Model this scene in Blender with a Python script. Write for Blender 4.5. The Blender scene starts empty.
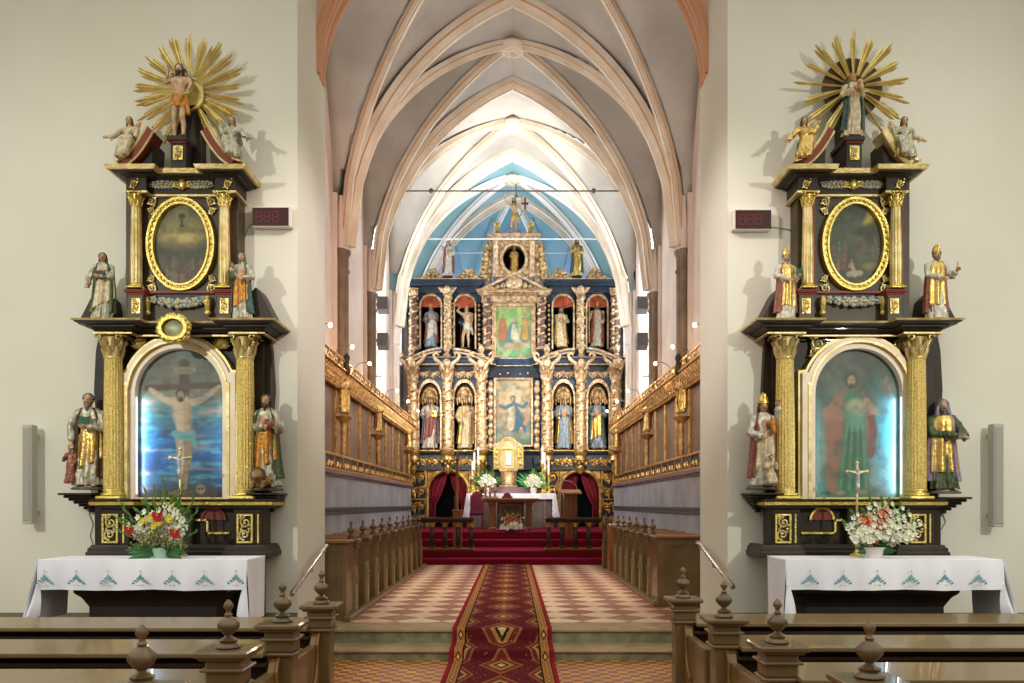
import bpy, math, random
import numpy as np
from mathutils import Vector, Matrix, noise as mn
random.seed(7); PI = math.pi
sc = bpy.context.scene; COL = sc.collection
# ------------------------------------------------------------------ camera
F, VX, VY, EYE = 820.0, 512.5, 504.0, 1.49
cd = bpy.data.cameras.new('camera'); cam = bpy.data.objects.new('camera', cd); COL.objects.link(cam)
cam.location = (0, 0, EYE); cam.rotation_euler = (PI/2, 0, 0)
cd.sensor_width = 36; cd.lens = F/1024*36
cd.shift_x = (512-VX)/1024; cd.shift_y = (VY-341.5)/1024; cd.clip_start = .05; cd.clip_end = 200
sc.camera = cam
sc.view_settings.view_transform = 'Standard'; sc.view_settings.look = 'None'
sc.view_settings.gamma = 1; sc.view_settings.use_curve_mapping = False
sc.view_settings.exposure = 0.3
# ------------------------------------------------------------------ world: soft light of the open nave
w = bpy.data.worlds.new('world'); sc.world = w; w.use_nodes = True
wn = w.node_tree; bg = wn.nodes['Background']
tc = wn.nodes.new('ShaderNodeTexCoord'); sx = wn.nodes.new('ShaderNodeSeparateXYZ'); cr = wn.nodes.new('ShaderNodeValToRGB')
wn.links.new(tc.outputs['Generated'], sx.inputs[0]); wn.links.new(sx.outputs['Z'], cr.inputs[0]); wn.links.new(cr.outputs[0], bg.inputs[0])
cr.color_ramp.elements[0].position = 0.0; cr.color_ramp.elements[0].color = (.16, .14, .11, 1)
cr.color_ramp.elements[1].position = .7; cr.color_ramp.elements[1].color = (1, .96, .84, 1)
bg.inputs[1].default_value = 1.0
def lamp(name, kind, loc, energy, color=(1,1,1), size=1, size_y=None, to=None, spot=None, blend=.5, radius=.1):
    d = bpy.data.lights.new(name, kind); d.energy = energy; d.color = color
    if kind == 'AREA':
        d.size = size
        if size_y: d.shape = 'RECTANGLE'; d.size_y = size_y
    elif kind == 'SPOT': d.spot_size = spot; d.spot_blend = blend; d.shadow_soft_size = radius
    else: d.shadow_soft_size = radius
    o = bpy.data.objects.new(name, d); COL.objects.link(o); o.location = loc
    if to is not None: o.rotation_euler = (Vector(to)-Vector(loc)).to_track_quat('-Z', 'Y').to_euler()
    return o
# nave floodlights, one towards each side altar from the outer side
lamp('nave_floodlight', 'SPOT', (-5.4, 1.0, 4.3), 560, (1, .98, .88), to=(-3.3, 7.5, 2.9), spot=1.15, blend=1, radius=.10)
lamp('nave_floodlight', 'SPOT', (5.4, 1.0, 4.3), 560, (1, .98, .88), to=(3.3, 7.5, 2.9), spot=1.15, blend=1, radius=.10)
# chancel windows (daylight) and chancel lamps, plus added fill spots
for s in (-1, 1):
    lamp('window_daylight', 'AREA', (s*3.0, 19.4, 6.4), 110, (.86, .94, 1), 1.5, 3.8, to=(0, 19.4, 6.0))
    lamp('vault_fill_spot', 'SPOT', (s*.9, 18.0, 6.2), 560, (1, .97, .94), to=(s*-.1, 19.9, 10.4), spot=1.25, blend=.9, radius=.15)  # second spot: unseen fill added to whiten the vault webs of this bay
    lamp('retable_floodlight', 'SPOT', (s*2.35, 17.9, 4.6), 480, (1, .9, .76), to=(0, 23, 3.6), spot=1.25, blend=.7, radius=.12)
    lamp('apse_daylight', 'AREA', (s*1.6, 23.9, 6.2), 90, (.82, .9, 1), 1.0, 1.2, to=(-s*.4, 26.4, 8.5))
    lamp('pew_downlight', 'SPOT', (s*.7, 12.4, 9.2), 620, (1, .86, .72), to=(s*.5, 12.6, .3), spot=.8, blend=.8, radius=.4)
lamp('choir_warm_lamp', 'SPOT', (-1.5, 8.9, 4.0), 260, (1, .42, .20), to=(-3.1, 13.2, 5.4), spot=1.1, blend=.7, radius=.2)
lamp('choir_warm_lamp', 'SPOT', (1.5, 8.9, 4.0), 90, (1, .58, .42), to=(3.1, 13.2, 5.4), spot=1.1, blend=.7, radius=.2)
for s in (-1, 1): lamp('choir_fill_spot', 'SPOT', (s*1.6, 8.95, 3.0), 430, (1, .89, .84), to=(-s*2.6, 13.6, 7.2), spot=1.75, blend=.9, radius=.25)  # unseen fill added behind the jambs to lift the opposite walls and webs
for s in (-1, 1): lamp('jamb_fill_spot', 'SPOT', (-s*1.3, 5.2, 5.6), 560, (1, .86, .82), to=(s*1.98, 8.1, 3.6), spot=.62, blend=1, radius=.3)  # unseen spots added only to brighten the inward faces of the jambs
lamp('choir_arch_lamp', 'SPOT', (0, 9.0, 3.4), 420, (1, .96, .90), to=(0, 15, 9), spot=1.2, blend=.8, radius=.3)

# ------------------------------------------------------------------ helpers
def X(px, y): return (px-VX)*y/F
def Z(py, y): return EYE+(VY-py)*y/F
def lin(h):
    h = h.lstrip('#'); c = [int(h[i:i+2], 16)/255 for i in (0, 2, 4)]
    return tuple(x/12.92 if x <= .04045 else ((x+.055)/1.055)**2.4 for x in c)
MATS = {}
def mat(name, col, rough=.6, metal=0., col2=None, nscale=8., namt=.5, bump=0., bscale=30., ndetail=4., emit=0., spec=.5, ntype='noise', stretch=None, coat=0., sss=0., lo=.35, hi=.65):
    if name in MATS: return MATS[name]
    m = bpy.data.materials.new(name); m.use_nodes = True; n = m.node_tree; b = n.nodes['Principled BSDF']
    if isinstance(col, str): col = lin(col)
    if isinstance(col2, str): col2 = lin(col2)
    b.inputs['Roughness'].default_value = rough; b.inputs['Metallic'].default_value = metal
    b.inputs['Specular IOR Level'].default_value = spec; b.inputs['Coat Weight'].default_value = coat
    b.inputs['Base Color'].default_value = (*col, 1)
    t = n.nodes.new('ShaderNodeTexCoord'); vec = t.outputs['Object']
    if stretch:
        mp = n.nodes.new('ShaderNodeMapping'); mp.inputs['Scale'].default_value = stretch; n.links.new(vec, mp.inputs[0]); vec = mp.outputs[0]
    if col2 is not None:
        if ntype == 'noise':
            x = n.nodes.new('ShaderNodeTexNoise'); x.inputs['Scale'].default_value = nscale; x.inputs['Detail'].default_value = ndetail; fo = x.outputs[0]
        else:
            x = n.nodes.new('ShaderNodeTexVoronoi'); x.inputs['Scale'].default_value = nscale; fo = x.outputs['Distance']
        n.links.new(vec, x.inputs['Vector'])
        r = n.nodes.new('ShaderNodeMapRange'); r.inputs[1].default_value = lo; r.inputs[2].default_value = hi; r.inputs[4].default_value = namt*2 if namt <= .5 else 1
        n.links.new(fo, r.inputs[0])
        mx = n.nodes.new('ShaderNodeMix'); mx.data_type = 'RGBA'; mx.inputs[6].default_value = (*col, 1); mx.inputs[7].default_value = (*col2, 1)
        n.links.new(r.outputs[0], mx.inputs[0]); n.links.new(mx.outputs[2], b.inputs['Base Color'])
    if bump:
        x = n.nodes.new('ShaderNodeTexNoise'); x.inputs['Scale'].default_value = bscale; x.inputs['Detail'].default_value = 3; n.links.new(vec, x.inputs['Vector'])
        bu = n.nodes.new('ShaderNodeBump'); bu.inputs['Strength'].default_value = bump; bu.inputs['Distance'].default_value = .02
        n.links.new(x.outputs[0], bu.inputs['Height']); n.links.new(bu.outputs[0], b.inputs['Normal'])
    if emit:
        b.inputs['Emission Color'].default_value = (*col, 1); b.inputs['Emission Strength'].default_value = emit
    MATS[name] = m; return m
def vcmat(name, rough=.6, spec=.3, coat=0.):
    if name in MATS: return MATS[name]
    m = bpy.data.materials.new(name); m.use_nodes = True; n = m.node_tree; b = n.nodes['Principled BSDF']
    a = n.nodes.new('ShaderNodeAttribute'); a.attribute_name = 'paint'; n.links.new(a.outputs['Color'], b.inputs['Base Color'])
    b.inputs['Roughness'].default_value = rough; b.inputs['Specular IOR Level'].default_value = spec; b.inputs['Coat Weight'].default_value = coat
    MATS[name] = m; return m

def empty(name, loc, label=None, cat=None, group=None):
    o = bpy.data.objects.new(name, None); COL.objects.link(o); o.location = loc; o.empty_display_size = .1
    return tag(o, label, cat, group)
def tag(o, label=None, cat=None, group=None, kind=None):
    if label: o['label'] = label
    if cat: o['category'] = cat
    if group: o['group'] = group
    if kind: o['kind'] = kind
    return o
def wloc(o):
    v = Vector((0, 0, 0))
    while o is not None: v += o.location; o = o.parent
    return v
def vadd(a, b): return (a[0]+b[0], a[1]+b[1], a[2]+b[2])
class MB:
    """collects shapes in world coordinates; build() links them as one mesh object"""
    def __init__(s): s.v = []; s.f = []; s.m = []; s.mi = 0
    def add(s, V, Fc):
        b = len(s.v); s.v += [tuple(p) for p in V]; s.f += [tuple(i+b for i in f) for f in Fc]; s.m += [s.mi]*len(Fc); return s
    def box(s, x0, x1, y0, y1, z0, z1):
        V = [(x, y, z) for z in (z0, z1) for y in (y0, y1) for x in (x0, x1)]
        return s.add(V, [(0,2,3,1),(4,5,7,6),(0,1,5,4),(2,6,7,3),(0,4,6,2),(1,3,7,5)])
    def bbox(s, x0, x1, y0, y1, z0, z1, b=.01):
        """box with chamfered vertical and top edges"""
        x0, x1 = sorted((x0, x1)); y0, y1 = sorted((y0, y1)); b = min(b, (x1-x0)/3, (y1-y0)/3, (z1-z0)/3)
        def ring(i, z): return [(x0+i+b, y0+i, z), (x1-i-b, y0+i, z), (x1-i, y0+i+b, z), (x1-i, y1-i-b, z), (x1-i-b, y1-i, z), (x0+i+b, y1-i, z), (x0+i, y1-i-b, z), (x0+i, y0+i+b, z)]
        return s.loft([ring(b*.7, z0), ring(0, z0+b), ring(0, z1-b), ring(b*.7, z1)])
    def loft(s, rings, caps=True, closed=True):
        n = len(rings[0]); V = [p for r in rings for p in r]; Fc = []
        for i in range(len(rings)-1):
            for j in range(n if closed else n-1):
                k = (j+1) % n; Fc.append((i*n+j, i*n+k, (i+1)*n+k, (i+1)*n+j))
        if caps: Fc.append(tuple(reversed(range(n)))); Fc.append(tuple((len(rings)-1)*n+j for j in range(n)))
        return s.add(V, Fc)
    def prism(s, pts, y0, y1):
        n = len(pts); V = [(x, y0, z) for x, z in pts]+[(x, y1, z) for x, z in pts]
        return s.add(V, [tuple(range(n)), tuple(range(2*n-1, n-1, -1))]+[((j+1) % n, j, n+j, n+(j+1) % n) for j in range(n)])
    def prismx(s, pts, x0, x1):
        n = len(pts); V = [(x0, y, z) for y, z in pts]+[(x1, y, z) for y, z in pts]
        return s.add(V, [tuple(range(n-1, -1, -1)), tuple(range(n, 2*n))]+[(j, (j+1) % n, n+(j+1) % n, n+j) for j in range(n)])
    def frame(s, outer, inner, y0, y1, closed=True):
        """band between two equal XZ outlines, y0 front, y1 back"""
        n = len(outer); V = [(x, y, z) for L, y in ((outer, y0), (inner, y0), (outer, y1), (inner, y1)) for x, z in L]; Fc = []
        for j in range(n if closed else n-1):
            k = (j+1) % n
            Fc += [(j, k, n+k, n+j), (2*n+k, 2*n+j, 3*n+j, 3*n+k), (k, j, 2*n+j, 2*n+k), (n+j, n+k, 3*n+k, 3*n+j)]
        if not closed: Fc += [(0, n, 3*n, 2*n), (n-1, 3*n-1, 4*n-1, 2*n-1)]
        return s.add(V, Fc)
    def tube(s, pts, r, n=8, caps=True, flat=None):
        pts = [Vector(p) for p in pts]; rs = r if hasattr(r, '__len__') else [r]*len(pts); rings = []; prev = None
        for i, p in enumerate(pts):
            d = (pts[min(i+1, len(pts)-1)]-pts[max(i-1, 0)])
            d = d.normalized() if d.length > 1e-9 else Vector((0, 0, 1))
            if prev is None: u = d.orthogonal().normalized()
            else:
                u = prev-d*prev.dot(d); u = u.normalized() if u.length > 1e-6 else d.orthogonal().normalized()
            prev = u; v = d.cross(u)
            rings.append([tuple(p+(u*math.cos(a)+v*math.sin(a))*rs[i]) for a in [2*PI*k/n for k in range(n)]])
        return s.loft(rings, caps)
    def lathe(s, cx, cy, prof, n=16, flute=0, fa=.0, z0=0, twist=0):
        rings = []
        for r, z in prof:
            rings.append([(cx+r*(1+fa*math.cos(flute*a+twist*z))*math.cos(a), cy+r*(1+fa*math.cos(flute*a+twist*z))*math.sin(a), z0+z) for a in [2*PI*k/n for k in range(n)]])
        return s.loft(rings)
    def ell(s, c, r, n=10, m=7):
        if not hasattr(r, '__len__'): r = (r, r, r)
        rings = []
        for i in range(m+1):
            t = -PI/2+PI*i/m; t = max(min(t, PI/2-.12), -PI/2+.12)
            rings.append([(c[0]+r[0]*math.cos(t)*math.cos(2*PI*k/n), c[1]+r[1]*math.cos(t)*math.sin(2*PI*k/n), c[2]+r[2]*math.sin(t)) for k in range(n)])
        return s.loft(rings)
    def cap(s, p0, p1, r0, r1, n=10):
        p0, p1 = Vector(p0), Vector(p1); d = p1-p0; L = d.length; d = d/L if L > 1e-9 else Vector((0, 0, 1))
        P = []; R = []
        for a in (-80, -50, -20): P.append(p0+d*r0*math.sin(math.radians(a))); R.append(r0*math.cos(math.radians(a)))
        P.append(p0); R.append(r0); P.append(p1); R.append(r1)
        for a in (20, 50, 80): P.append(p1+d*r1*math.sin(math.radians(a))); R.append(r1*math.cos(math.radians(a)))
        u = d.orthogonal().normalized(); v = d.cross(u)
        return s.loft([[tuple(p+(u*math.cos(2*PI*k/n)+v*math.sin(2*PI*k/n))*r) for k in range(n)] for p, r in zip(P, R)])
    def cornice(s, path, prof, closed=False):
        """sweeps a closed (out, z) profile along a plan polyline; out is to the right of travel"""
        n = len(path); pr = len(prof); rings = []
        for i in range(n):
            ns = []
            for a, b in ((i-1, i), (i, i+1)):
                if closed: a %= n; b %= n
                if a < 0 or b >= n: continue
                dx, dy = path[b][0]-path[a][0], path[b][1]-path[a][1]; L = math.hypot(dx, dy) or 1; ns.append((dy/L, -dx/L))
            if len(ns) == 2:
                k = 1+ns[0][0]*ns[1][0]+ns[0][1]*ns[1][1]; k = max(k, .3); o = ((ns[0][0]+ns[1][0])/k, (ns[0][1]+ns[1][1])/k)
            else: o = ns[0]
            rings.append([(path[i][0]+o[0]*u, path[i][1]+o[1]*u, z) for u, z in prof])
        if closed: rings.append(rings[0])
        return s.loft(rings, caps=not closed)
    def build(s, name, mats, parent=None, smooth=False, bevel=0., loc=None, angle=40):
        if not isinstance(mats, (list, tuple)): mats = [mats]
        me = bpy.data.meshes.new(name); off = wloc(parent) if parent is not None else Vector(loc or (0, 0, 0))
        o3 = (off.x, off.y, off.z)
        me.from_pydata([(x-o3[0], y-o3[1], z-o3[2]) for x, y, z in s.v], [], s.f); me.update()
        for m in mats: me.materials.append(m)
        if len(mats) > 1: me.polygons.foreach_set('material_index', s.m)
        o = bpy.data.objects.new(name, me); COL.objects.link(o)
        if parent is not None: o.parent = parent
        else: o.location = off
        if smooth: me.shade_smooth(); me.set_sharp_from_angle(angle=math.radians(angle))
        if bevel:
            b = o.modifiers.new('bevel', 'BEVEL'); b.width = bevel; b.segments = 2; b.limit_method = 'ANGLE'
        return o
CORN = [(0,0),(.12,0),(.12,.12),(.3,.22),(.34,.4),(.72,.5),(.78,.56),(.78,.72),(.9,.8),(1,.92),(1,1),(0,1)]
BASEP = [(0,0),(1,0),(1,.4),(.7,.5),(.75,.7),(.3,.85),(.2,1),(0,1)]
def cp(prof, out, z0, z1, back=0.): return [((u*out if u > 0 else -back), z0+(z1-z0)*t) for u, t in prof]
def arc(cx, cz, rx, rz, a0, a1, n): return [(cx+rx*math.cos(math.radians(a0+(a1-a0)*i/n)), cz+rz*math.sin(math.radians(a0+(a1-a0)*i/n))) for i in range(n+1)]
def spiral(cx, cz, R, turns=1.4, a0=0, sgn=1, n=22):
    return [(cx+R*(1-.8*t)*math.cos(a0+sgn*2*PI*turns*t), cz+R*(1-.8*t)*math.sin(a0+sgn*2*PI*turns*t)) for t in [i/n for i in range(n+1)]]
def scroll(mb, cx, cz, y, R, a0=0, sgn=1, r=None, turns=1.4, leaves=True, n=22):
    r = r or R*.16
    p = spiral(cx, cz, R, turns, a0, sgn, n); mb.tube([(x, y, z) for x, z in p], [r*(1-.4*i/len(p)) for i in range(len(p))], 6)
    mb.ell((p[-1][0], y-r*.5, p[-1][1]), r*1.5, 8, 5)
    if leaves:
        for t in (2, 6, 10):
            a = math.atan2(p[t][1]-cz, p[t][0]-cx); q = (p[t][0]+math.cos(a+.5*sgn)*r*2.4, y-r*.3, p[t][1]+math.sin(a+.5*sgn)*r*2.4)
            mb.cap((p[t][0], y, p[t][1]), q, r*1.3, r*.45, 6)
def rinceau(mb, x0, x1, z0, z1, y, n=None, vert=False, r=None):
    """row of alternating gilded scrolls with leaves and berries filling a rectangle"""
    Wd, H = x1-x0, z1-z0
    if vert:
        n = n or max(2, round(H/Wd)); s = H/n
        for i in range(n):
            sg = 1 if i % 2 else -1; scroll(mb, x0+Wd*(.5+.05*sg), z0+s*(i+.5), y, min(s*.5, Wd*.46), PI/2*sg, sg, r)
            mb.ell((x0+Wd*(.5-.33*sg), y, z0+s*(i+.95)), min(s, Wd)*.13, 6, 4)
    else:
        n = n or max(2, round(Wd/H)); s = Wd/n
        for i in range(n):
            sg = 1 if i % 2 else -1; scroll(mb, x0+s*(i+.5), z0+H*(.5+.05*sg), y, min(s*.5, H*.46), 0 if sg > 0 else PI, sg, r)
            mb.ell((x0+s*(i+.98), y, z0+H*(.5-.3*sg)), min(s, H)*.13, 6, 4)
def leaf(mb, base, tip, wd, th=.01):
    """thick pointed leaf between two points, broad side to the viewer"""
    a, b = Vector(base), Vector(tip); d = b-a; sd = Vector((d.z, 0, -d.x)); sd = sd.normalized() if sd.length > 1e-6 else Vector((1, 0, 0))
    R = []
    for t, k in ((0, .15), (.25, .8), (.5, 1), (.75, .6), (1, .06)):
        c = a+d*t; q = sd*wd*.5*k; y = Vector((0, th*.5*(k+.2), 0)); R.append([tuple(c-q), tuple(c-y-Vector((0, .3*wd*k, 0))*.3), tuple(c+q), tuple(c+y)])
    mb.loft(R)
def capital(mb, cx, cy, r, z0, z1):
    """composite capital: bell, two tiers of leaves, volutes, abacus"""
    h = z1-z0; mb.lathe(cx, cy, [(r*1.12, 0), (r*1.12, h*.06), (r*.92, h*.1), (r*.95, h*.5), (r*1.15, h*.84)], 16, z0=z0)
    for tier, (a, b, n, ro) in enumerate(((.08, .45, 8, 1.28), (.3, .72, 8, 1.5))):
        for k in range(n):
            t = 2*PI*(k+.5*tier)/n; c, s_ = math.cos(t), math.sin(t)
            mb.tube([(cx+r*.95*c, cy+r*.95*s_, z0+h*a), (cx+r*1.12*c, cy+r*1.12*s_, z0+h*(a+b)*.5), (cx+r*ro*c, cy+r*ro*s_, z0+h*b), (cx+r*(ro+.16)*c, cy+r*(ro+.16)*s_, z0+h*(b-.1))], [r*.22, r*.27, r*.20, r*.10], 6)
    for sx_ in (-1, 1):
        for sy_ in (-1, 1):
            p = [(cx+sx_*r*(1.25+.35*math.cos(t)), cy+sy_*r*1.25, z0+h*.8+r*.3*math.sin(t)) for t in [i*.7 for i in range(8)]]
            mb.tube(p, [r*.18*(1-.08*i) for i in range(8)], 6)
    mb.bbox(cx-r*1.6, cx+r*1.6, cy-r*1.55, cy+r*1.55, z0+h*.88, z1, r*.1)
def colbase(mb, cx, cy, r, z0, z1):
    h = z1-z0; mb.bbox(cx-r*1.45, cx+r*1.45, cy-r*1.45, cy+r*1.45, z0, z0+h*.35, r*.08)
    mb.lathe(cx, cy, [(r*1.3, h*.35), (r*1.42, h*.45), (r*1.38, h*.6), (r*1.12, h*.68), (r*1.1, h*.78), (r*1.22, h*.86), (r*1.18, h*.95), (r, h)], 20, z0=z0)
# ------------------------------------------------------------------ materials
M_wall = mat('lime_plaster', '#e6e6d9', .85, col2='#dcdccb', nscale=.7, ndetail=6, namt=.4, bump=.04, bscale=50)
M_choirwall = mat('choir_plaster', '#dcd0c6', .85, col2='#cdbfb4', nscale=1.2, bump=.03, bscale=50)
M_web = mat('vault_plaster', '#aeaaa2', .9, col2='#9b968d', nscale=1.0, bump=.05, bscale=40)
M_rib = mat('rib_stone', '#ddd3c2', .75, col2='#cdbfa9', nscale=2.0, bump=.04, bscale=40)
M_ribline = mat('rib_ochre_line', '#b08a64', .8)
M_shaft = mat('brown_shaft', '#7d6c59', .7, col2='#685845', nscale=4)
M_apse = mat('apse_teal', '#78abb0', .85, col2='#93b6c4', nscale=1.1, ndetail=2)
M_apse2 = mat('apse_lilac', '#b3b3cf', .85, col2='#7fa9bd', nscale=.9, ndetail=2)
M_green = mat('green_stone_plinth', '#77795f', .7, col2='#5f614a', nscale=3)
M_dark = mat('dark_timber', '#33281a', .5, col2='#241c10', nscale=5, coat=.08, spec=.35)
M_gold = mat('gilding', (.82, .67, .21), .38, .75, col2=(.58, .44, .10), nscale=14, bump=.35, bscale=55)
M_gold2 = mat('gilding_chased', (.86, .68, .24), .40, .7, col2=(.60, .44, .12), nscale=60, ntype='voronoi', bump=.5, bscale=120, lo=.3, hi=.8)
M_palegold = mat('pale_gilding', (.76, .65, .33), .42, .6, col2=(.52, .40, .14), nscale=10, bump=.2, bscale=40)
M_red = mat('red_bole', '#7c2c1c', .5)
# ------------------------------------------------------------------ floors and steps
CH = .24
def tile_mat(name, cols, size, rot, kind):
    m = bpy.data.materials.new(name); m.use_nodes = True; n = m.node_tree; b = n.nodes['Principled BSDF']; N = n.nodes.new; L = n.links.new
    t = N('ShaderNodeTexCoord'); mp = N('ShaderNodeMapping'); mp.inputs['Rotation'].default_value = (0, 0, rot); mp.inputs['Location'].default_value = (.003, .002, .5); L(t.outputs['Object'], mp.inputs[0])
    ck = N('ShaderNodeTexChecker'); ck.inputs['Scale'].default_value = 1/size; L(mp.outputs[0], ck.inputs[0])
    # per tile tone
    sn = N('ShaderNodeVectorMath'); sn.operation = 'SNAP'; sn.inputs[1].default_value = (size, size, 9); L(mp.outputs[0], sn.inputs[0])
    wn_ = N('ShaderNodeTexWhiteNoise'); wn_.noise_dimensions = '3D'; L(sn.outputs[0], wn_.inputs['Vector'])
    no = N('ShaderNodeTexNoise'); no.inputs['Scale'].default_value = 6; no.inputs['Detail'].default_value = 5; L(t.outputs['Object'], no.inputs['Vector'])
    def mix(a, bb, f):
        x = N('ShaderNodeMix'); x.data_type = 'RGBA'
        for s_, v in ((6, a), (7, bb)):
            if isinstance(v, tuple): x.inputs[s_].default_value = (*v, 1)
            else: L(v, x.inputs[s_])
        L(f, x.inputs[0]); return x.outputs[2]
    a = mix(lin(cols[0]), lin(cols[1]), wn_.outputs[0]); c = mix(lin(cols[2]), lin(cols[3]), wn_.outputs[0])
    if kind == 'chancel': base = mix(c, a, ck.outputs['Fac'])
    else: base = mix(c, a, ck.outputs['Fac'])
    r = N('ShaderNodeMapRange'); r.inputs[1].default_value = .45; r.inputs[2].default_value = .8; r.inputs[4].default_value = .35; L(no.outputs[0], r.inputs[0])
    L(mix(base, lin(cols[4]), r.outputs[0]), b.inputs['Base Color']); b.inputs['Roughness'].default_value = .42
    # grout bump
    return m
M_tile = tile_mat('chancel_diamond_tiles', ['#e8cdb0', '#dcb898', '#8a4a35', '#9c6149', '#a88670'], .3536, PI/4, 'chancel')
M_tile2 = tile_mat('nave_small_tiles', ['#d3a04a', '#b9803a', '#8b3a20', '#7a3f22', '#925a30'], .085, 0, 'nave')
M_stone = mat('green_grey_step_stone', '#8b8666', .6, col2='#6b6a4e', nscale=9, bump=.2, bscale=30)
M_tread = mat('worn_tread_stone', '#a8916c', .6, col2='#8f7b5a', nscale=5)
def struct(mb, name, m, **k):
    o = mb.build(name, m, **k); o['kind'] = 'structure'; return o
mb = MB(); mb.box(-9, 9, -3, 7.82, -.2, 0); struct(mb, 'floor_nave', M_tile2)
mb = MB(); mb.box(-3.15, 3.15, 8.36, 27, -.2, CH); struct(mb, 'floor_chancel', M_tile)
mb = MB(); M_st = [M_stone, M_tread]
mb.box(-1.98, 1.98, 7.82, 8.3, -.15, .075); mb.mi = 1; mb.box(-1.98, 1.98, 7.79, 8.3, .075, .10); struct(mb, 'trim_step_1', M_st, bevel=.008)
mb = MB(); mb.box(-1.98, 1.98, 8.22, 8.66, -.15, CH-.03); mb.mi = 1; mb.box(-1.98, 1.98, 8.19, 8.66, CH-.03, CH+.001); struct(mb, 'trim_step_2', M_st, bevel=.008)
# ------------------------------------------------------------------ nave wall with the chancel arch
A, YF, YB = 1.98, 7.55, 8.65
def pointed(a, zs, za, n=14):
    """right half of a pointed arch, from the springing (a, zs) to the apex (0, za)"""
    h = za-zs; c = (h*h-a*a)/(2*a); R = a+c; t1 = math.atan2(h, c)
    return [(-c+R*math.cos(t1*i/n), zs+R*math.sin(t1*i/n)) for i in range(n+1)]
half = pointed(A, 7.4, 10.4)
for s, nm in ((-1, 'wall_left'), (1, 'wall_right')):
    mb = MB(); pts = [(s*9, 0), (s*9, 12.5), (0, 12.5)]+[(s*x, z) for x, z in reversed(half)]+[(s*A, 0)]
    if s > 0: pts = pts[::-1]
    mb.prism(pts, YF, YB); struct(mb, nm, M_wall)
    mb = MB(); mb.cornice([(-9, YF-.0), (-A-.0, YF)] if s < 0 else [(A, YF), (9, YF)], cp(BASEP, .07, 0, .49, .01)); struct(mb, 'baseboard_left' if s < 0 else 'baseboard_right', M_green)
# moulded inner order of the arch at the back of the jambs
inner = pointed(A, 5.85, 7.65, 18)
mb = MB(); 
for s in (-1, 1):
    pts = [(s*A, 8.9), (0, 8.9)]+[(s*x, z) for x, z in reversed(inner)]
    mb.prism(pts if s < 0 else pts[::-1], 8.30, YB)
struct(mb, 'wall_above_arch', mat('arch_plaster', '#d8b39a', .8))
mb = MB(); full = [(-x, z) for x, z in inner]+[(x, z) for x, z in reversed(inner)][1:]
for yy, r, o in ((8.32, .05, .0), (8.44, .035, .02), (8.56, .05, .0)): mb.mi = 0; mb.tube([(x*1.012, yy, z+.02) for x, z in full], r, 8)
struct(mb, 'trim_2', mat('arch_roll', '#d9a07a', .7), smooth=True)
# ------------------------------------------------------------------ chancel walls
W, SPR, APX = 3.15, 4.45+EYE, 8.95+EYE
BAYS = [8.65, 14.55, 17.5, 21.1, 24.0]
WIN = {2: (18.35, 20.45, 4.2, 8.0), 3: (21.7, 23.3, 5.4, 8.0)}
M_glass = mat('bright_window_glass', (.9, .96, 1), .3, emit=3.2)
M_lead = mat('window_bars', '#8d9498', .5)
wi = 0
for s, nm in ((-1, 'left'), (1, 'right')):
    mb = MB(); x0, x1 = (s*W, s*(W+.45))
    for b in range(4):
        ya, yb = BAYS[b], BAYS[b+1]
        if b not in WIN: mb.prismx([(ya, CH-.2), (yb, CH-.2), (yb, 10.7), (ya, 10.7)], x0, x1); continue
        u, v, zb, zs = WIN[b]; mid = (u+v)/2; hw = (v-u)/2; hp = pointed(hw, zs, zs+hw*1.25, 8)
        mb.prismx([(ya, CH-.2), (mid, CH-.2), (mid, zb), (u, zb)]+[(mid-x, z) for x, z in hp]+[(mid, 10.7), (ya, 10.7)], x0, x1)
        mb.prismx([(mid, CH-.2), (yb, CH-.2), (yb, 10.7), (mid, 10.7)]+[(mid+x, z) for x, z in reversed(hp)]+[(v, zb), (mid, zb)], x0, x1)
    struct(mb, 'wall_chancel_'+nm, M_choirwall)
    for b, (u, v, zb, zs) in WIN.items():
        wi += 1; mid = (u+v)/2; hw = (v-u)/2; hp = pointed(hw, zs, zs+hw*1.25, 8); xg = s*(W+.28)
        loop = [(u, zb)]+[(mid-x, z) for x, z in hp]+[(mid+x, z) for x, z in reversed(hp)][1:]+[(v, zb)]
        mb = MB(); mb.prismx(loop, min(xg, xg+.02), max(xg, xg+.02)); wo = struct(mb, 'window_%d' % wi, M_glass)
        mb = MB(); mb.tube([(xg-s*.03, mid, zb), (xg-s*.03, mid, zs+hw)], .03, 6)
        for z in np.arange(zb+.5, zs+.3, .55): mb.tube([(xg-s*.03, u, z), (xg-s*.03, v, z)], .015, 6)
        mb.build('window_bars', M_lead, wo)
# apse walls: two slanting sides and the narrow east wall, painted
C1, C2 = (W, 24.0), (1.35, 26.4)
for s, nm in ((-1, 'left'), (1, 'right')):
    mb = MB(); mb.add([(s*C1[0], C1[1], 0), (s*C2[0], C2[1], 0), (s*C2[0], C2[1], 10.6), (s*C1[0], C1[1], 10.6), (s*(C1[0]+.4), C1[1]+.2, 0), (s*(C2[0]+.4), C2[1]+.3, 0), (s*(C2[0]+.4), C2[1]+.3, 10.6), (s*(C1[0]+.4), C1[1]+.2, 10.6)],
        [(0,1,2,3), (7,6,5,4), (0,3,7,4), (1,5,6,2), (3,2,6,7), (0,4,5,1)]); struct(mb, 'wall_apse_'+nm, M_apse2)
mb = MB(); mb.box(-C2[0]-.4, C2[0]+.4, C2[1], C2[1]+.4, 0, 10.6); struct(mb, 'wall_apse_back', M_apse2)
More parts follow.
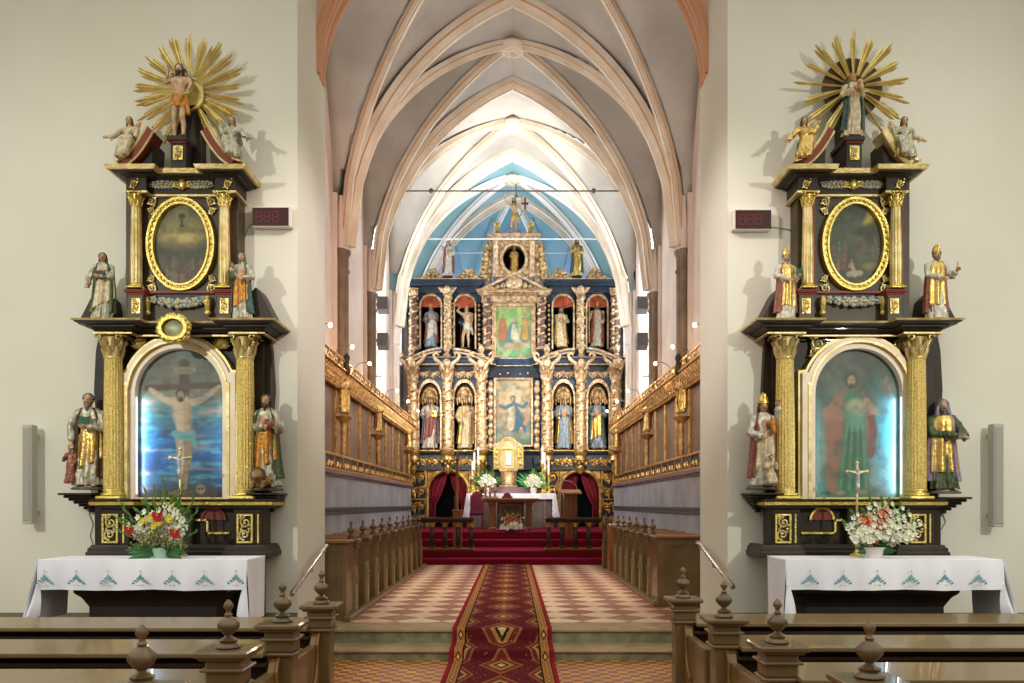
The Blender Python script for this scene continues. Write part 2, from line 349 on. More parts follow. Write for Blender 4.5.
# ------------------------------------------------------------------ vault webs
def T(r):
    """height of the pointed profile at distance r (0 apex .. 1 springing)"""
    a, h = 3.0, APX-SPR; c = (h*h-a*a)/(2*a); R = a+c; x = min(max(r, 0), 1)*a
    return SPR+math.sqrt(max(R*R-(x+c)**2, 0))
mb = MB(); K = 32
for b in range(4):
    ya, yb = BAYS[b], BAYS[b+1]; V = []; Fc = []
    if b == 3: mb.mi = 1
    for i in range(K+1):
        for j in range(K+1):
            u, v = -1+2*i/K, -1+2*j/K
            z = max(T(abs(u)), T(abs(v)))+.12
            V.append((u*W, (ya+yb)/2+v*(yb-ya)/2, z))
    for i in range(K):
        for j in range(K): Fc.append((i*(K+1)+j, (i+1)*(K+1)+j, (i+1)*(K+1)+j+1, i*(K+1)+j+1))
    mb.add(V, Fc)
mb.mi = 1; KEY = (0, 24.0)
for (P, Q) in (((-C1[0], C1[1]), (-C2[0], C2[1])), ((-C2[0], C2[1]), C2), (C2, C1)):
    V = []; Fc = []
    for i in range(K+1):
        for j in range(K+1):
            r, t = i/K, j/K; ex = P[0]+(Q[0]-P[0])*t; ey = P[1]+(Q[1]-P[1])*t
            V.append((KEY[0]+(ex-KEY[0])*r, KEY[1]+(ey-KEY[1])*r, max(T(r*abs(2*t-1)), T(r))+.1))
    for i in range(K):
        for j in range(K): Fc.append((i*(K+1)+j, i*(K+1)+j+1, (i+1)*(K+1)+j+1, (i+1)*(K+1)+j))
    mb.add(V, Fc)
o = struct(mb, 'ceiling', [M_web, M_apse], smooth=True)
so = o.modifiers.new('thick', 'SOLIDIFY'); so.thickness = .25; so.offset = 1
# ------------------------------------------------------------------ ribs
def rib(mb, P, Q, wd, dp, drop=0., lines=True, rise=None):
    """rib from P (springing, plan) over the apex to Q; moulded section hanging below the web"""
    n = 44; pts = []
    for i in range(n+1):
        u = -1+2*i/n; x = (P[0]+Q[0])/2+(Q[0]-P[0])/2*u; y = (P[1]+Q[1])/2+(Q[1]-P[1])/2*u
        pts.append(Vector((x, y, T(abs(u))+.13)))
    return sweep(mb, pts, (Q[0]-P[0], Q[1]-P[1]), wd, dp)
def sweep(mb, pts, dr, wd, dp):
    side = Vector((-dr[1], dr[0], 0)).normalized(); h = wd/2
    sec = [(-h, 0), (-h, -dp*.45), (-h*.72, -dp*.52), (-h*.62, -dp*.5), (-h*.45, -dp*.78), (-h*.3, -dp*.8), (-h*.26, -dp), (h*.26, -dp), (h*.3, -dp*.8), (h*.45, -dp*.78), (h*.62, -dp*.5), (h*.72, -dp*.52), (h, -dp*.45), (h, 0)]
    rings = []
    for i, p in enumerate(pts):
        d = (pts[min(i+1, len(pts)-1)]-pts[max(i-1, 0)]).normalized(); up = side.cross(d); up = up if up.z > 0 else -up
        if up.length < 1e-6: up = Vector((0, 0, 1))
        up.normalize()
        if abs(up.z) < 1e-3: pass
        rings.append([tuple(p+side*u+up*v) for u, v in sec])
    b = len(mb.f); mb.loft(rings)
    # ochre fillets on the second and last-but-one faces of the section
    k = len(sec)
    for i in range(len(rings)-1):
        for j in (1, 11): mb.m[b+i*k+j] = 1
    return mb
def halfrib(mb, P, Q, wd, dp):
    pts = [Vector((P[0]+(Q[0]-P[0])*t, P[1]+(Q[1]-P[1])*t, T(1-t)+.13)) for t in [i/24 for i in range(25)]]
    return sweep(mb, pts, (Q[0]-P[0], Q[1]-P[1]), wd, dp)
M_ribs = [M_rib, M_ribline]; M_white = mat('white_rib_stone', '#e9e6e2', .75)
XR = 3.02; ti = 3
for b in range(1, 5):
    mb = MB(); rib(mb, (-XR, BAYS[b]), (XR, BAYS[b]), .26 if b < 3 else .40, .24)
    struct(mb, 'trim_%d' % ti, M_ribs if b < 3 else [M_rib, M_white], smooth=True, angle=25); ti += 1
for b in range(4):
    for sg in (1, -1):
        mb = MB(); rib(mb, (-XR, BAYS[b] if sg > 0 else BAYS[b+1]), (XR, BAYS[b+1] if sg > 0 else BAYS[b]), .16, .17)
        struct(mb, 'trim_%d' % ti, M_ribs if b < 3 else [M_white, M_lead], smooth=True, angle=25); ti += 1
for s in (-1, 1):
    mb = MB(); halfrib(mb, (s*C2[0], C2[1]), KEY, .17, .2); struct(mb, 'trim_%d' % ti, [M_white, M_lead], smooth=True, angle=25); ti += 1
# bosses with a carved rosette
for b in range(4):
    yc = (BAYS[b]+BAYS[b+1])/2; mb = MB(); mb.lathe(0, yc, [(.2, -.12), (.24, -.08), (.26, .02), (.2, .1)], 24, z0=APX-.02)
    for k in range(8): mb.ell((.12*math.cos(k*PI/4), yc+.12*math.sin(k*PI/4), APX-.14), (.05, .05, .03), 8, 5)
    mb.ell((0, yc, APX-.15), .05, 8, 5); struct(mb, 'trim_%d' % ti, M_rib, smooth=True); ti += 1
# wall piers and clustered shafts
for s, nm in ((-1, 'left'), (1, 'right')):
    for b in range(1, 5):
        y = BAYS[b]; mb = MB()
        mb.box(min(s*W, s*(W-.08)), max(s*W, s*(W-.08)), y-.22, y+.22, CH, SPR+1.0)
        mb.mi = 1
        for dy, rr, dx in ((-.11, .06, .0), (0, .085, .03), (.11, .06, .0)):
            mb.mi = 0 if b > 2 else 1
            zt = SPR-.02
            mb.lathe(s*(XR-dx), y+dy, [(rr, CH), (rr, zt-.35), (rr*1.25, zt-.33), (rr*1.25, zt-.29), (rr, zt-.27), (rr*1.05, zt-.06), (rr*1.45, zt), (rr*1.45, zt+.06)], 14)
            mb.mi = 0; mb.lathe(s*(XR-dx), y+dy, [(rr, zt+.05), (rr*.9, zt+.6), (rr*.5, zt+1.0)], 14)
        struct(mb, 'trim_%d' % ti, [M_choirwall, M_shaft], smooth=True); ti += 1
# tie rods
M_rod = mat('iron_rod', '#77706a', .5, .5); M_rodw = mat('white_wire', '#c9ced2', .5)
def rod(y, z, hw, r, m, lab, knobs=True):
    mb = MB(); mb.tube([(-hw, y, z), (hw, y, z)], r, 8)
    if knobs:
        for s in (-1, 1): mb.lathe(s*hw*.68, y, [(.03, -.05), (.05, -.02), (.05, .02), (.03, .05)], 10, z0=z)
    tag(mb.build('tie_rod', m), lab, 'tie rod')
rod(17.5, Z(191, 17.5), 2.55, .018, M_rod, 'dark iron tie rod with two turnbuckles, uppermost rod spanning the chancel vault')
rod(21.1, Z(239, 21.1), 2.55, .016, M_rodw, 'pale tie rod crossing the vault at the foot of the topmost risen figure', False)
rod(23.9, Z(253, 23.9), 2.5, .014, M_rodw, 'thin pale lowest tie rod crossing in front of the painted apse', False)
mb = MB(); mb.tube([(.1, 22.5, APX-.1), (.1, 22.5, Z(196, 22.5))], .018, 8); mb.lathe(.1, 22.5, [(.05, 0), (.05, .05), (.02, .08)], 10, z0=Z(197, 22.5))
tag(mb.build('hanging_rod', M_rod), 'short vertical iron rod hanging from the vault boss above the retable', 'rod')
# ------------------------------------------------------------------ carved figures
def remesh(mb, vox, smooth=2):
    me = bpy.data.meshes.new('tmp'); me.from_pydata(mb.v, [], mb.f); o = bpy.data.objects.new('tmp', me); COL.objects.link(o)
    m = o.modifiers.new('r', 'REMESH'); m.mode = 'VOXEL'; m.voxel_size = vox
    if smooth: s = o.modifiers.new('s', 'SMOOTH'); s.iterations = smooth; s.factor = .5
    dg = bpy.context.evaluated_depsgraph_get(); r = bpy.data.meshes.new_from_object(o.evaluated_get(dg))
    bpy.data.objects.remove(o); bpy.data.meshes.remove(me); return r
def put(me, name, m, parent, smooth=True):
    me.name = name; me.materials.clear(); me.materials.append(m)
    if smooth: me.shade_smooth()
    o = bpy.data.objects.new(name, me); COL.objects.link(o); o.parent = parent; return o
def cloth(name, col, shine=.3):
    return mat('polychrome_'+name, col, .42, shine*.6, col2=tuple(c*.62 for c in (lin(col) if isinstance(col, str) else col)), nscale=22, bump=.35, bscale=36, lo=.4, hi=.62)
PAL = dict(skin='#caa27c', flesh='#d6b48c', white='#d9d6c8', silver='#c2bfa8', gold=None, red='#8c4030', green='#4a5c3a', blue='#2e6f96', pink='#c08a80', brown='#5d3d22', dark='#2a2018',
           grey='#6c665e', hair='#4a3420', fair='#94703c', old='#75695a', teal='#3f625a', rose='#96584a', lilac='#9d8fae', cream='#d8c9a4', orange='#c98a35', book='#1f5a44', sky='#93a6ba', black='#1c1714')
def pm(k): return M_goldfig if k == 'gold' else cloth(k, PAL[k], .75 if k in ('silver', 'orange') else .25)
M_goldfig = mat('figure_gilding', (.82, .60, .20), .32, .8, col2=(.50, .32, .08), nscale=18, bump=.3, bscale=45)
M_eye = mat('painted_eye', '#20160f', .4)
def hand(mb, w_, e_, s, sd=1, grip=.5):
    """palm, four unequal fingers and a side thumb; w_ wrist, e_ elbow (both in figure units)"""
    w_, e_ = Vector(w_), Vector(e_); d = (w_-e_).normalized(); up = Vector((0, -1, .2)); sdv = d.cross(up)
    sdv = sdv.normalized() if sdv.length > .1 else Vector((1, 0, 0)); nn = sdv.cross(d).normalized()
    c = w_+d*s*.04; mb.cap(w_, c+d*s*.008, s*.017, s*.024, 8)
    for i, L in enumerate((.036, .042, .040, .031)):
        r = c+sdv*s*(i-1.5)*.0125+d*s*.018; k = r+d*s*L*.6+nn*s*.006*grip; t = k+d*s*L*.35*(1-grip*.6)+nn*s*.022*grip
        mb.cap(r, k, s*.0085, s*.008, 6); mb.cap(k, t, s*.008, s*.0065, 6)
    r = c-sdv*s*.02*sd-d*s*.012; k = r-sdv*s*.014*sd+d*s*.018; mb.cap(r, k, s*.0095, s*.0085, 6); mb.cap(k, k+d*s*.018+sdv*s*.004*sd, s*.0085, s*.007, 6)
def figure(name, label, cat, loc, H, group=None, robe='silver', cloak=None, cloak2=None, skin='skin', hair='hair', hairlen='long', beard=None, sway=.02, arms=None, turn=0., look=0., bare=False, cloth_w=None,
           legs=None, pelvis=.52, lean=0., hat=None, hold=(), base='rock', robecol2=None, vox=None, grip=.5, wide=1.1, mantle=None, tilt=0.):
    """a carved figure: skin body, garments, hair, beard, headgear and attributes are its parts. units: fractions of H, front is -Y"""
    root = empty(name, loc, label, cat, group); root.rotation_euler = (0, 0, turn)
    s = H; vox = vox or H/105
    def q(x, y, z): return (x*s, y*s, z*s)
    pz = pelvis
    def sw(z): return sway*math.sin(PI*min(max(z, 0), 1))*1.0 + lean*max(z-pz, 0)
    chest = (sw(pz+.2), -.005, pz+.20); neck = (sw(pz+.31), .0, pz+.315); hd = (neck[0]+tilt*.05, neck[1]-.012, pz+.405)
    arms = arms or (((-.15, .0, pz+.13), (-.10, -.12, pz+.12)), ((.15, .0, pz+.13), (.10, -.12, pz+.14)))
    bl = legs or (((-.055, -.02, .27), (-.06, .01, .035)), ((.06, -.045, .27), (.07, -.02, .035)))
    # --- body
    b = MB(); P0 = (sw(pz)*1., 0, pz)
    b.ell(q(*P0), (.088*s*wide, .062*s, .06*s)); b.cap(q(*P0), q(*chest), .074*s, .082*s); b.ell(q(chest[0], chest[1], chest[2]+.01), (.105*s*wide, .066*s, .075*s), 14, 9)
    for sd in (-1, 1): b.ell(q(chest[0]+sd*.042, chest[1]-.045, chest[2]+.02), (.038*s, .022*s, .028*s)) if bare else None
    b.cap(q(chest[0], 0, chest[2]+.06), q(*neck), .05*s, .032*s); b.cap(q(*neck), q(hd[0], hd[1]+.01, hd[2]-.03), .031*s, .032*s)
    b.ell(q(*hd), (.047*s, .056*s, .064*s), 16, 12); b.ell(q(hd[0]+look*.01, hd[1]-.02, hd[2]-.035), (.033*s, .034*s, .032*s), 12, 8)
    nx = hd[0]+look*.022; fy = hd[1]-.052+abs(look)*.006
    b.cap(q(nx, fy, hd[2]+.012), q(nx, fy-.012, hd[2]-.014), .0075*s, .011*s, 8)
    b.cap(q(nx-.022, fy+.004, hd[2]+.018), q(nx+.022, fy+.004, hd[2]+.018), .008*s, .008*s, 8)
    b.cap(q(nx-.012, fy+.002, hd[2]-.034), q(nx+.012, fy+.002, hd[2]-.034), .006*s, .006*s, 6)
    for sd in (-1, 1): b.ell(q(hd[0]+sd*.047, hd[1]+.006, hd[2]-.004), (.008*s, .013*s, .018*s), 8, 6)
    for i, (el, wr) in enumerate(arms):
        sd = -1 if i == 0 else 1; sh = (chest[0]+sd*.105*wide, .0, chest[2]+.062)
        b.cap(q(chest[0]+sd*.05, 0, chest[2]+.07), q(*sh), .04*s, .036*s); b.cap(q(*sh), q(*el), .034*s, .026*s); b.cap(q(*el), q(*wr), .026*s, .017*s)
        hand(b, Vector(wr)*s, Vector(el)*s, s, sd, grip)
    for i, (kn, an) in enumerate(bl):
        sd = -1 if i == 0 else 1; hp = (P0[0]+sd*.048, 0, pz-.01)
        b.cap(q(*hp), q(*kn), .058*s, .038*s); b.cap(q(*kn), q(an[0], an[1], (kn[2]+an[2])/2+.02), .037*s, .036*s); b.cap(q(an[0], an[1], (kn[2]+an[2])/2+.02), q(*an), .034*s, .021*s)
        b.cap(q(an[0], an[1]+.012, an[2]-.012), q(an[0]+sd*.02, an[1]-.075, an[2]-.02), .021*s, .016*s)
        for t in range(5): b.cap(q(an[0]+sd*.02+(t-2)*.0085, an[1]-.075, an[2]-.02), q(an[0]+sd*.024+(t-2)*.010, an[1]-.1+abs(t-1.5)*.004, an[2]-.024), .008*s, .006*s, 6)
    put(remesh(b, vox*.72 if H < 1.2 else vox*.85), 'body', pm(skin), root)
    e = MB()
    for sd in (-1, 1): e.ell(q(nx+sd*.017, fy+.006, hd[2]+.004), (.0075*s, .005*s, .0042*s), 8, 5)
    e.cap(q(nx-.011, fy-.004, hd[2]-.034), q(nx+.011, fy-.004, hd[2]-.034), .0028*s, .0028*s, 6)
    e.build('face_paint', M_eye, None).parent = root
    # --- garments
    if not bare:
        g = MB(); n = 54; ph = random.random()*6; rings = []
        if legs is None:
            prof = [(.0, .135, .098), (.04, .132, .096), (.14, .122, .09), (.25, .112, .085), (.36, .106, .083), (.46, .104, .08), (.54, .10, .076), (.62, .088, .07), (.68, .095, .07), (.74, .112, .073), (.80, .115, .064), (.83, .085, .052), (.85, .045, .042)]
            z0, z1 = 0, .85
            for zf, rx, ry in prof:
                zz = zf*(pz+.33)/.85; am = .17*max(0, 1-zf/.62)+.025
                r_ = []
                for k in range(n):
                    a = 2*PI*k/n; f = 1+am*(math.sin(8*a+ph+2.2*zf)*.6+math.sin(13*a+ph*2-3*zf)*.4)
                    kx = .10*max(0, math.cos(a-(-PI/2+.5)))**6*math.exp(-((zf-.3)/.16)**2)
                    r_.append(q(sw(zz)+rx*wide*(f+kx)*math.cos(a), ry*(f+kx*2.2)*math.sin(a)-(.012 if zf < .2 else 0), max(zz, .018)))
                rings.append(r_)
            g.loft(rings)
        else:
            g.ell(q(*P0), (.1*s*wide, .08*s, .075*s), 16, 10); g.cap(q(*P0), q(*chest), .082*s, .09*s); g.ell(q(chest[0], chest[1], chest[2]+.012), (.118*s, .076*s, .08*s), 14, 9)
            for i, (kn, an) in enumerate(bl):
                hp = (P0[0]+(-.05 if i == 0 else .05), 0, pz)
                g.cap(q(*hp), q(*kn), .078*s, .06*s); g.cap(q(*kn), q(an[0], an[1]+.01, an[2]+.035), .062*s, .075*s)
            g.cap(q((bl[0][0][0]+bl[1][0][0])/2, (bl[0][0][1]+bl[1][0][1])/2, (bl[0][0][2]+bl[1][0][2])/2), q((bl[0][1][0]+bl[1][1][0])/2, (bl[0][1][1]+bl[1][1][1])/2+.02, (bl[0][1][2]+bl[1][1][2])/2+.05), .06*s, .08*s)
        for i, (el, wr) in enumerate(arms):
            sd = -1 if i == 0 else 1; sh = (chest[0]+sd*.102*wide, .0, chest[2]+.06)
            g.cap(q(chest[0]+sd*.05, 0, chest[2]+.06), q(*sh), .05*s, .048*s); g.cap(q(*sh), q(*el), .047*s, .044*s)
            w2 = Vector(el).lerp(Vector(wr), .84); g.cap(q(*el), q(*w2), .042*s, .043*s)
            dr = Vector(el).lerp(Vector(wr), .6); g.cap(q(*dr), q(dr.x, dr.y+.01, dr.z-.06), .034*s, .018*s)
        me = remesh(g, vox); 
        for v in me.vertices:
            p = v.co/s; a = mn.noise(Vector((p.x*26, p.y*26, p.z*7+ph)))*.014+mn.noise(Vector((p.x*60, p.y*60, p.z*16)))*.005
            v.co += v.normal*a*s
        put(me, 'robe', pm(robe), root)
    if cloth_w or (bare and cloth_w is None):
        g = MB(); n = 40; rings = []; ph = random.random()*6
        for t in range(9):
            zf = pz+.055-.17*t/8; am = .10
            rings.append([q(sw(zf)+.098*(1+.1*math.sin(t/8*3))*(1+am*math.sin(7*k*2*PI/n+t*.7+ph))*math.cos(2*PI*k/n), .078*(1+am*math.sin(7*k*2*PI/n+t*.7+ph))*math.sin(2*PI*k/n)-.004, zf+.014*math.sin(2*2*PI*k/n)) for k in range(n)])
        g.loft(rings); g.cap(q(.09+sw(pz), -.03, pz+.03), q(.12+sw(pz), -.03, pz-.2), .022*s, .03*s)
        put(remesh(g, vox), 'loincloth', pm(cloth_w or 'gold'), root)
    def wrap(nm, colr, a0, a1, zt, zb, grow, dia=0.):
        g = MB(); n = 34; R0 = []; R1 = []; ph = random.random()*6; m = 16
        for i in range(m+1):
            t = i/m; r_o = []; r_i = []
            for k in range(n+1):
                u = k/n; a = a0+(a1-a0)*u; z_ = zt+(zb-zt)*t+dia*(u-.5)*(1-.2*t); zz = min(max(z_, .03), pz+.325)
                top = max(0, (zz-(pz+.24))/.09); rx = (.122-.055*top+grow*t)*wide; ry = .09-.03*top+grow*t*.8
                f = 1+(.03+.11*t)*math.sin(9*a+ph+t)
                r_o.append(q(sw(zz)+rx*f*math.cos(a), ry*f*math.sin(a), zz)); r_i.append(q(sw(zz)+(rx-.02)*f*math.cos(a), (ry-.02)*f*math.sin(a), zz))
            R0.append(r_o); R1.append(r_i)
        rings = [a_+list(reversed(b_)) for a_, b_ in zip(R0, R1)]; g.loft(rings)
        me = remesh(g, vox); put(me, nm, pm(colr), root)
    if cloak: wrap('cloak', cloak, math.radians(-50), math.radians(232), pz+.325, .10, .035)
    if cloak2: wrap('drapery', cloak2, math.radians(-175), math.radians(-10), pz+.1, .22, .02, dia=.26)
    if mantle: wrap('chasuble', mantle, math.radians(-170), math.radians(-10), pz+.3, .2, .02); 
    # --- hair, beard, headgear
    if hair:
        g = MB(); g.ell(q(hd[0], hd[1]+.016, hd[2]+.014), (.054*s, .056*s, .064*s), 16, 10)
        if hairlen == 'long':
            for sd in (-1, 1):
                g.cap(q(hd[0]+sd*.045, hd[1]+.015, hd[2]-.01), q(hd[0]+sd*.05, hd[1]+.022, hd[2]-.075), .02*s, .018*s)
                g.cap(q(hd[0]+sd*.05, hd[1]+.022, hd[2]-.07), q(hd[0]+sd*.062, hd[1]+.02, hd[2]-.115), .018*s, .01*s)
            g.cap(q(hd[0], hd[1]+.04, hd[2]), q(hd[0], hd[1]+.05, hd[2]-.10), .035*s, .035*s)
        for k in range(14):
            a = PI*k/13; g.ell(q(hd[0]+.05*math.cos(a), hd[1]-.012, hd[2]+.012+.05*math.sin(a)), .0135*s, 8, 5)
        put(remesh(g, vox*.8, 1), 'hair', pm(hair), root)
    if beard:
        g = MB(); L = .055 if beard != 'longbeard' else .1
        g.ell(q(nx*.6+hd[0]*.4, fy+.014, hd[2]-.056), (.03*s, .022*s, .024*s)); g.cap(q(nx, fy+.014, hd[2]-.05), q(nx, fy+.004, hd[2]-.05-L), .024*s, .01*s)
        for sd in (-1, 1): g.cap(q(hd[0]+sd*.04, hd[1]-.01, hd[2]-.015), q(nx+sd*.02, fy+.012, hd[2]-.055), .012*s, .015*s); g.cap(q(nx, fy-.002, hd[2]-.024), q(nx+sd*.02, fy+.004, hd[2]-.03), .005*s, .004*s, 6)
        put(remesh(g, vox*.75, 1), 'beard', pm(hair or 'old'), root)
    if hat == 'mitre':
        g = MB(); z0 = hd[2]+.03
        rings = [[q(hd[0]+rx*math.cos(2*PI*k/16), hd[1]+.006+ry*math.sin(2*PI*k/16), z0+dz) for k in range(16)] for dz, rx, ry in ((0, .056, .06), (.02, .06, .062), (.06, .058, .045), (.10, .034, .024), (.13, .006, .006))]
        g.loft(rings); g.box(*[v*s for v in (hd[0]-.008, hd[0]+.008, hd[1]-.062, hd[1]-.02, z0+.02, z0+.1)]); g.lathe(hd[0]*s, (hd[1]+.004)*s, [(.063*s, z0*s), (.063*s, (z0+.02)*s)], 16)
        g.build('mitre', M_goldfig, None, smooth=True).parent = root
    if hat == 'crown':
        g = MB(); z0 = (hd[2]+.04)*s
        g.lathe(hd[0]*s, (hd[1]+.005)*s, [(.05*s, 0), (.054*s, .02*s), (.05*s, .024*s)], 16, z0=z0)
        for k in range(8):
            a = k*PI/4; g.cap(((hd[0]+.05*math.cos(a))*s, (hd[1]+.005+.05*math.sin(a))*s, z0+.018*s), ((hd[0]+.062*math.cos(a))*s, (hd[1]+.005+.062*math.sin(a))*s, z0+.055*s), .009*s, .005*s, 6)
        g.build('crown', M_goldfig, None, smooth=True).parent = root
    if hat == 'hood':
        g = MB(); g.ell(q(hd[0], hd[1]+.02, hd[2]+.012), (.063*s, .064*s, .074*s), 16, 10); g.cap(q(hd[0], hd[1]+.04, hd[2]-.03), q(neck[0], .03, neck[2]-.04), .05*s, .09*s)
        for sd in (-1, 1): g.cap(q(hd[0]+sd*.052, hd[1]-.006, hd[2]), q(hd[0]+sd*.06, hd[1]+.0, hd[2]-.09), .016*s, .03*s)
        me = remesh(g, vox*.8, 1); put(me, 'hood', pm(cloak2 or cloak or robe), root)
    # --- attributes
    for h in hold:
        g = MB(); k = h[0]; c = h[1]
        if k == 'book':
            x, y, z = c; a = .055
            for sd in (-1, 1):
                g.add([q(x, y, z), q(x+sd*a, y-.012, z+.012), q(x+sd*a, y+.03, z+.075), q(x, y+.042, z+.063), q(x, y-.01, z-.012), q(x+sd*a, y-.02, z), q(x+sd*a, y+.02, z+.085), q(x, y+.032, z+.072)], [(0,1,2,3), (7,6,5,4), (0,4,5,1), (1,5,6,2), (2,6,7,3), (3,7,4,0)])
        elif k == 'closed_book': x, y, z = c; g.bbox((x-.05)*s, (x+.05)*s, (y-.016)*s, (y+.016)*s, (z-.06)*s, (z+.06)*s, .004*s)
        elif k in ('staff', 'spear', 'sword', 'pole'):
            p1 = h[3]; g.tube([q(*c), q(*p1)], .008*s, 8)
            if k == 'sword': g.box((p1[0]-.05)*s, (p1[0]+.05)*s, (p1[1]-.008)*s, (p1[1]+.008)*s, (p1[2]-.03)*s, (p1[2]-.015)*s)
            if k == 'staff': g.tube([q(p1[0]+.035*math.cos(t), p1[1], p1[2]+.035+.035*math.sin(t)) for t in [-PI/2+i*.55 for i in range(9)]], [.009*s]*9, 8)
        elif k == 'cross':
            x, y, z = c; L = h[3]; g.box((x-.012)*s, (x+.012)*s, (y-.01)*s, (y+.01)*s, z*s, (z+L)*s); g.box((x-L*.28)*s, (x+L*.28)*s, (y-.01)*s, (y+.01)*s, (z+L*.68)*s, (z+L*.68+.024)*s)
        elif k == 'model': x, y, z = c; g.bbox((x-.05)*s, (x+.05)*s, (y-.03)*s, (y+.03)*s, (z-.03)*s, (z+.03)*s, .004*s); g.bbox((x-.035)*s, (x-.01)*s, (y-.02)*s, (y+.02)*s, (z+.02)*s, (z+.075)*s, .004*s); g.ell(q(x+.02, y, z+.035), (.02*s, .018*s, .024*s))
        elif k == 'bundle': x, y, z = c; g.ell(q(x, y, z), (.05*s, .035*s, .05*s), 12, 8); g.cap(q(x, y, z), q(x+.01, y-.01, z-.09), .03*s, .04*s)
        elif k == 'cloud':
            rnd = random.Random(5)
            for _ in range(16): a = rnd.uniform(-.3, 3.5); g.ell(q(c[0]+.115*math.cos(a), c[1]+rnd.uniform(-.01, .02), c[2]+.09*math.sin(a)), rnd.uniform(.022, .036)*s, 8, 6)
        elif k == 'wing':
            x, y, z = c; sd = h[3]
            for j in range(9):
                t = j/8; leaf(g, q(x+sd*.02*j*.4, y+.004*j, z+.02*(4-j)*.4), q(x+sd*(.10+.10*(1-t)+.02), y+.02, z+.22-.40*t), .05*s, .014*s)
            g.cap(q(x, y, z), q(x+sd*.12, y+.01, z+.14), .022*s, .012*s)
        g.build(h[4] if len(h) > 4 else {'closed_book': 'book', 'wing': 'wing', 'model': 'church_model', 'pole': 'staff', 'bundle': 'bundle'}.get(k, k), pm(h[2]), None, smooth=k not in ('book', 'closed_book', 'cross', 'model', 'sword')).parent = root
    if base:
        g = MB(); n = 28
        if base == 'rock':
            rings = [[q(.165*f*(1+.07*math.sin(5*a)+.05*math.sin(9*a+1))*math.cos(a), .115*f*(1+.06*math.sin(4*a))*math.sin(a)-.01, z) for a in [2*PI*k/n for k in range(n)]] for z, f in ((0, 1), (.012, 1.03), (.03, .9), (.034, .3))]
            rings = [[(x, y, z-.03*s) for x, y, z in r] for r in rings]; g.loft(rings)
        else: g.bbox(-.13*s, .13*s, -.10*s, .09*s, -.03*s, .004*s, .008*s)
        g.build('plinth', pm('grey' if base == 'rock' else base), None, smooth=True, angle=30).parent = root
    return root
# ------------------------------------------------------------------ painted canvases
def vnoise(x, y, sc_, seed=0):
    rng = np.random.RandomState(seed); G = rng.rand(64, 64); xi, yi = x*sc_, y*sc_; x0, y0 = np.floor(xi).astype(int), np.floor(yi).astype(int); fx, fy = xi-x0, yi-y0
    fx, fy = fx*fx*(3-2*fx), fy*fy*(3-2*fy); g = lambda a, b: G[a % 64, b % 64]
    return (g(x0, y0)*(1-fx)+g(x0+1, y0)*fx)*(1-fy)+(g(x0, y0+1)*(1-fx)+g(x0+1, y0+1)*fx)*fy
def fbm(x, y, s_, seed=0): return sum(vnoise(x, y, s_*2**i, seed+i)*.5**(i+1) for i in range(4))/.94
class Canvas:
    """paint in unit coordinates u (0..1 across), v (0..1 up, in units of the width)"""
    def __init__(s, u, v): s.u, s.v = u, v; s.c = np.zeros(u.shape+(3,)); s.soft = 1.
    def fill(s, col, m=1.): c = np.array(lin(col)); m = (m if hasattr(m, 'shape') else np.full(s.u.shape, m))[..., None]; s.c = s.c*(1-m)+c*m; return s
    def grad(s, stops):
        vs = [a for a, _ in stops]; cs = np.array([lin(c) for _, c in stops]); s.c = np.stack([np.interp(s.v, vs, cs[:, i]) for i in range(3)], -1); return s
    def noise(s, col, sc_, amt, seed=0, sy=1., lo=.45, hi=.7): return s.fill(col, np.clip((fbm(s.u, s.v*sy, sc_, seed)-lo)/(hi-lo), 0, 1)*amt)
    def blob(s, x, y, rx, ry, col, soft=.3, a=1., rot=0.):
        dx, dy = s.u-x, s.v-y; c_, s_ = math.cos(rot), math.sin(rot); d = np.hypot((dx*c_+dy*s_)/rx, (-dx*s_+dy*c_)/ry)*(1+.25*(fbm(s.u, s.v, 11, 6)-.5)); soft = soft*1.3; return s.fill(col, np.clip((1+soft/2-d)/soft, 0, 1)*a)
    def limb(s, pts, w_, col, soft=.35, a=1.):
        best = np.full(s.u.shape, 9.)
        ws = w_ if hasattr(w_, '__len__') else [w_]*len(pts)
        for (x0, y0), (x1, y1), w0, w1 in zip(pts, pts[1:], ws, ws[1:]):
            L = (x1-x0)**2+(y1-y0)**2+1e-9; t = np.clip(((s.u-x0)*(x1-x0)+(s.v-y0)*(y1-y0))/L, 0, 1); best = np.minimum(best, np.hypot(s.u-x0-t*(x1-x0), s.v-y0-t*(y1-y0))/(w0+(w1-w0)*t))
        best = best*(1+.35*(fbm(s.u, s.v, 9, 5)-.5)); soft = soft*1.5
        return s.fill(col, np.clip((1+soft/2-best)/soft, 0, 1)*a)
    def person(s, x, y, h, robe, skin='#c9a58a', hair='#4a3525', cloak=None, halo=None, lean=0., arms=None):
        if halo: s.blob(x+lean*h, y+h*.92, h*.11, h*.11, halo, .6, .8)
        if cloak: s.limb([(x+lean*h, y+h*.75), (x+.02*h, y+h*.3), (x, y)], [h*.13, h*.2, h*.24], cloak)
        s.limb([(x+lean*h, y+h*.76), (x+lean*h*.5, y+h*.45), (x, y+.02*h)], [h*.075, h*.1, h*.15], robe)
        for k in (-1, 0, 1): s.limb([(x+k*.05*h, y+.45*h), (x+k*.1*h, y+.02*h)], h*.012, '#201c22', .8, .3)
        for ar in (arms or [[(-.1, .7), (-.14, .52), (.0, .5)], [(.1, .7), (.14, .52), (.02, .52)]]):
            s.limb([(x+lean*h+a_*h, y+b_*h) for a_, b_ in ar], h*.04, robe); s.blob(x+lean*h+ar[-1][0]*h, y+ar[-1][1]*h, h*.03, h*.025, skin)
        s.blob(x+lean*h, y+h*.93, h*.06, h*.075, hair); s.blob(x+lean*h, y+h*.91, h*.042, h*.058, skin, .4)
        return s
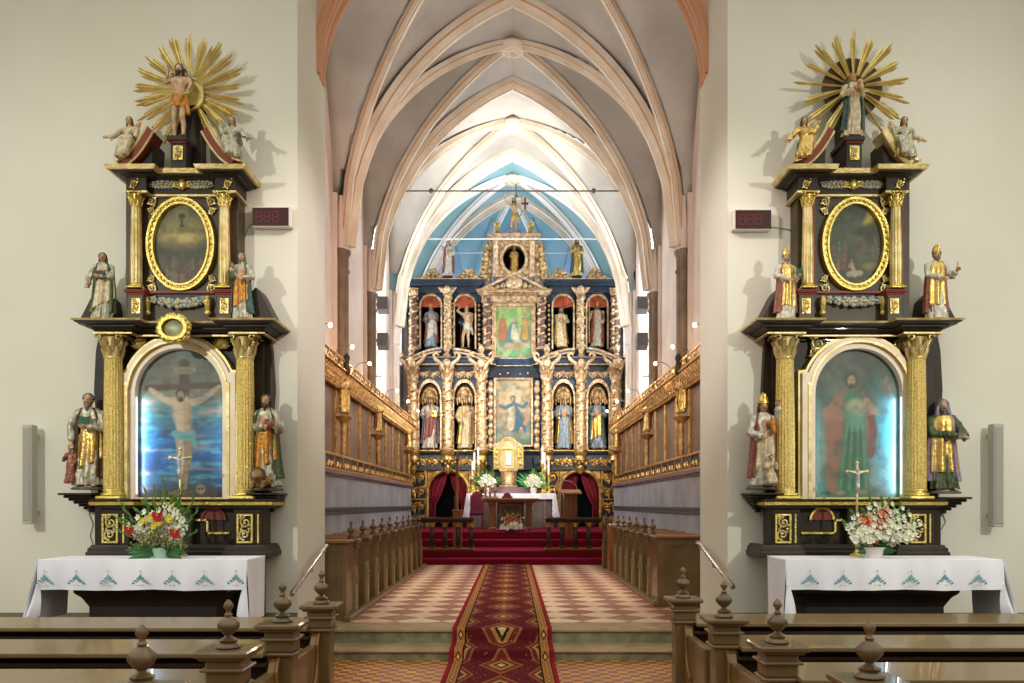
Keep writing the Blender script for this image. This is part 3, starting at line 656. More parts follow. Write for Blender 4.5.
def canvas(name, m, parent, y, fn, x0, x1, z0, zt, nu=90, nv=140, th=.02):
    """board with painted front at depth y; zt(x) gives the top outline; fn paints"""
    us = np.linspace(0, 1, nu); W_ = x1-x0; xs = x0+us*W_; top = np.array([zt(x) for x in xs]); bot = np.array([z0(x) for x in xs]) if callable(z0) else np.full(nu, z0)
    V = []; uu = np.zeros((nu, nv)); vv = np.zeros((nu, nv)); zb = bot.min()
    for i in range(nu):
        for j in range(nv):
            z = bot[i]+(top[i]-bot[i])*j/(nv-1); uu[i, j] = us[i]; vv[i, j] = (z-zb)/W_; V.append((xs[i], y, z))
    Fc = [(i*nv+j, (i+1)*nv+j, (i+1)*nv+j+1, i*nv+j+1) for i in range(nu-1) for j in range(nv-1)]
    nf = len(V); loop = [i*nv for i in range(nu)]+[(nu-1)*nv+j for j in range(1, nv)]+[i*nv+nv-1 for i in range(nu-2, -1, -1)]+[j for j in range(nv-2, 0, -1)]
    V2 = V+[(V[i][0], y+th, V[i][2]) for i in loop]; n = len(loop)
    Fc += [(loop[(k+1) % n], loop[k], nf+k, nf+(k+1) % n) for k in range(n)]
    mb = MB(); mb.add(V2, Fc); o = mb.build(name, m, parent)
    C_ = Canvas(uu, vv); fn(C_); col = np.ones((len(V2), 4), dtype=np.float32); col[:nf, :3] = np.clip(C_.c.reshape(-1, 3), 0, 1); col[nf:, :3] = .1
    a = o.data.color_attributes.new('paint', 'FLOAT_COLOR', 'POINT'); a.data.foreach_set('color', col.ravel()); return o
M_paint = vcmat('oil_painting', .45, .35, .15)
# ------------------------------------------------------------------ side altars
M_cream = mat('cream_gilt_moulding', '#dccf94', .4, .35, col2='#c4ad5c', nscale=5, bump=.1, bscale=30)
M_led = mat('cool_strip_light', (.78, .86, 1), .4, emit=1.6)
M_shellm = M_palegold; M_cream2 = mat('rose_cream_moulding', '#f0e6d6', .45, .1, col2='#e2cfb4', nscale=4)
M_silverfol = mat('silvered_foliage', '#a9b6a6', .4, .5, col2='#4c6a5c', nscale=22, bump=.3, bscale=50)
def flower_ribbon(mb, x0, x1, z, y, h, sag=0.):
    n = 7
    for i in range(n):
        t = i/(n-1); x = x0+(x1-x0)*t; zz = z-sag*math.sin(PI*t); r = h*(.34+.14*math.sin(PI*t))
        mb.mi = 1 if i % 2 == 0 or True else 0
        for k in range(5): a = 2*PI*k/5+i; mb.ell((x+r*.6*math.cos(a), y, zz+r*.6*math.sin(a)), (r*.5, r*.45, r*.5), 7, 5)
        mb.mi = 2; mb.ell((x, y-r*.45, zz), r*.35, 7, 5); mb.mi = 0
        for sd in (-1, 1): leaf(mb, (x, y-.004, zz), (x+sd*r*1.5, y-.01, zz-sd*r*.7), r*.8, .012)
def console(mb, x, y, z1, w_, h, d):
    mb.bbox(x-w_/2, x+w_/2, y-d, y+.02, z1-.02, z1, .006); mb.bbox(x-w_*.42, x+w_*.42, y-d*.85, y+.02, z1-.045, z1-.02, .006)
    for k in range(5): t = k/5; mb.bbox(x-w_*.36*(1-t), x+w_*.36*(1-t), y-d*.7*(1-t), y+.02, z1-.045-h*(t+.2)*.8, z1-.045-h*t*.8, .006)
def side_altar(c, side, label):
    """c: centre column of the altar in the photograph frame; px offsets below are relative to the left one (182)"""
    o_ = c-182; mir = lambda px: px+o_
    def x(px, y): return X(px+o_, y)
    yb = 7.45
    root = empty('side_altar', (x(182, yb), 7.3, .0), label, 'altar'); be = 264 if side < 0 else 272; ce = 262 if side < 0 else 266
    # ---- predella and body
    d = MB(); yp = 7.15
    d.cornice([(x(92, yp), YF), (x(92, yp), yp-.0), (x(128, yp), yp), (x(128, yp), yp+.12), (x(228, yp), yp+.12), (x(228, yp), yp), (x(be, yp), yp), (x(be, yp), YF)], cp(BASEP, .04, Z(557, yp), Z(545, yp), .05))
    d.box(x(112, yp), x(252, yp), yp+.13, YF, .3, Z(545, yp))
    d.box(x(98, yb), x(266, yb), yb-.06, YF, Z(548, yb), Z(504, yb))
    d.box(x(101, yb-.02), x(264, yb-.02), yb-.02, YF, Z(504, yb), Z(333, yb))
    d.bbox(x(130, yb), x(234, yb), yb-.04, YF, Z(333, yb), Z(322, yb))
    for a in (100, 233.5): d.bbox(x(a, 7.2), x(a+29, 7.2), 7.2, yb, Z(546, 7.2), Z(506, 7.2), .008)
    # outer wing boards with curled silhouette
    for sd, a in ((-1, 97), (1, 268)):
        pts = [(x(a, yb), Z(500, yb)), (x(a+sd*4, yb), Z(470, yb)), (x(a+sd*2, yb), Z(430, yb)), (x(a+sd*5, yb), Z(390, yb)), (x(a+sd*3, yb), Z(350, yb)), (x(a, yb), Z(335, yb)), (x(a-sd*9, yb), Z(335, yb)), (x(a-sd*9, yb), Z(500, yb))]
        if sd > 0: pts = pts[::-1]
        d.prism(pts, yb+.03, YF)
    d.build('carcass', M_dark, root, bevel=.004)
    # pedestal panels and gilt lines
    g = MB(); g2 = MB()
    for a in (100, 234.5):
        X0, X1, Z0, Z1 = x(a+3, 7.2), x(a+19, 7.2), Z(543, 7.2), Z(514, 7.2)
        g = MB(); g2 = MB(); o1 = [(X0, Z0), (X1, Z0), (X1, Z1), (X0, Z1)]; e = .016; g.frame(o1, [(X0+e, Z0+e), (X1-e, Z0+e), (X1-e, Z1-e), (X0+e, Z1-e)], 7.175, 7.205)
        rinceau(g2, X0+e, X1-e, Z0+e*1.3, Z1-e*1.3, 7.185, vert=True, r=.011)
        g.box(x(a+23, 7.2), x(a+24.5, 7.2), 7.19, 7.205, Z(543, 7.2), Z(514, 7.2)); po = g.build('pedestal_panel_frame', M_gold, root, smooth=True); g2.build('scrollwork', M_palegold, po, smooth=True)
    g2.mi = 0
    g = MB(); yg = 7.17
    g.cornice([(x(97, yg), YF), (x(97, yg), yg), (x(131, yg), yg), (x(131, yg), 7.3), (x(232, yg), 7.3), (x(232, yg), yg), (x(268, yg), yg), (x(268, yg), YF)], cp(CORN, .045, Z(508, yg), Z(499, yg), .06))
    g.build('pedestal_cornice', [M_dark], root); g = MB()
    g.cornice([(x(97, yg), YF), (x(97, yg), yg), (x(131, yg), yg), (x(131, yg), 7.3), (x(232, yg), 7.3), (x(232, yg), yg), (x(268, yg), yg), (x(268, yg), YF)], [(-.01, Z(506, yg)), (.047, Z(505, yg)), (.05, Z(502, yg)), (-.01, Z(502, yg))])
    yc = yb-.07
    # stepped gilt line and arched niche of the tabernacle between the pedestals
    st = [(130, 533), (163, 533), (163, 520), (176, 520)]; st2 = [(190, 520), (208, 520), (208, 533), (229, 533)]
    for L in (st, st2):
        for (a, b_), (c_, e_) in zip(L, L[1:]): g.box(x(min(a, c_)-1, yc), x(max(a, c_)+1, yc), yc-.02, yc+.01, Z(max(b_, e_)+1, yc), Z(min(b_, e_)-1, yc))
    g.build('gilt_line', M_gold, root)
    t = MB(); t.bbox(x(172, yc), x(196, yc), yc-.09, yc, Z(545, yc), Z(508, yc), .01); t.mi = 1
    t.frame([(x(150 if side > 0 else 214, yc)-.0+dx*1.0, dz) for dx, dz in arc(0, Z(520, yc), .115, .12, 180 if side < 0 else 180, 0, 12)], [(x(150 if side > 0 else 214, yc)+dx, dz) for dx, dz in arc(0, Z(520, yc), .095, .10, 180, 0, 12)], yc-.02, yc+.01, False)
    t.mi = 2; t.prism(arc(x(150 if side > 0 else 214, yc), Z(520, yc), .094, .10, 180, 0, 12), yc-.006, yc+.01)
    t.build('tabernacle', [M_dark, M_gold if side > 0 else M_red, M_red], root)
    # ---- columns
    yc = 7.30
    for a in (113.5, 245):
        k = MB(); r = X(VX+9.2, yc); xc = x(a, yc)
        colbase(k, xc, yc, r*.93, Z(500, yc), Z(489, yc))
        co = MB(); co.lathe(xc, yc, [(r*.98, Z(489, yc)), (r*1.0, Z(470, yc)), (r*.97, Z(420, yc)), (r*.88, Z(358, yc))], 96, 20, .045)
        col = co.build('column', M_gold2, root, smooth=True, angle=60); k.build('column_base', M_gold, col, smooth=True)
        k = MB(); capital(k, xc, yc, r*.9, Z(359, yc), Z(334, yc)); k.build('capital', M_palegold, col, smooth=True)
        k = MB(); k.bbox(x(a-8.5, yc), x(a+8.5, yc), yc-.07, yb, Z(334, yc), Z(322, yc)); eb = k.build('entablature_block', M_dark, root)
        k = MB(); k.cornice([(x(a-9, yc), yb), (x(a-9, yc), yc-.07), (x(a+9, yc), yc-.07), (x(a+9, yc), yb)], cp(CORN, .015, Z(336, yc), Z(333, yc), .01)); k.mi = 1
        for q in range(6): an = q*PI/3; k.ell((x(a, yc)+.018*math.cos(an), yc-.078, Z(328, yc)+.028*math.sin(an)), (.014, .01, .02), 8, 5)
        k.build('block_ornament', [M_red, M_gold], eb, smooth=True)
    # ---- arch frame with crossettes, three stepped mouldings
    zc = Z(394, yb); cx = x(183, yb)
    def outline(w_, zs, top, n=26):
        Wm = w_*yb/F; return [(cx-Wm, Z(499, yb)), (cx-Wm, zs)]+arc(cx, zc, (top)*yb/F, (top)*yb/F, 180, 0, n)+[(cx+Wm, zs), (cx+Wm, Z(499, yb))]
    zs = Z(373, yb)
    def ol(wo, ra, zsh):
        Wo = wo*yb/F; R = ra*yb/F; zsx = Z(zsh, yb); 
        a_ = math.degrees(math.asin(min(1, max(0, (zsx-zc)/R)))); return [(cx-Wo, Z(499, yb)), (cx-Wo, zsx)]+arc(cx, zc, R, R*1.02, 180-a_, a_, 26)+[(cx+Wo, zsx), (cx+Wo, Z(499, yb))]
    f = MB(); f.frame(ol(60, 57, 372), ol(56, 53.5, 376), yb-.10, yb+.02, False); o1 = f.build('arch_frame', M_cream, root)
    f = MB(); f.frame(ol(57, 54, 375), ol(51, 49.5, 386), yb-.13, yb, False); f.build('moulding', M_cream2, o1)
    f = MB(); f.frame(ol(51.5, 50, 385), ol(48.5, 48, 390), yb-.14, yb, False); f.build('moulding', M_palegold, o1)
    f = MB(); f.frame(ol(49, 48.5, 389), ol(43.2, 43, 394), yb-.10, yb+.02, False); f.mi = 1
    f.box(cx-43.5*yb/F, cx+43.5*yb/F, yb-.10, yb, Z(500, yb), Z(497.4, yb)); f.build('moulding', [M_cream2, M_cream], o1)
    # cool strip lamps in the reveal behind the frame
    for sd in (-1, 1):
        strong = (sd == side); l = MB(); l.box(cx+sd*43.3*yb/F-.006, cx+sd*43.3*yb/F+.006, yb-.075, yb-.06, Z(494, yb), Z(398, yb)); lo = l.build('strip_light', M_led, root)
        lp = lamp('strip_lamp', 'AREA', (cx+sd*.365, yb-.07, Z(446, yb)), 2.8 if strong else .3, (.70, .78, 1), .03, .85, to=(cx, yb-.035, Z(446, yb)))
    R = 43.4*yb/F
    top = lambda xx: zc+math.sqrt(max(R*R-(xx-cx)**2, 0))
    def paintL(C):
        C.grad([(0, '#3a4a52'), (.12, '#33566a'), (.3, '#3a6f96'), (.5, '#2b6aa6'), (.75, '#3584b4'), (1.0, '#4f9a9c'), (1.15, '#86917c'), (1.4, '#77796a'), (1.8, '#5f6a5e')])
        C.noise('#1d4a8c', 3, .8, 3, 3.5); C.noise('#68c3c4', 4, .55, 9, 5, .52, .7); C.noise('#b9a494', 3, .5, 14, 6, .55, .72); C.noise('#27402f', 5, .4, 21)
        C.fill('#6a7260', np.clip((C.v-1.16)/.14, 0, 1)*.75); C.noise('#3f4a3c', 5, .35, 5, lo=.4)
        C.fill('#c0a594', np.clip(1-abs(C.v-.98-.1*(C.u-.7))/.07, 0, 1)*np.clip((C.u-.62)*4, 0, 1)*.7)
        C.fill('#3a2c26', np.clip((.16-C.v)/.12+fbm(C.u, C.v, 4, 2)*.3, 0, 1)*.85)
        C.limb([(.53, 0), (.53, 1.55)], .06, '#54402f', .3); C.limb([(.1, 1.27), (.95, 1.30)], .035, '#57493a', .3); C.limb([(.45, 1.47), (.62, 1.47)], .045, '#8c8a72', .2); C.limb([(.45, 1.47), (.62, 1.47)], .008, '#5c5a48', .6, .6)
        sk, sh = '#b9a98a', '#8b7c62'
        C.limb([(.5, 1.08), (.32, 1.13), (.14, 1.25)], [.05, .035, .025], sk); C.limb([(.54, 1.08), (.74, 1.14), (.93, 1.28)], [.05, .035, .025], sk)
        C.limb([(.5, 1.1), (.51, .92), (.52, .78), (.52, .7)], [.10, .105, .075, .085], sk, .25); C.limb([(.49, .7), (.49, .45), (.53, .25), (.52, .12)], [.055, .045, .035, .025], sk); C.limb([(.56, .7), (.58, .47), (.54, .27), (.54, .12)], [.055, .04, .035, .025], sh)
        for k in range(4): C.limb([(.44, 1.02-.05*k), (.58, 1.01-.05*k)], .007, sh, 1.2, .25)
        C.limb([(.53, 1.12), (.53, .8)], .01, sh, 1., .35); C.limb([(.58, 1.08), (.59, .8), (.58, .5)], [.03, .04, .02], sh, 1.2, .6); C.limb([(.43, .74), (.54, .70), (.63, .74)], .045, '#5f9a98', .3); C.limb([(.6, .74), (.66, .6)], .03, '#5f9a98')
        C.blob(.49, 1.2, .06, .075, '#4b3b2c'); C.blob(.49, 1.18, .04, .055, '#a18d70'); C.blob(.49, 1.135, .03, .03, '#4b3b2c')
        C.blob(.72, .1, .055, .055, '#8a7c6c'); C.blob(.70, .105, .012, .014, '#2a211d'); C.blob(.735, .105, .012, .014, '#2a211d'); C.blob(.45, .06, .09, .035, '#6b5a4a')
        C.noise('#1c3558', 9, .35, 40, 3, .5, .75); C.noise('#3b3a30', 12, .25, 41)
    def paintR(C):
        C.grad([(0, '#56665a'), (.5, '#6f8a7e'), (1.0, '#5d7466'), (1.3, '#4c564a'), (1.8, '#464c42')])
        C.noise('#2f8f7d', 3, .6, 4); C.noise('#a8b2a4', 4, .45, 8); C.noise('#2c3a38', 5, .4, 12)
        C.blob(.86, .9, .14, .42, '#3aa6b2', .9, .8); C.blob(.8, .55, .12, .4, '#4fb3c8', 1., .55); C.blob(.86, 1.3, .07, .09, '#a09a86', .6)
        C.blob(.18, .7, .06, .2, '#3fae90', .9, .6)
        C.blob(.45, 1.4, .14, .14, '#6d7a5e', .4, .7); C.blob(.45, 1.4, .11, .11, '#4e5848', .4, .7)
        C.limb([(.38, 1.14), (.26, .85), (.25, .45), (.24, .12)], [.1, .13, .10, .07], '#9a6a54'); C.limb([(.3, 1.1), (.17, .98), (.36, .94)], .055, '#a8775e')
        C.limb([(.5, 1.18), (.62, .9), (.68, .55)], [.1, .07, .05], '#a65a4c'); C.limb([(.66, 1.05), (.7, .75), (.66, .5)], .045, '#7e3f3a')
        C.limb([(.48, 1.14), (.5, .9), (.48, .55), (.46, .12)], [.12, .13, .14, .19], '#3d7a58')
        for k in range(7): C.limb([(.4+.03*k, .85), (.32+.05*k, .1)], .009, '#1f4a38' if k % 2 else '#69a884', .8, .6)
        C.blob(.5, 1.05, .10, .09, '#b9b496', .5, .8); C.blob(.5, 1.03, .03, .035, '#b57b52', .6)
        C.limb([(.62, 1.12), (.72, 1.0), (.56, .98)], .04, '#a88a72'); C.limb([(.5, .95), (.5, .9)], .11, '#74a88c', .6, .6)
        C.blob(.45, 1.36, .075, .10, '#40332a'); C.blob(.45, 1.35, .046, .068, '#b39c7c'); C.blob(.45, 1.29, .035, .035, '#4a3a2c')
        for sd in (-.017, .017): C.blob(.45+sd, 1.36, .009, .006, '#231a14')
        C.blob(.33, .06, .05, .025, '#a58a6c'); C.blob(.58, .07, .05, .025, '#a58a6c'); C.noise('#5b6656', 7, .55, 40, 1, .35, .8); C.noise('#2c3a34', 11, .4, 41); C.fill('#56665c', .2)
    canvas('painting', M_paint, root, yb-.03, paintL if side < 0 else paintR, cx-R*.995, cx+R*.995, Z(498, yb), top, 110, 190)
    # ---- shells / spandrel ornament and cartouche
    for a in (144, 224):
        m = MB(); xc, zz = x(a, yb), Z(347, yb)
        for k in range(9):
            t = PI*(.08+.84*k/8); leaf(m, (xc, yb-.07, zz-.03), (xc+.095*math.cos(t), yb-.09, zz-.03+.12*math.sin(t)), .034, .03)
        if side > 0:
            m = MB(); scroll(m, xc, zz+.02, yb-.06, .06, PI/2, 1 if a < 182 else -1, .014); scroll(m, xc-.03, zz-.06, yb-.06, .04, -PI/2, -1 if a < 182 else 1, .012)
        m.build('shell' if side < 0 else 'spandrel_scroll', M_shellm, root, smooth=True)
    if side < 0:
        m = MB(); yk = 7.1; xc, zz = x(175, yk), Z(329, yk); m.frame(arc(xc, zz, .125, .105, 0, 360, 32)[:-1], arc(xc, zz, .095, .078, 0, 360, 32)[:-1], yk-.06, yk+.02)
        for k in range(16): a_ = 2*PI*k/16; m.ell((xc+.13*math.cos(a_), yk-.03, zz+.11*math.sin(a_)), (.026, .02, .026), 8, 5)
        for k in range(8): a_ = 2*PI*k/8+.2; leaf(m, (xc+.12*math.cos(a_), yk-.02, zz+.10*math.sin(a_)), (xc+.165*math.cos(a_), yk-.03, zz+.14*math.sin(a_)), .04, .02)
        ca = m.build('cartouche', M_gold, root, smooth=True); m = MB(); m.ell((xc, yk-.01, zz), (.096, .03, .08), 20, 10); m.build('cartouche_boss', mat('painted_boss', '#b9bf94', .35, col2='#8b8f62', nscale=12), ca, smooth=True)
    # ---- main cornice
    yk = 7.12
    def plan(ya, a0, a1, b0, b1, yr): return [(x(a0, ya), YF), (x(a0, ya), ya), (x(b0, ya), ya), (x(b0, ya), yr), (x(b1, ya), yr), (x(b1, ya), ya), (x(a1, ya), ya), (x(a1, ya), YF)]
    m = MB(); m.cornice(plan(7.20, 98, ce, 130, 234, 7.32), cp([(0,0),(.2,0),(.25,.2),(.5,.35),(.5,.5),(.9,.62),(1,.7),(1,1),(0,1)], .14, Z(331, 7.2), Z(319.5, 7.1), .12))
    mc = m.build('main_cornice', M_dark, root); m = MB()
    m.cornice(plan(7.20, 98, ce, 130, 234, 7.32), [(0, Z(333, 7.15)), (.03, Z(333, 7.15)), (.03, Z(331.5, 7.15)), (0, Z(331.5, 7.15))])
    m.cornice(plan(7.20, 98, ce, 130, 234, 7.32), [(0, Z(320, 7.05)), (.155, Z(319.8, 7.05)), (.16, Z(318, 7.05)), (0, Z(317.6, 7.05))]); m.build('gilt_edge', M_palegold, mc)
    zt = Z(318, 7.05)
    # ---- raking pieces beside the attic
    for sd, a in ((-1, 84), (1, 280)):
        yr = 7.40; pts = [(x(a, yr), zt), (x(a-sd*16, yr), Z(296, yr)), (x(a-sd*20, yr), Z(290, yr)), (x(a-sd*30, yr), Z(300, yr)), (x(a-sd*34, yr), zt)]
        if sd > 0: pts = pts[::-1]
        m = MB(); m.prism(pts, yr-.12, YF-.005); m.build('raking_scroll', M_dark, root, bevel=.01)
    # ---- attic with pedestals and garland
    m = MB(); ya = 7.36; m.box(x(126, ya), x(238, ya), ya, YF, zt, Z(180, ya))
    for a in (127.5, 216): m.bbox(x(a, 7.22), x(a+15.5, 7.22), 7.22, ya, zt, Z(293.5, 7.22), .006)
    m.build('attic_body', mat('olive_brown_timber', '#4a3e26', .5, col2='#382e1a', nscale=5), root); m = MB()
    for a in (127.5, 216):
        m.cornice([(x(a, 7.22), ya), (x(a, 7.22), 7.22), (x(a+15.5, 7.22), 7.22), (x(a+15.5, 7.22), ya)], cp(CORN, .025, Z(295, 7.2), Z(289.5, 7.2), .02))
    m.box(x(143, ya), x(216, ya), ya-.03, ya, Z(294, ya), Z(291.5, ya)); m.mi = 1
    for a in (127.5, 216):
        X0, X1, Z0, Z1 = x(a+3.5, 7.2), x(a+12, 7.2), Z(313, 7.2), Z(298, 7.2); m.box(X0, X1, 7.21, 7.225, Z0, Z1); m.mi = 2; rinceau(m, X0+.005, X1-.005, Z0+.006, Z1-.006, 7.205, vert=True, r=.006); m.mi = 1
        for sd in (-1, 1):
            if (a < 182) == (sd > 0):
                xs = x(a+7.7+sd*14, ya); m.mi = 2; m.ell((xs, ya-.05, Z(300, ya)), (.026, .026, .03), 10, 7); m.cap((xs, ya-.05, Z(303, ya)), (xs, ya-.04, Z(312, ya)), .035, .022, 8); m.ell((xs, ya-.05, Z(314, ya)), (.035, .025, .025)); m.mi = 1
    m.build('attic_ornament', [M_red, M_palegold, M_gold], root, smooth=True)
    m = MB(); flower_ribbon(m, x(156, ya), x(206, ya), Z(301, ya), ya-.05, .10, .035 if side < 0 else .02); m.build('garland', [M_silverfol, mat('garland_bloom', '#c8c2b0', .5, .1, col2='#8a9a9c', nscale=20), M_palegold], root, smooth=True)
    # ---- oval painting
    cx2, cz2 = x(182.5, ya), Z(245.5, ya); k_ = ya/F
    m = MB(); m.frame(arc(cx2, cz2, 34*k_, 46.5*k_, 0, 360, 72)[:-1], arc(cx2, cz2, 31.5*k_, 44*k_, 0, 360, 72)[:-1], ya-.06, ya+.02)
    m.frame(arc(cx2, cz2, 31.8*k_, 44.3*k_, 0, 360, 72)[:-1], arc(cx2, cz2, 28.5*k_, 41.3*k_, 0, 360, 72)[:-1], ya-.045, ya+.02)
    m.frame(arc(cx2, cz2, 28.7*k_, 41.5*k_, 0, 360, 72)[:-1], arc(cx2, cz2, 27*k_, 39.7*k_, 0, 360, 72)[:-1], ya-.06, ya+.02)
    for q in range(44): a_ = 2*PI*q/44; m.ell((cx2+31*k_*math.cos(a_), ya-.05, cz2+43.4*k_*math.sin(a_)), (.016, .016, .016), 7, 5)
    of = m.build('oval_frame', M_gold, root, smooth=True, angle=50)
    rx, rz = 27.5*k_, 40.3*k_
    def pO1(C):
        C.grad([(0, '#3a3626'), (.4, '#4b4834'), (.8, '#3c4636'), (1.1, '#6b6a48'), (1.5, '#56553a')]); C.blob(.5, .92, .4, .18, '#a79a58', 1.2, .8); C.blob(.5, 1.3, .3, .25, '#7c7a48', 1.4, .8)
        C.blob(.5, .86, .3, .07, '#c0ae68', .9, .7); C.limb([(.5, 1.2), (.5, 1.1)], .02, '#3a3420'); C.blob(.5, 1.26, .065, .05, '#38321e'); C.blob(.5, 1.08, .05, .015, '#3a3420')
        for q in (-.33, -.2, .22, .34): C.blob(.5+q, .98+.05*abs(q), .06, .05, '#7a6e4a', .6, .8)
        rnd = random.Random(2)
        for _ in range(34): C.person(rnd.uniform(.08, .92), rnd.uniform(.0, .34), rnd.uniform(.16, .24), rnd.choice(['#5c4a34', '#6d5a42', '#4a4a3a', '#6a4434', '#57604a']), '#8a7a5a', '#2e2a1e')
        C.noise('#26261a', 6, .45, 3)
    def pO2(C):
        C.grad([(0, '#3c3a2a'), (.4, '#454632'), (.8, '#47543e'), (1.5, '#3e4a3a')]); C.noise('#62704f', 4, .5, 5); C.noise('#262a1f', 4, .5, 8)
        C.limb([(.95, 1.45), (.68, 1.1)], [.1, .04], '#c0ae3c', 1.2, .8)
        C.limb([(.6, .95), (.7, 1.0), (.95, .8)], [.06, .12, .2], '#33352a', .5, .8)
        rnd = random.Random(4)
        for _ in range(18): C.person(rnd.uniform(.55, .95), rnd.uniform(.45, .8), rnd.uniform(.18, .26), rnd.choice(['#5c5a44', '#6d4a38', '#4a5a4a', '#54543c']), '#8a7a5a', '#2e2a1e')
        for _ in range(9): C.person(rnd.uniform(.1, .4), rnd.uniform(.3, .55), rnd.uniform(.2, .3), rnd.choice(['#7a6a4a', '#6d4a38', '#4a5a4a']), '#98845c', '#2e2a1e')
        C.person(.5, .18, .3, '#a38a6c', lean=-.2); C.limb([(.4, .2), (.6, .22)], .05, '#9a9a8a'); C.blob(.78, .35, .14, .06, '#8a8448', .8, .7); C.noise('#20221a', 7, .35, 13)
    canvas('oval_painting', M_paint, root, ya-.015, pO1 if side < 0 else pO2, cx2-rx*.999, cx2+rx*.999, lambda xx: cz2-rz*math.sqrt(max(1-((xx-cx2)/rx)**2, 0)), lambda xx: cz2+rz*math.sqrt(max(1-((xx-cx2)/rx)**2, 0)), 70, 90, .01)
    for sx_ in (-1, 1):
        for sz in (-1, 1):
            m = MB(); xx, zz = cx2+sx_*30*k_, cz2+sz*40*k_; scroll(m, xx, zz+.03*sz, ya-.02, .042, PI/2*sz, sx_*sz, .010); scroll(m, xx+sx_*.008, zz-.055*sz, ya-.02, .032, -PI/2*sz, -sx_*sz, .009)
            m.build('spandrel_scrollwork', M_palegold, root, smooth=True)
    # ---- upper columns
    yc = 7.28
    for a in (136.3, 224.3):
        r = 5.3*yc/F; xc = x(a, yc); co = MB(); co.lathe(xc, yc, [(r*1.02, Z(284, yc)), (r*1.05, Z(262, yc)), (r*.84, Z(207, yc))], 64, 12, .06)
        col = co.build('upper_column', M_palegold, root, smooth=True, angle=60)
        k = MB(); colbase(k, xc, yc, r, Z(289.5, yc), Z(284, yc)); k.build('column_base', M_gold, col, smooth=True)
        k = MB(); capital(k, xc, yc, r*.9, Z(207.5, yc), Z(193, yc)); k.build('capital', M_gold, col, smooth=True)
    m = MB(); m.box(x(141, ya), x(143, ya), ya-.02, ya, Z(289, ya), Z(196, ya)); m.box(x(229.5, ya), x(231, ya), ya-.02, ya, Z(289, ya), Z(196, ya)); m.box(x(141, ya), x(217, ya), ya-.025, ya, Z(195, ya), Z(193, ya)); m.build('red_fillet', M_red, root)
    # ---- upper entablature
    yk = 7.24; pl = [(x(127, yk), YF), (x(127, yk), yk), (x(146, yk), yk), (x(146, yk), 7.33), (x(215, yk), 7.33), (x(215, yk), yk), (x(235, yk), yk), (x(235, yk), YF)]
    m = MB(); m.cornice(pl, [(-.05, Z(192, yk)), (.0, Z(192, yk)), (.0, Z(177, yk)), (-.05, Z(177, yk))]); m.cornice(pl, cp(CORN, .12, Z(178, yk), Z(169, 7.15), .1)); en = m.build('upper_entablature', M_dark, root)
    m = MB(); m.cornice(pl, [(-.02, Z(169.4, 7.13)), (.125, Z(169.2, 7.13)), (.14, Z(165, 7.13)), (-.02, Z(165, 7.13))]); m.cornice(pl, [(-.02, Z(193.4, yk)), (.015, Z(193, yk)), (.015, Z(191, yk)), (-.02, Z(191, yk))]); m.build('gilt_edge', M_palegold, en)
    FO = [M_silverfol, MATS['garland_bloom'], M_gold]
    for p_, q_ in ((152, 176), (189, 211)): m = MB(); flower_ribbon(m, x(p_, 7.33), x(q_, 7.33), Z(185, 7.33), 7.32, .085); m.build('frieze_garland', FO, root, smooth=True)
    m = MB(); m.mi = 2; m.ell((x(182, 7.3), 7.31, Z(184, 7.3)), (.04, .03, .05)); [scroll(m, x(182+sd*6, 7.3), Z(184, 7.3), 7.31, .03, 0, sd, .008) for sd in (-1, 1)]
    m.build('frieze_ornament', FO, root, smooth=True)
    for a in (131, 224.5): m = MB(); rinceau(m, x(a, yk), x(a+9, yk), Z(190, yk), Z(179, yk), yk-.01, n=1, vert=True, r=.008); m.build('block_ornament', M_gold, root, smooth=True)
    zt2 = Z(165, 7.13)
    # ---- curved broken pediment
    for sd in (-1, 1):
        yr = 7.30; pts_o = []; pts_i = []
        n = 12
        for i in range(n+1):
            t = i/n; px_ = 182+sd*(62-32*t**.85)*1.0; py_ = 165-34*t**1.5
            nx_ = .8; pts_o.append((x(px_-sd*0, yr), Z(py_-0, yr))); pts_i.append((x(px_-sd*6.5, yr), Z(py_+5.5 if i else 165, yr)))
        m = MB(); m.frame(pts_o, pts_i, yr-.10, yr+.1, False); cu = m.build('curved_pediment', [M_red if side < 0 or sd < 0 else M_palegold], root, smooth=True)
        m = MB(); m.tube([(a_, yr-.10, b_) for a_, b_ in pts_o], .014, 8); m.tube([(a_, yr-.10, b_) for a_, b_ in pts_i[1:]], .010, 8); m.build('gilt_edge', M_palegold, cu, smooth=True)
        m = MB(); q_ = [(x(182+sd*53, yr), zt2), (x(182+sd*28, yr), Z(142, yr)), (x(182+sd*30, yr), zt2)]
        if sd > 0: q_ = q_[::-1]
        m.prism(q_, yr-.02, YF-.02); m.build('pediment_block', M_dark, root)
    # ---- top pedestal, shaft and sunburst
    yt = 7.25; m = MB(); xo = 0 if side < 0 else 0
    xs = 179 if side < 0 else 181.5
    m.bbox(x(xs-7.5, yt), x(xs+8, yt), yt-.02, YF, zt2, Z(141, yt), .006); m.bbox(x(xs-10, yt), x(xs+10, yt), yt-.05, YF, Z(143, yt), Z(138, yt), .008); m.box(x(xs-4 if side < 0 else xs-12, 7.4), x(xs+21 if side < 0 else xs+2, 7.4), 7.42, YF, zt2, Z(92, 7.4))
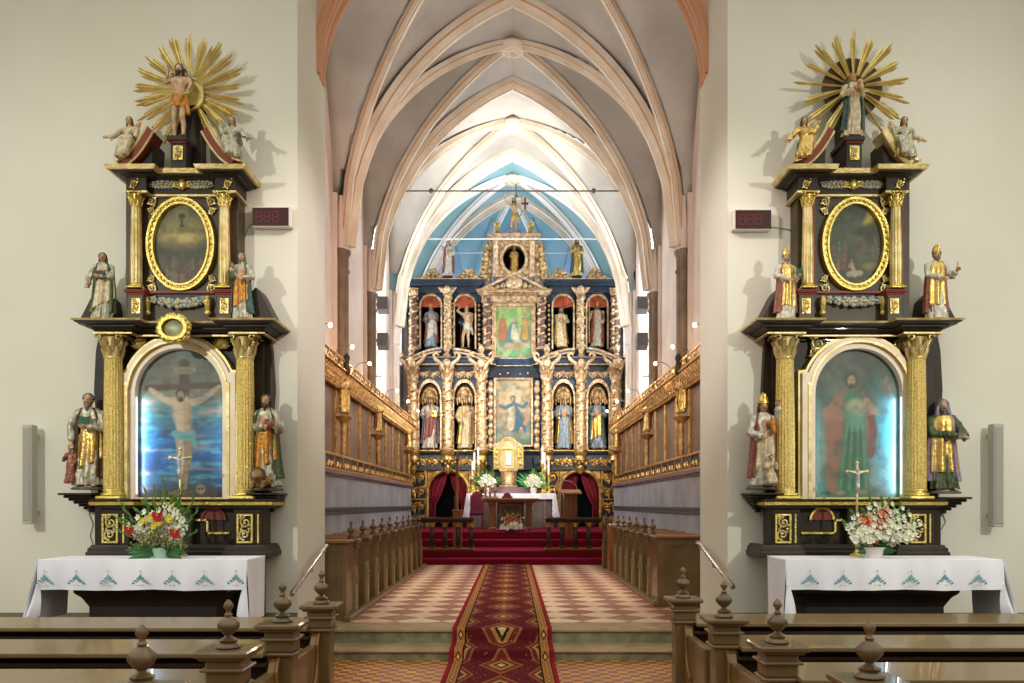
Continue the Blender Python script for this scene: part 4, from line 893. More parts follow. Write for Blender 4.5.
    pd = m.build('statue_pedestal', M_dark, root); m = MB(); m.bbox(x(xs-8.5, yt), x(xs+9, yt), yt-.035, yt+.1, Z(144.5, yt), Z(141.5, yt), .004); m.mi = 1; X0, X1, Z0, Z1 = x(xs-4.5, yt), x(xs+5, yt), Z(161, yt), Z(147, yt); m.box(X0, X1, yt-.03, yt-.015, Z0, Z1); m.mi = 2; rinceau(m, X0+.006, X1-.006, Z0+.006, Z1-.006, yt-.036, vert=True, r=.007); m.build('pedestal_ornament', [M_red, M_gold, M_palegold], pd, smooth=True)
    ys = 7.40; bx, bz = x(190.5 if side < 0 else 181, ys), Z(92 if side < 0 else 88, ys); m = MB()
    m.prism(arc(bx, bz, .12 if side < 0 else .27, .12 if side < 0 else .27, 0, 360, 40)[:-1], ys+.0, ys+.03); sb = m.build('sunburst_disc', M_gold if side < 0 else mat('brown_disc', '#4d3620', .6), root)
    m = MB(); rnd = random.Random(3+side); ng = 21 if side < 0 else 17
    for i in range(ng):
        a0 = 2*PI*(i+.3)/ng
        nr = rnd.choice((2, 3, 3, 4)) if side < 0 else rnd.choice((1, 2, 3, 3))
        if abs(math.degrees(a0)-270) < 22: continue
        for j in range(nr):
            a = a0+(j-(nr-1)/2)*.062; L = (.50-abs(j-(nr-1)/2)*.035)*rnd.uniform(.88, 1.07); r0 = .13 if side < 0 else .10
            c_, s_ = math.cos(a), math.sin(a); w0, w1 = .008, .016
            P = [(bx+r0*c_, bz+r0*s_), (bx+L*.93*c_, bz+L*.93*s_), (bx+L*1.02*c_, bz+L*1.02*s_)]
            yy = ys-.02-.012*(j % 2)
            V = []
            for (px_, pz_), ww in zip(P, (w0, w1, .003)): V.append([(px_-s_*ww, yy, pz_+c_*ww), (px_, yy-.012, pz_), (px_+s_*ww, yy, pz_-c_*ww), (px_, yy+.008, pz_)])
            m.loft(V)
    if side < 0: m.frame(arc(bx+.02, bz-.06, .12, .13, -100, 80, 32), arc(bx+.0, bz-.06, .10, .125, -100, 80, 32), ys-.06, ys-.03, False)
    m.build('sun_rays', mat('sunray_gilding', (.84, .70, .28), .38, .7, col2=(.56, .44, .13), nscale=9), sb)
    return root, zt, zt2
AL, zt, zt2 = side_altar(182, -1, 'gilded dark side altar whose arched painting shows a crucifixion over blue')
AR, _, _ = side_altar(853.5, 1, 'gilded dark side altar whose arched painting shows a man in red and green')
def at(px, y, z): return (X(px, y), y, z)
def consoleobj(px, py, w_):
    m = MB(); xx, zz = X(px, 7.4), Z(py, 7.3); console(m, xx, 7.52, zz, w_, .16, .32); return m
for px, py, par, w_ in ((86, 493, AL, .30), (268, 493, AL, .28), (761, 493, AR, .30), (944, 497, AR, .30)):
    m = consoleobj(px, py, w_); m.build('console', M_dark, par, bevel=.003)
yS = 7.33
# left altar figures
figure('crowning_statue', 'carved near-naked figure with gold loincloth and silver cloud before the left sunburst', 'statue', at(179, 7.27, Z(137.5, 7.25)), .66, bare=True, cloth_w='orange', skin='flesh', hair='hair', beard='short', sway=.02,
       arms=(((-.17, -.02, .74), (-.13, -.05, .86)), ((.17, -.02, .72), (.15, -.07, .62))), hold=(('cloud', (0, .05, .88), 'silver'),), base='dark')
figure('angel_statue', 'angel reclining on the left half of the left altar pediment, arm out left', 'statue', at(127, 7.22, Z(165, 7.13)+.04), .50, group=None, robe='cream', cloak2='green', legs=(((-.02, -.12, .40), (-.10, -.10, .10)), ((.10, -.12, .42), (.02, -.14, .12))), pelvis=.36, lean=.1,
       arms=(((-.2, -.02, .50), (-.30, -.05, .47)), ((.17, -.04, .50), (.22, -.06, .62))), hold=(('wing', (.03, .06, .6), 'gold', 1),), base=None, look=.3)
figure('angel_statue', 'angel reclining on the right half of the left altar pediment, one arm raised left', 'statue', at(233, 7.22, Z(165, 7.13)+.04), .50, robe='silver', cloak2='grey', legs=(((-.10, -.12, .42), (-.04, -.14, .14)), ((.02, -.12, .40), (.12, -.10, .10))), pelvis=.36, lean=-.1,
       arms=(((-.17, -.04, .52), (-.2, -.05, .66)), ((.2, -.02, .50), (.30, -.05, .46))), hold=(('wing', (-.03, .06, .6), 'silver', -1),), base=None, look=-.3, hair='old')
figure('evangelist_statue', 'statue in green and silver robes on the left end of the left altar cornice', 'statue', at(102, 7.24, zt+.02), .60, robe='silver', cloak='green', cloak2='cream', hair='hair', sway=.03, turn=.15, arms=(((-.18, -.02, .60), (-.17, -.10, .50)), ((.14, -.05, .62), (.02, -.13, .62))), hold=(('closed_book', (.03, -.13, .64), 'dark'),))
figure('evangelist_statue', 'statue in orange and silver robes on the right end of the left altar cornice', 'statue', at(243, 7.24, zt+.02), .60, robe='silver', cloak='teal', cloak2='orange', hair='old', beard='short', sway=-.03, turn=-.2, arms=(((-.15, -.05, .62), (-.10, -.13, .74)), ((.16, -.03, .62), (.08, -.12, .60))), hold=(('bundle', (-.13, -.1, .70), 'green'),))
figure('apostle_statue', 'bearded statue reading a green book on the left bracket of the left altar', 'statue', at(88, yS, Z(487, yS)), .84, robe='silver', cloak='brown', cloak2='gold', hair='old', hairlen='short', beard='longbeard', sway=.02, turn=.1, arms=(((-.17, 0, .64), (-.14, -.07, .48)), ((.15, -.05, .62), (.05, -.14, .63))), hold=(('book', (.02, -.15, .66), 'book', None, 'green_book'),))
figure('child_statue', 'small statue of a child in pink beside the apostle with the green book', 'statue', at(70, yS-.08, Z(484, yS)), .33, robe='rose', cloak2=None, hair='hair', hairlen='short', arms=(((-.14, -.05, .62), (-.08, -.12, .72)), ((.15, 0, .62), (.13, -.1, .52))), base=None, vox=.004)
figure('apostle_statue', 'long-haired statue reading a red book on the right bracket of the left altar', 'statue', at(268, yS, Z(488, yS)), .84, robe='silver', cloak='green', cloak2='orange', hair='hair', beard='short', sway=-.03, turn=-.1, arms=(((-.16, -.02, .64), (.0, -.13, .64)), ((.15, -.04, .62), (.13, -.15, .66))), hold=(('book', (.08, -.16, .64), 'red', None, 'red_book'),))
def lion(name, label, px, py, y, s, colr):
    root = empty(name, at(px, y, Z(py, y)), label, 'statue'); b = MB()
    b.ell((0, .02*s, .25*s), (.30*s, .2*s, .22*s), 14, 9); b.ell((-.02*s, -.16*s, .42*s), (.2*s, .18*s, .2*s), 14, 9); b.ell((-.02*s, -.32*s, .38*s), (.1*s, .1*s, .08*s))
    for sd in (-1, 1): b.cap((sd*.16*s, -.12*s, .2*s), (sd*.16*s, -.34*s, .05*s), .08*s, .06*s); b.ell((sd*.12*s-.02*s, -.14*s, .6*s), (.04*s, .03*s, .05*s))
    b.cap((.28*s, .08*s, .15*s), (.4*s, -.1*s, .3*s), .04*s, .05*s); me = remesh(b, .03*s); put(me, 'body', pm(colr), root)
    m = MB(); rnd = random.Random(1)
    for k in range(22): a = 2*PI*k/22; m.ell((-.02*s+.2*s*math.cos(a), -.14*s, .42*s+.2*s*math.sin(a)), .06*s, 7, 5)
    m.build('mane', pm('brown' if colr != 'gold' else 'gold'), None, smooth=True).parent = root
lion('lion_statue', 'small gilded lion crouching at the feet of the statue with the red book', 260, 489, yS-.16, .28, 'fair')
# right altar figures
figure('madonna_statue', 'statue in white and teal standing before the right sunburst', 'statue', at(851, 7.27, Z(137.5, 7.25)), .58, robe='cream', cloak='teal', hair='fair', sway=.04, arms=(((-.15, -.04, .64), (-.03, -.13, .70)), ((.16, -.04, .64), (.10, -.12, .74))), hold=(('bundle', (.09, -.12, .80), 'flesh', None, 'infant'),), base='dark')
figure('angel_statue', 'angel seated on the left half of the right altar pediment in a gold robe', 'statue', at(803, 7.22, Z(165, 7.13)+.04), .50, robe='gold', cloak2='green', legs=(((-.02, -.12, .40), (-.08, -.10, .10)), ((.10, -.12, .42), (.04, -.14, .10))), pelvis=.36, arms=(((-.2, -.02, .48), (-.28, -.05, .42)), ((.17, -.04, .54), (.24, -.06, .66))), hold=(('wing', (.03, .06, .6), 'gold', 1),), base=None, look=.3)
figure('angel_statue', 'angel seated on the right half of the right altar pediment, hand stretched right', 'statue', at(903, 7.22, Z(165, 7.13)+.04), .50, robe='silver', cloak2='gold', legs=(((-.10, -.12, .42), (-.04, -.14, .14)), ((.02, -.12, .40), (.12, -.10, .10))), pelvis=.36, arms=(((-.17, -.04, .52), (-.22, -.05, .64)), ((.2, -.02, .48), (.30, -.05, .42))), hold=(('wing', (-.03, .06, .6), 'gold', -1),), base=None, look=-.3)
figure('bishop_statue', 'gold robed bishop statue with a teal book on the left of the right altar cornice', 'statue', at(785, 7.24, zt+.02), .60, robe='white', cloak='rose', mantle='gold', hair='old', hairlen='short', beard='short', hat='mitre', sway=.02, turn=.25, arms=(((-.15, -.02, .64), (-.04, -.13, .58)), ((.15, -.05, .62), (.13, -.13, .62))), hold=(('closed_book', (.15, -.14, .68), 'book', None, 'teal_book'),))
figure('bishop_statue', 'bishop statue with mitre and outstretched left hand on the right of the right altar cornice', 'statue', at(937, 7.24, zt+.02), .62, robe='white', cloak='rose', mantle='gold', hair='old', hairlen='short', beard='longbeard', hat='mitre', sway=-.02, arms=(((-.15, -.04, .64), (.0, -.13, .58)), ((.18, -.05, .62), (.2, -.13, .66))), hold=(('pole', (.21, -.14, .62), 'silver', (.22, -.14, .80)),))
figure('bishop_statue', 'bishop statue raising one hand on the left bracket of the right altar', 'statue', at(762, yS, Z(487, yS)), .78, robe='white', cloak='rose', cloak2='cream', hair='hair', hat='mitre', sway=.02, arms=(((-.15, -.02, .62), (-.05, -.12, .58)), ((.18, -.03, .74), (.16, -.08, .90))), hold=(('bundle', (.08, -.12, .72), 'orange'),))
figure('kneeling_child_statue', 'small kneeling figure at the feet of the bishop raising one hand', 'statue', at(770, yS-.14, Z(487, yS)), .36, robe='cream', legs=(((-.05, -.2, .12), (-.05, .06, .06)), ((.06, -.2, .12), (.06, .06, .06))), pelvis=.3, arms=(((-.14, -.05, .44), (-.06, -.15, .48)), ((.14, -.05, .46), (.08, -.15, .56))), base=None, hairlen='short', vox=.004)
figure('hermit_statue', 'long-bearded hooded statue holding a basket on the right bracket of the right altar', 'statue', at(944, yS, Z(491, yS)), .82, robe='green', mantle='gold', cloak='lilac', cloak2=None, hair='grey', beard='longbeard', hat='hood', sway=-.03, turn=-.15, arms=(((-.14, -.06, .62), (.06, -.15, .60)), ((.17, -.05, .62), (.16, -.15, .58))), hold=(('model', (.12, -.17, .58), 'grey', None, 'basket'),), base='rock')
# ------------------------------------------------------------------ the great retable at the end of the choir
M_blue = mat('retable_blue', '#1d3346', .4, col2='#101d2a', nscale=4, coat=.2)
M_blue2 = mat('retable_bright_blue', '#2f567c', .45, col2='#243f5e', nscale=5)
M_rgold = mat('retable_gilding', (.80, .58, .28), .40, .65, col2=(.20, .12, .06), nscale=11, bump=.5, bscale=26)
M_rgoldlow = mat('retable_dark_gilding', (.80, .52, .16), .36, .75, col2=(.30, .18, .05), nscale=7, bump=.5, bscale=24)
M_rpale = mat('retable_pale_gilding', (.80, .62, .40), .45, .45, col2=(.34, .21, .11), nscale=10, bump=.3, bscale=22)
M_rose = mat('niche_shell_rose', '#d98462', .5, .1, col2='#b4603f', nscale=5)
M_mar = mat('purple_column', '#6a4a4c', .4, col2='#4a3034', nscale=4)
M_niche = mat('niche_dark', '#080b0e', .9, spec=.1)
RC = 514.0; YR = 23.0
def rx(px, y=YR): return X(px, y)
def mirror(px): return 2*RC-px
ret = empty('high_altar_retable', (rx(RC), 22.6, .84), 'towering blue and gold carved retable filling the end of the choir', 'retable')
zb0 = .84
# back body
m = MB(); m.box(rx(410), rx(618), YR+.45, YR+.75, zb0, Z(286, YR))
for s_ in (0, 1):
    f_ = (lambda p: p) if not s_ else mirror
    for a, b_ in ((410, 418.5), (441, 453), (476, 494)):
        x0, x1 = sorted((rx(f_(a)), rx(f_(b_)))); m.box(x0, x1, YR+.05, YR+.47, Z(452, YR), Z(290, YR))
m.box(rx(494), rx(534), YR+.12, YR+.47, Z(470, YR), Z(296, YR))
m.box(rx(410), rx(618), YR, YR+.47, Z(380, YR), Z(357, YR)); m.box(rx(406), rx(622), YR-.02, YR+.47, Z(470, YR), Z(450, YR))
for p0, p1 in ((406, 428), (468, 560), (600, 622)): m.box(rx(p0), rx(p1), YR, YR+.45, zb0, Z(468, YR))
m.build('carcass', M_blue, ret, bevel=.01)
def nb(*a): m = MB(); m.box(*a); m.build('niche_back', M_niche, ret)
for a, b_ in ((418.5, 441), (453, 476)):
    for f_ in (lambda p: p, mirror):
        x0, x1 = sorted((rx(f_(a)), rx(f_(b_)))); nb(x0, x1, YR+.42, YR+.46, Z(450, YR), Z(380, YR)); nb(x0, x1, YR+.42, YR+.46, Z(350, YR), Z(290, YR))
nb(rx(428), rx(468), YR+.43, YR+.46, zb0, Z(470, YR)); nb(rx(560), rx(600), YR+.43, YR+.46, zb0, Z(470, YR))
# lowest zone: carved gilt panels around two doorways
y_ = YR-.03
for p0, p1 in ((407, 427), (469, 494), (534, 559), (601, 621)):
    m = MB()
    for z0, z1 in ((528, 514), (513.5, 500), (498.5, 485), (484.5, 471)): rinceau(m, rx(p0+1), rx(p1-1), Z(z0, YR), Z(z1, YR), y_, n=2, r=.04)
    for z in (499.3, 470): m.box(rx(p0), rx(p1), y_-.06, y_+.03, Z(z+.7, YR), Z(z-.7, YR))
    for p in (p0, p1-1.2): m.box(rx(p), rx(p+1.2), y_-.05, y_+.03, zb0, Z(470, YR))
    m.build('carved_panel', M_rgoldlow, ret, smooth=True)
for c_ in (448, 580):
    m = MB(); cx_ = rx(c_); R = 20.5*YR/F; pts = arc(cx_, Z(491, YR), R, R, 180, 0, 20)
    m.tube([(a, y_-.02, b_) for a, b_ in [(cx_-R, zb0)]+pts+[(cx_+R, zb0)]], .055, 8)
    for sd in (-1, 1): m.prism([(cx_+sd*R*.98, Z(470.5, YR)), (cx_, Z(470.5, YR))]+[(cx_+sd*R*math.cos(t), Z(491, YR)+R*math.sin(t)) for t in [PI/2-i*PI/2/8 for i in range(9)]] if sd > 0 else ([(cx_+sd*R*.98, Z(470.5, YR)), (cx_, Z(470.5, YR))]+[(cx_+sd*R*math.cos(t), Z(491, YR)+R*math.sin(t)) for t in [PI/2-i*PI/2/8 for i in range(9)]])[::-1], y_, YR+.1)
    m.build('doorway_arch', M_rgoldlow, ret, smooth=True)
M_cur = mat('crimson_curtain', '#8c1430', .8, col2='#6c0d24', nscale=3)
for n_, c_ in enumerate((448, 580)):
    for sd in (-1, 1):
        # each curtain hangs from the arch crown and is swept to the side
        V = []; nu, nv = 18, 26; yc_ = YR+.12
        cx_ = rx(c_); R = 20*YR/F
        for j in range(nv):
            t = j/(nv-1); z = Z(471, YR)+(zb0+.02-Z(471, YR))*t
            zt_ = z-Z(491, YR); xo = R if zt_ < 0 else math.sqrt(max(R*R-zt_*zt_, 0)); g_ = min(1, t/.62)
            xi = R*(.02+.62*g_**1.5)
            if xi > xo-.05: xi = max(0, xo-.12)
            V.append([(cx_+sd*(xi+(xo-xi)*i/(nu-1)), yc_+.05*math.sin(i*1.35+t*2)*(.4+t), z) for i in range(nu)])
        mb = MB(); mb.loft([r+[(a, b_+.03, c2) for a, b_, c2 in reversed(r)] for r in V])
        tag(mb.build('curtain', M_cur, smooth=True, loc=(cx_+sd*R*.6, yc_, zb0)), 'crimson curtain swept to the %s in the %s doorway of the retable' % (('left', 'right')[sd > 0], ('left', 'right')[n_]), 'curtain')
# predella brackets band
m = MB(); g = MB()
cols = [412.4, 447.3, 481.3]; cols += [mirror(c) for c in cols]
path = [(rx(405), YR+.4), (rx(405), YR-.12), (rx(623), YR-.12), (rx(623), YR+.4)]
m.cornice(path, [(-.1, Z(470, YR)), (.02, Z(470, YR)), (.0, Z(455, YR)), (-.1, Z(455, YR))]); m.cornice(path, cp(CORN, .12, Z(456, YR), Z(450.5, YR), .1)); m.build('predella', M_blue, ret)
for c_ in cols:
    xc = rx(c_, 22.75); g.lathe(xc, 22.85, [(.04, Z(474, 22.8)), (.12, Z(469, 22.8)), (.10, Z(465, 22.8)), (.19, Z(460, 22.8)), (.16, Z(456, 22.8)), (.22, Z(452, 22.8)), (.22, Z(450.5, 22.8))], 16)
    for k in range(4): g.ell((xc+.1*(k-1.5), 22.68, Z(462+(k % 2)*2, 22.8)), (.05, .05, .06), 8, 5)
for c_ in (430, 464.5, mirror(464.5), mirror(430)):
    rinceau(g, rx(c_-9), rx(c_+9), Z(468, YR), Z(457, YR), YR-.16, n=3, r=.03)
g.box(rx(405.5), rx(622.5), YR-.255, YR-.14, Z(451.6, YR), Z(450.6, YR))
g.build('gilt_brackets', M_rgoldlow, ret, smooth=True)
# columns, lower and upper order
def rcol(c_, ya, z0, z1, r, m_, cap_h, twist=False, ressaut=True, name='column'):
    xc = rx(c_, ya); R = r*ya/F; k = MB(); n = 14
    k.lathe(xc, ya, [(R*.96+.0, Z(z0-3, ya))]+[(R*(1-.12*i/n), Z(z0-3+(z1+cap_h-z0+3)*i/n, ya)) for i in range(1, n+1)], 20)
    col = k.build(name, m_, ret, smooth=True)
    k = MB(); colbase(k, xc, ya, R*.9, Z(z0, ya), Z(z0-3, ya)); k.build('column_base', M_rpale, col, smooth=True); k = MB(); capital(k, xc, ya, R*.85, Z(z1+cap_h, ya), Z(z1, ya)); k.build('capital', M_rpale, col, smooth=True)
    # carved vine winding round the shaft
    k = MB(); H_ = Z(z1+cap_h, ya)-Z(z0-3, ya); nn = int(H_/.16); 
    for i in range(nn*2):
        t = i/(nn*2); a = i*2.1; zz = Z(z0-3, ya)+H_*(t+.02); q = R*(1-.12*t)
        k.ell((xc+q*math.cos(a), ya-abs(q*math.sin(a)), zz), (.05, .045, .055), 7, 5)
    k.tube([(xc+R*1.03*math.cos(t*1.3), ya+R*1.03*math.sin(t*1.3), Z(z0-3, ya)+H_*t/34) for t in range(35)], .028, 6)
    k.build('vine_relief', M_rgold if m_ is not M_rpale else M_rgold, col, smooth=True); return col
YC = 22.82
for i, c_ in enumerate(cols): rcol(c_, YC, 450.3, 367, 5.3, M_rpale, 13)
ucols = [(413.4, M_mar), (447.7, M_rpale), (487, M_mar)]; ucols += [(mirror(c), m_) for c, m_ in ucols]
for c_, m_ in ucols: rcol(c_, YC+.05, 350, 289, 4.0, m_, 7, name='upper_column')
# niche arches, gilt canopies and rose shells
def niche(c_, hw, zbot, zspring, ztop, shell, nm):
    xc = rx(c_); W_ = hw*YR/F; k = MB(); zs_ = Z(zspring, YR); rz_ = Z(ztop, YR)-zs_
    out = [(xc-W_*1.06, Z(zbot, YR)), (xc-W_*1.06, zs_)]+arc(xc, zs_, W_*1.06, rz_*1.08, 180, 0, 18)+[(xc+W_*1.06, zs_), (xc+W_*1.06, Z(zbot, YR))]
    inn = [(xc-W_*.92, Z(zbot, YR)), (xc-W_*.92, zs_)]+arc(xc, zs_, W_*.92, rz_*.88, 180, 0, 18)+[(xc+W_*.92, zs_), (xc+W_*.92, Z(zbot, YR))]
    k.frame(out, inn, YR-.03, YR+.06, False); fr = k.build('niche_arch', M_rpale, ret, smooth=True)
    k = MB()
    # spandrels filling up to the entablature
    for sd in (-1, 1):
        pts = [(xc+sd*W_*1.06, zs_), (xc+sd*W_*1.06, zs_+rz_*1.2), (xc, zs_+rz_*1.2)]+[(xc+sd*W_*.97*math.cos(t), zs_+rz_*.95*math.sin(t)) for t in [PI/2-i*PI/2/9 for i in range(10)]]
        k.prism(pts if sd < 0 else pts[::-1], YR+.02, YR+.3)
    k.build('spandrel', M_blue2, fr)
    k = MB()
    if shell:
        for q in range(11):
            t0, t1 = PI*q/11, PI*(q+1)/11; tm = (t0+t1)/2
            k.add([(xc, YR+.10, zs_), (xc+W_*.92*math.cos(t0), YR+.12, zs_+rz_*.9*math.sin(t0)), (xc+W_*.92*math.cos(tm), YR+.05, zs_+rz_*.9*math.sin(tm)), (xc+W_*.92*math.cos(t1), YR+.12, zs_+rz_*.9*math.sin(t1)), (xc, YR+.3, zs_)], [(0,1,2), (0,2,3), (4,2,1), (4,3,2), (0,4,1), (0,3,4)])
        k.build('niche_shell', M_rose, fr)
    else:
        rings = []
        for i in range(7):
            a = PI/2*i/7; rings.append([(xc+W_*.92*math.cos(a)*math.cos(t), YR+.35-.3*math.cos(a)*math.sin(t), zs_+rz_*.9*math.sin(a)) for t in [PI*q/16 for q in range(17)]])
        V = [p for r in rings for p in r]; k.add(V, [(i*17+j, i*17+j+1, (i+1)*17+j+1, (i+1)*17+j) for i in range(6) for j in range(16)])
        for q in range(9):
            xx = xc+W_*.85*(q-4)/4; yy = YR+.35-.3*math.sqrt(max(1-((q-4)/4.3)**2, 0)); k.cap((xx, yy, zs_+.04), (xx, yy, zs_-.12-(q % 2)*.05), .04, .02, 6)
        for q in range(12): a = PI*(q+.5)/12; k.ell((xc+W_*.6*math.cos(a), YR+.12, zs_+rz_*.6*math.sin(a)), (.05, .04, .05), 7, 5)
        k.tube([(xc+W_*.88*math.cos(t), YR+.35-.3*math.sin(t), zs_+.02) for t in [PI*q/16 for q in range(17)]], .04, 6)
        so = k.build('canopy', M_rgold, fr, smooth=True)
    return fr
low = [429.7, 464.5]; low += [mirror(c) for c in low]
for c_ in low: niche(c_, 11.3, 450, 398, 380.5, False, 'low')
upn = [430.8, 464.8]; upn += [mirror(c) for c in upn]
for c_ in upn: niche(c_, 10.8, 349, 306, 294.5, True, 'up')
# pilaster strips beside the centre
for c_ in (490.5, mirror(490.5)):
    k = MB(); k.mi = 0; k.box(rx(c_-3.4), rx(c_+3.4), YR-.0, YR+.15, Z(448, YR), Z(378, YR)); k.mi = 1
    for q in range(5): z = 384+q*14; k.ell((rx(c_), YR-.05, Z(z, YR)), (.07, .06, .1), 8, 6); k.ell((rx(c_-.5), YR-.05, Z(z+6, YR)), (.09, .05, .12), 8, 6)
    k.build('side_strip', [M_blue2, M_rpale], ret, smooth=True)
for c_ in (479.3, mirror(479.3)):
    k = MB(); k.box(rx(c_-1.8), rx(c_+1.8), YR-.02, YR+.15, Z(348, YR), Z(303, YR)); k.mi = 1
    for q in range(9): k.ell((rx(c_), YR-.04, Z(306+q*4.8, YR)), (.04, .04, .05), 7, 5)
    k.build('side_strip', [M_niche, M_rgold], ret, smooth=True)
# lower entablature with scroll brackets
k = MB(); pl = [(rx(405), YR+.4), (rx(405), YR-.3)]
pl = [(rx(405), YR+.4), (rx(405), YR-.28), (rx(495), YR-.28), (rx(495), YR-.05), (rx(533), YR-.05), (rx(533), YR-.28), (rx(623), YR-.28), (rx(623), YR+.4)]
k.cornice(pl, [(-.3, Z(367, YR)), (0, Z(367, YR)), (0, Z(360, YR)), (-.3, Z(360, YR))]); k.mi = 1; k.cornice(pl, cp(CORN, .10, Z(364, YR), Z(359.5, YR), .2)); en = k.build('lower_entablature', [M_blue, M_blue2], ret)
k = MB()
k.cornice(pl, [(-.02, Z(366.6, YR)), (.03, Z(366.4, YR)), (.03, Z(365.5, YR)), (-.02, Z(365.5, YR))]); k.cornice(pl, [(-.02, Z(360, YR)), (.12, Z(359.8, YR)), (.12, Z(359.2, YR)), (-.02, Z(359.2, YR))])
for c_ in cols:
    xc = rx(c_, YC-.1); zt_ = Z(357, 22.6); zc_ = Z(368, 22.6)
    for sd in (-1, 1):
        k.tube([(xc+sd*.10, 22.6, zc_-.03), (xc+sd*.17, 22.52, zc_+.12), (xc+sd*.31, 22.5, zc_+.22), (xc+sd*.36, 22.5, zt_+.03), (xc+sd*.28, 22.5, zt_+.1), (xc+sd*.22, 22.52, zt_+.03)], [.06, .055, .05, .045, .04, .03], 8)
    k.ell((xc, 22.52, Z(364, 22.6)), (.12, .1, .14)); k.lathe(xc, 22.56, [(.06, 0), (.11, .06), (.05, .12), (.09, .2), (.06, .3), (.02, .36)], 12, z0=zt_-.02)
for c_ in low: rinceau(k, rx(c_-10), rx(c_+10), Z(378, YR), Z(371.5, YR), YR-.03, n=4, r=.025)
for c_ in (504, mirror(504)): rinceau(k, rx(c_-9), rx(c_+9), Z(378.5, YR), Z(369.5, YR), YR+.06, n=2, r=.035)
k.build('scroll_brackets', M_rpale, en, smooth=True)
# segmental pediments under the upper order
for s_ in (0, 1):
    for pa, pb, ha, hb in ((406.5, 441.5, 361, 348.8), (492.5, 453.5, 361, 349.5)):
        P = []; Q = []
        for i in range(13):
            t = i/12; px = pa+(pb-pa)*t; py = ha+(hb-ha)*math.sin(t*PI/2); px = mirror(px) if s_ else px
            P.append((rx(px, 22.6), Z(py, 22.6))); Q.append((rx(px, 22.6), Z(py+3.4, 22.6)))
        if P[0][0] > P[-1][0]: P.reverse(); Q.reverse()
        k = MB(); k.frame(P, Q, 22.55, 22.95, False); k.mi = 1; k.tube([(a, 22.54, b_) for a, b_ in P], .035, 8); k.tube([(a, 22.54, b_) for a, b_ in Q], .028, 8); k.build('segmental_pediment', [M_blue2, M_rpale], ret, smooth=True)
# centre: lower painting, upper painting
def pic(name, px0, px1, py0, py1, y, fn, fm, fw=1.8):
    X0, X1, Z0, Z1 = rx(px0, y), rx(px1, y), Z(py1, y), Z(py0, y); e = fw*y/F; k = MB()
    o1 = [(X0-e, Z0-e), (X1+e, Z0-e), (X1+e, Z1+e), (X0-e, Z1+e)]; i1 = [(X0, Z0), (X1, Z0), (X1, Z1), (X0, Z1)]
    k.frame(o1, i1, y-.08, y+.06); k.tube([(a, y-.08, b_) for a, b_ in o1+[o1[0]]], .022, 6); fr = k.build(name+'_frame', fm, ret, smooth=True, angle=30)
    canvas(name, M_paint, ret, y-.0, fn, X0, X1, Z0, lambda xx: Z1, 70, 100)
def paintLow(C):
    C.grad([(0, '#1f7a5c'), (.25, '#6f9a86'), (.55, '#8ca296'), (1.1, '#c8a67c'), (1.75, '#d8b890')]); C.noise('#5f8a8c', 4, .5, 4); C.noise('#e0c8a0', 3, .4, 6)
    C.blob(.5, 1.3, .3, .3, '#e8cfa0', .9, .7)
    C.limb([(.5, 1.2), (.53, .85), (.62, .5), (.6, .38)], [.07, .2, .27, .2], '#20628a', .3); C.limb([(.47, 1.15), (.44, .8), (.42, .5)], [.08, .1, .1], '#d8d0ac', .3)
    C.limb([(.5, 1.18), (.25, 1.05), (.12, 1.12)], .05, '#2a7090'); C.limb([(.52, 1.18), (.78, 1.08), (.88, 1.2)], .05, '#2a7090'); C.blob(.48, 1.33, .075, .09, '#2a5a78'); C.blob(.47, 1.32, .045, .06, '#d0aa88')
    for a, b_ in ((.18, .65), (.14, .85), (.84, .62), (.88, .8), (.3, .42), (.72, .4)): C.blob(a, b_, .07, .06, '#c09070', .4); C.blob(a, b_+.08, .035, .04, '#d2a684', .3)
    C.blob(.5, .28, .5, .09, '#a8a898', .6, .8); C.noise('#4f5a44', 8, .5, 44); C.noise('#7a4a34', 11, .3, 45); C.fill('#5d6a58', .22)
def paintUp(C):
    C.grad([(0, '#2fa07c'), (.3, '#66b48c'), (.7, '#c4c078'), (1.1, '#8ac068'), (1.5, '#b8d08a')]); C.noise('#e0c88a', 4, .5, 4)
    C.blob(.5, .35, .42, .13, '#c8a890', .5); C.noise('#b08870', 8, .3, 6)
    C.limb([(.52, 1.0), (.45, .7), (.3, .48)], [.08, .15, .2], '#1f6f98', .3); C.limb([(.5, .92), (.52, .6)], [.05, .1], '#e0d8c0')
    C.person(.18, .6, .62, '#b8564c', cloak='#a04848'); C.person(.82, .58, .64, '#c89040', cloak='#2f5a88'); C.blob(.5, 1.08, .07, .09, '#d8b490'); C.blob(.5, 1.25, .12, .1, '#5fc06a', .8); C.blob(.3, 1.2, .12, .08, '#68b870', .9, .7); C.blob(.35, .35, .12, .08, '#c09a80', .5); C.blob(.65, .36, .12, .08, '#b88a70', .5); C.noise('#3f6a4c', 8, .5, 44); C.noise('#8a6a3c', 11, .35, 45); C.fill('#6a8a58', .25)
pic('assumption_painting', 496, 531, 380, 445, YR+.06, paintLow, M_rpale, 1.6)
pic('upper_painting', 496, 531.5, 307, 358, YR+.02, paintUp, M_rpale, 3.6)
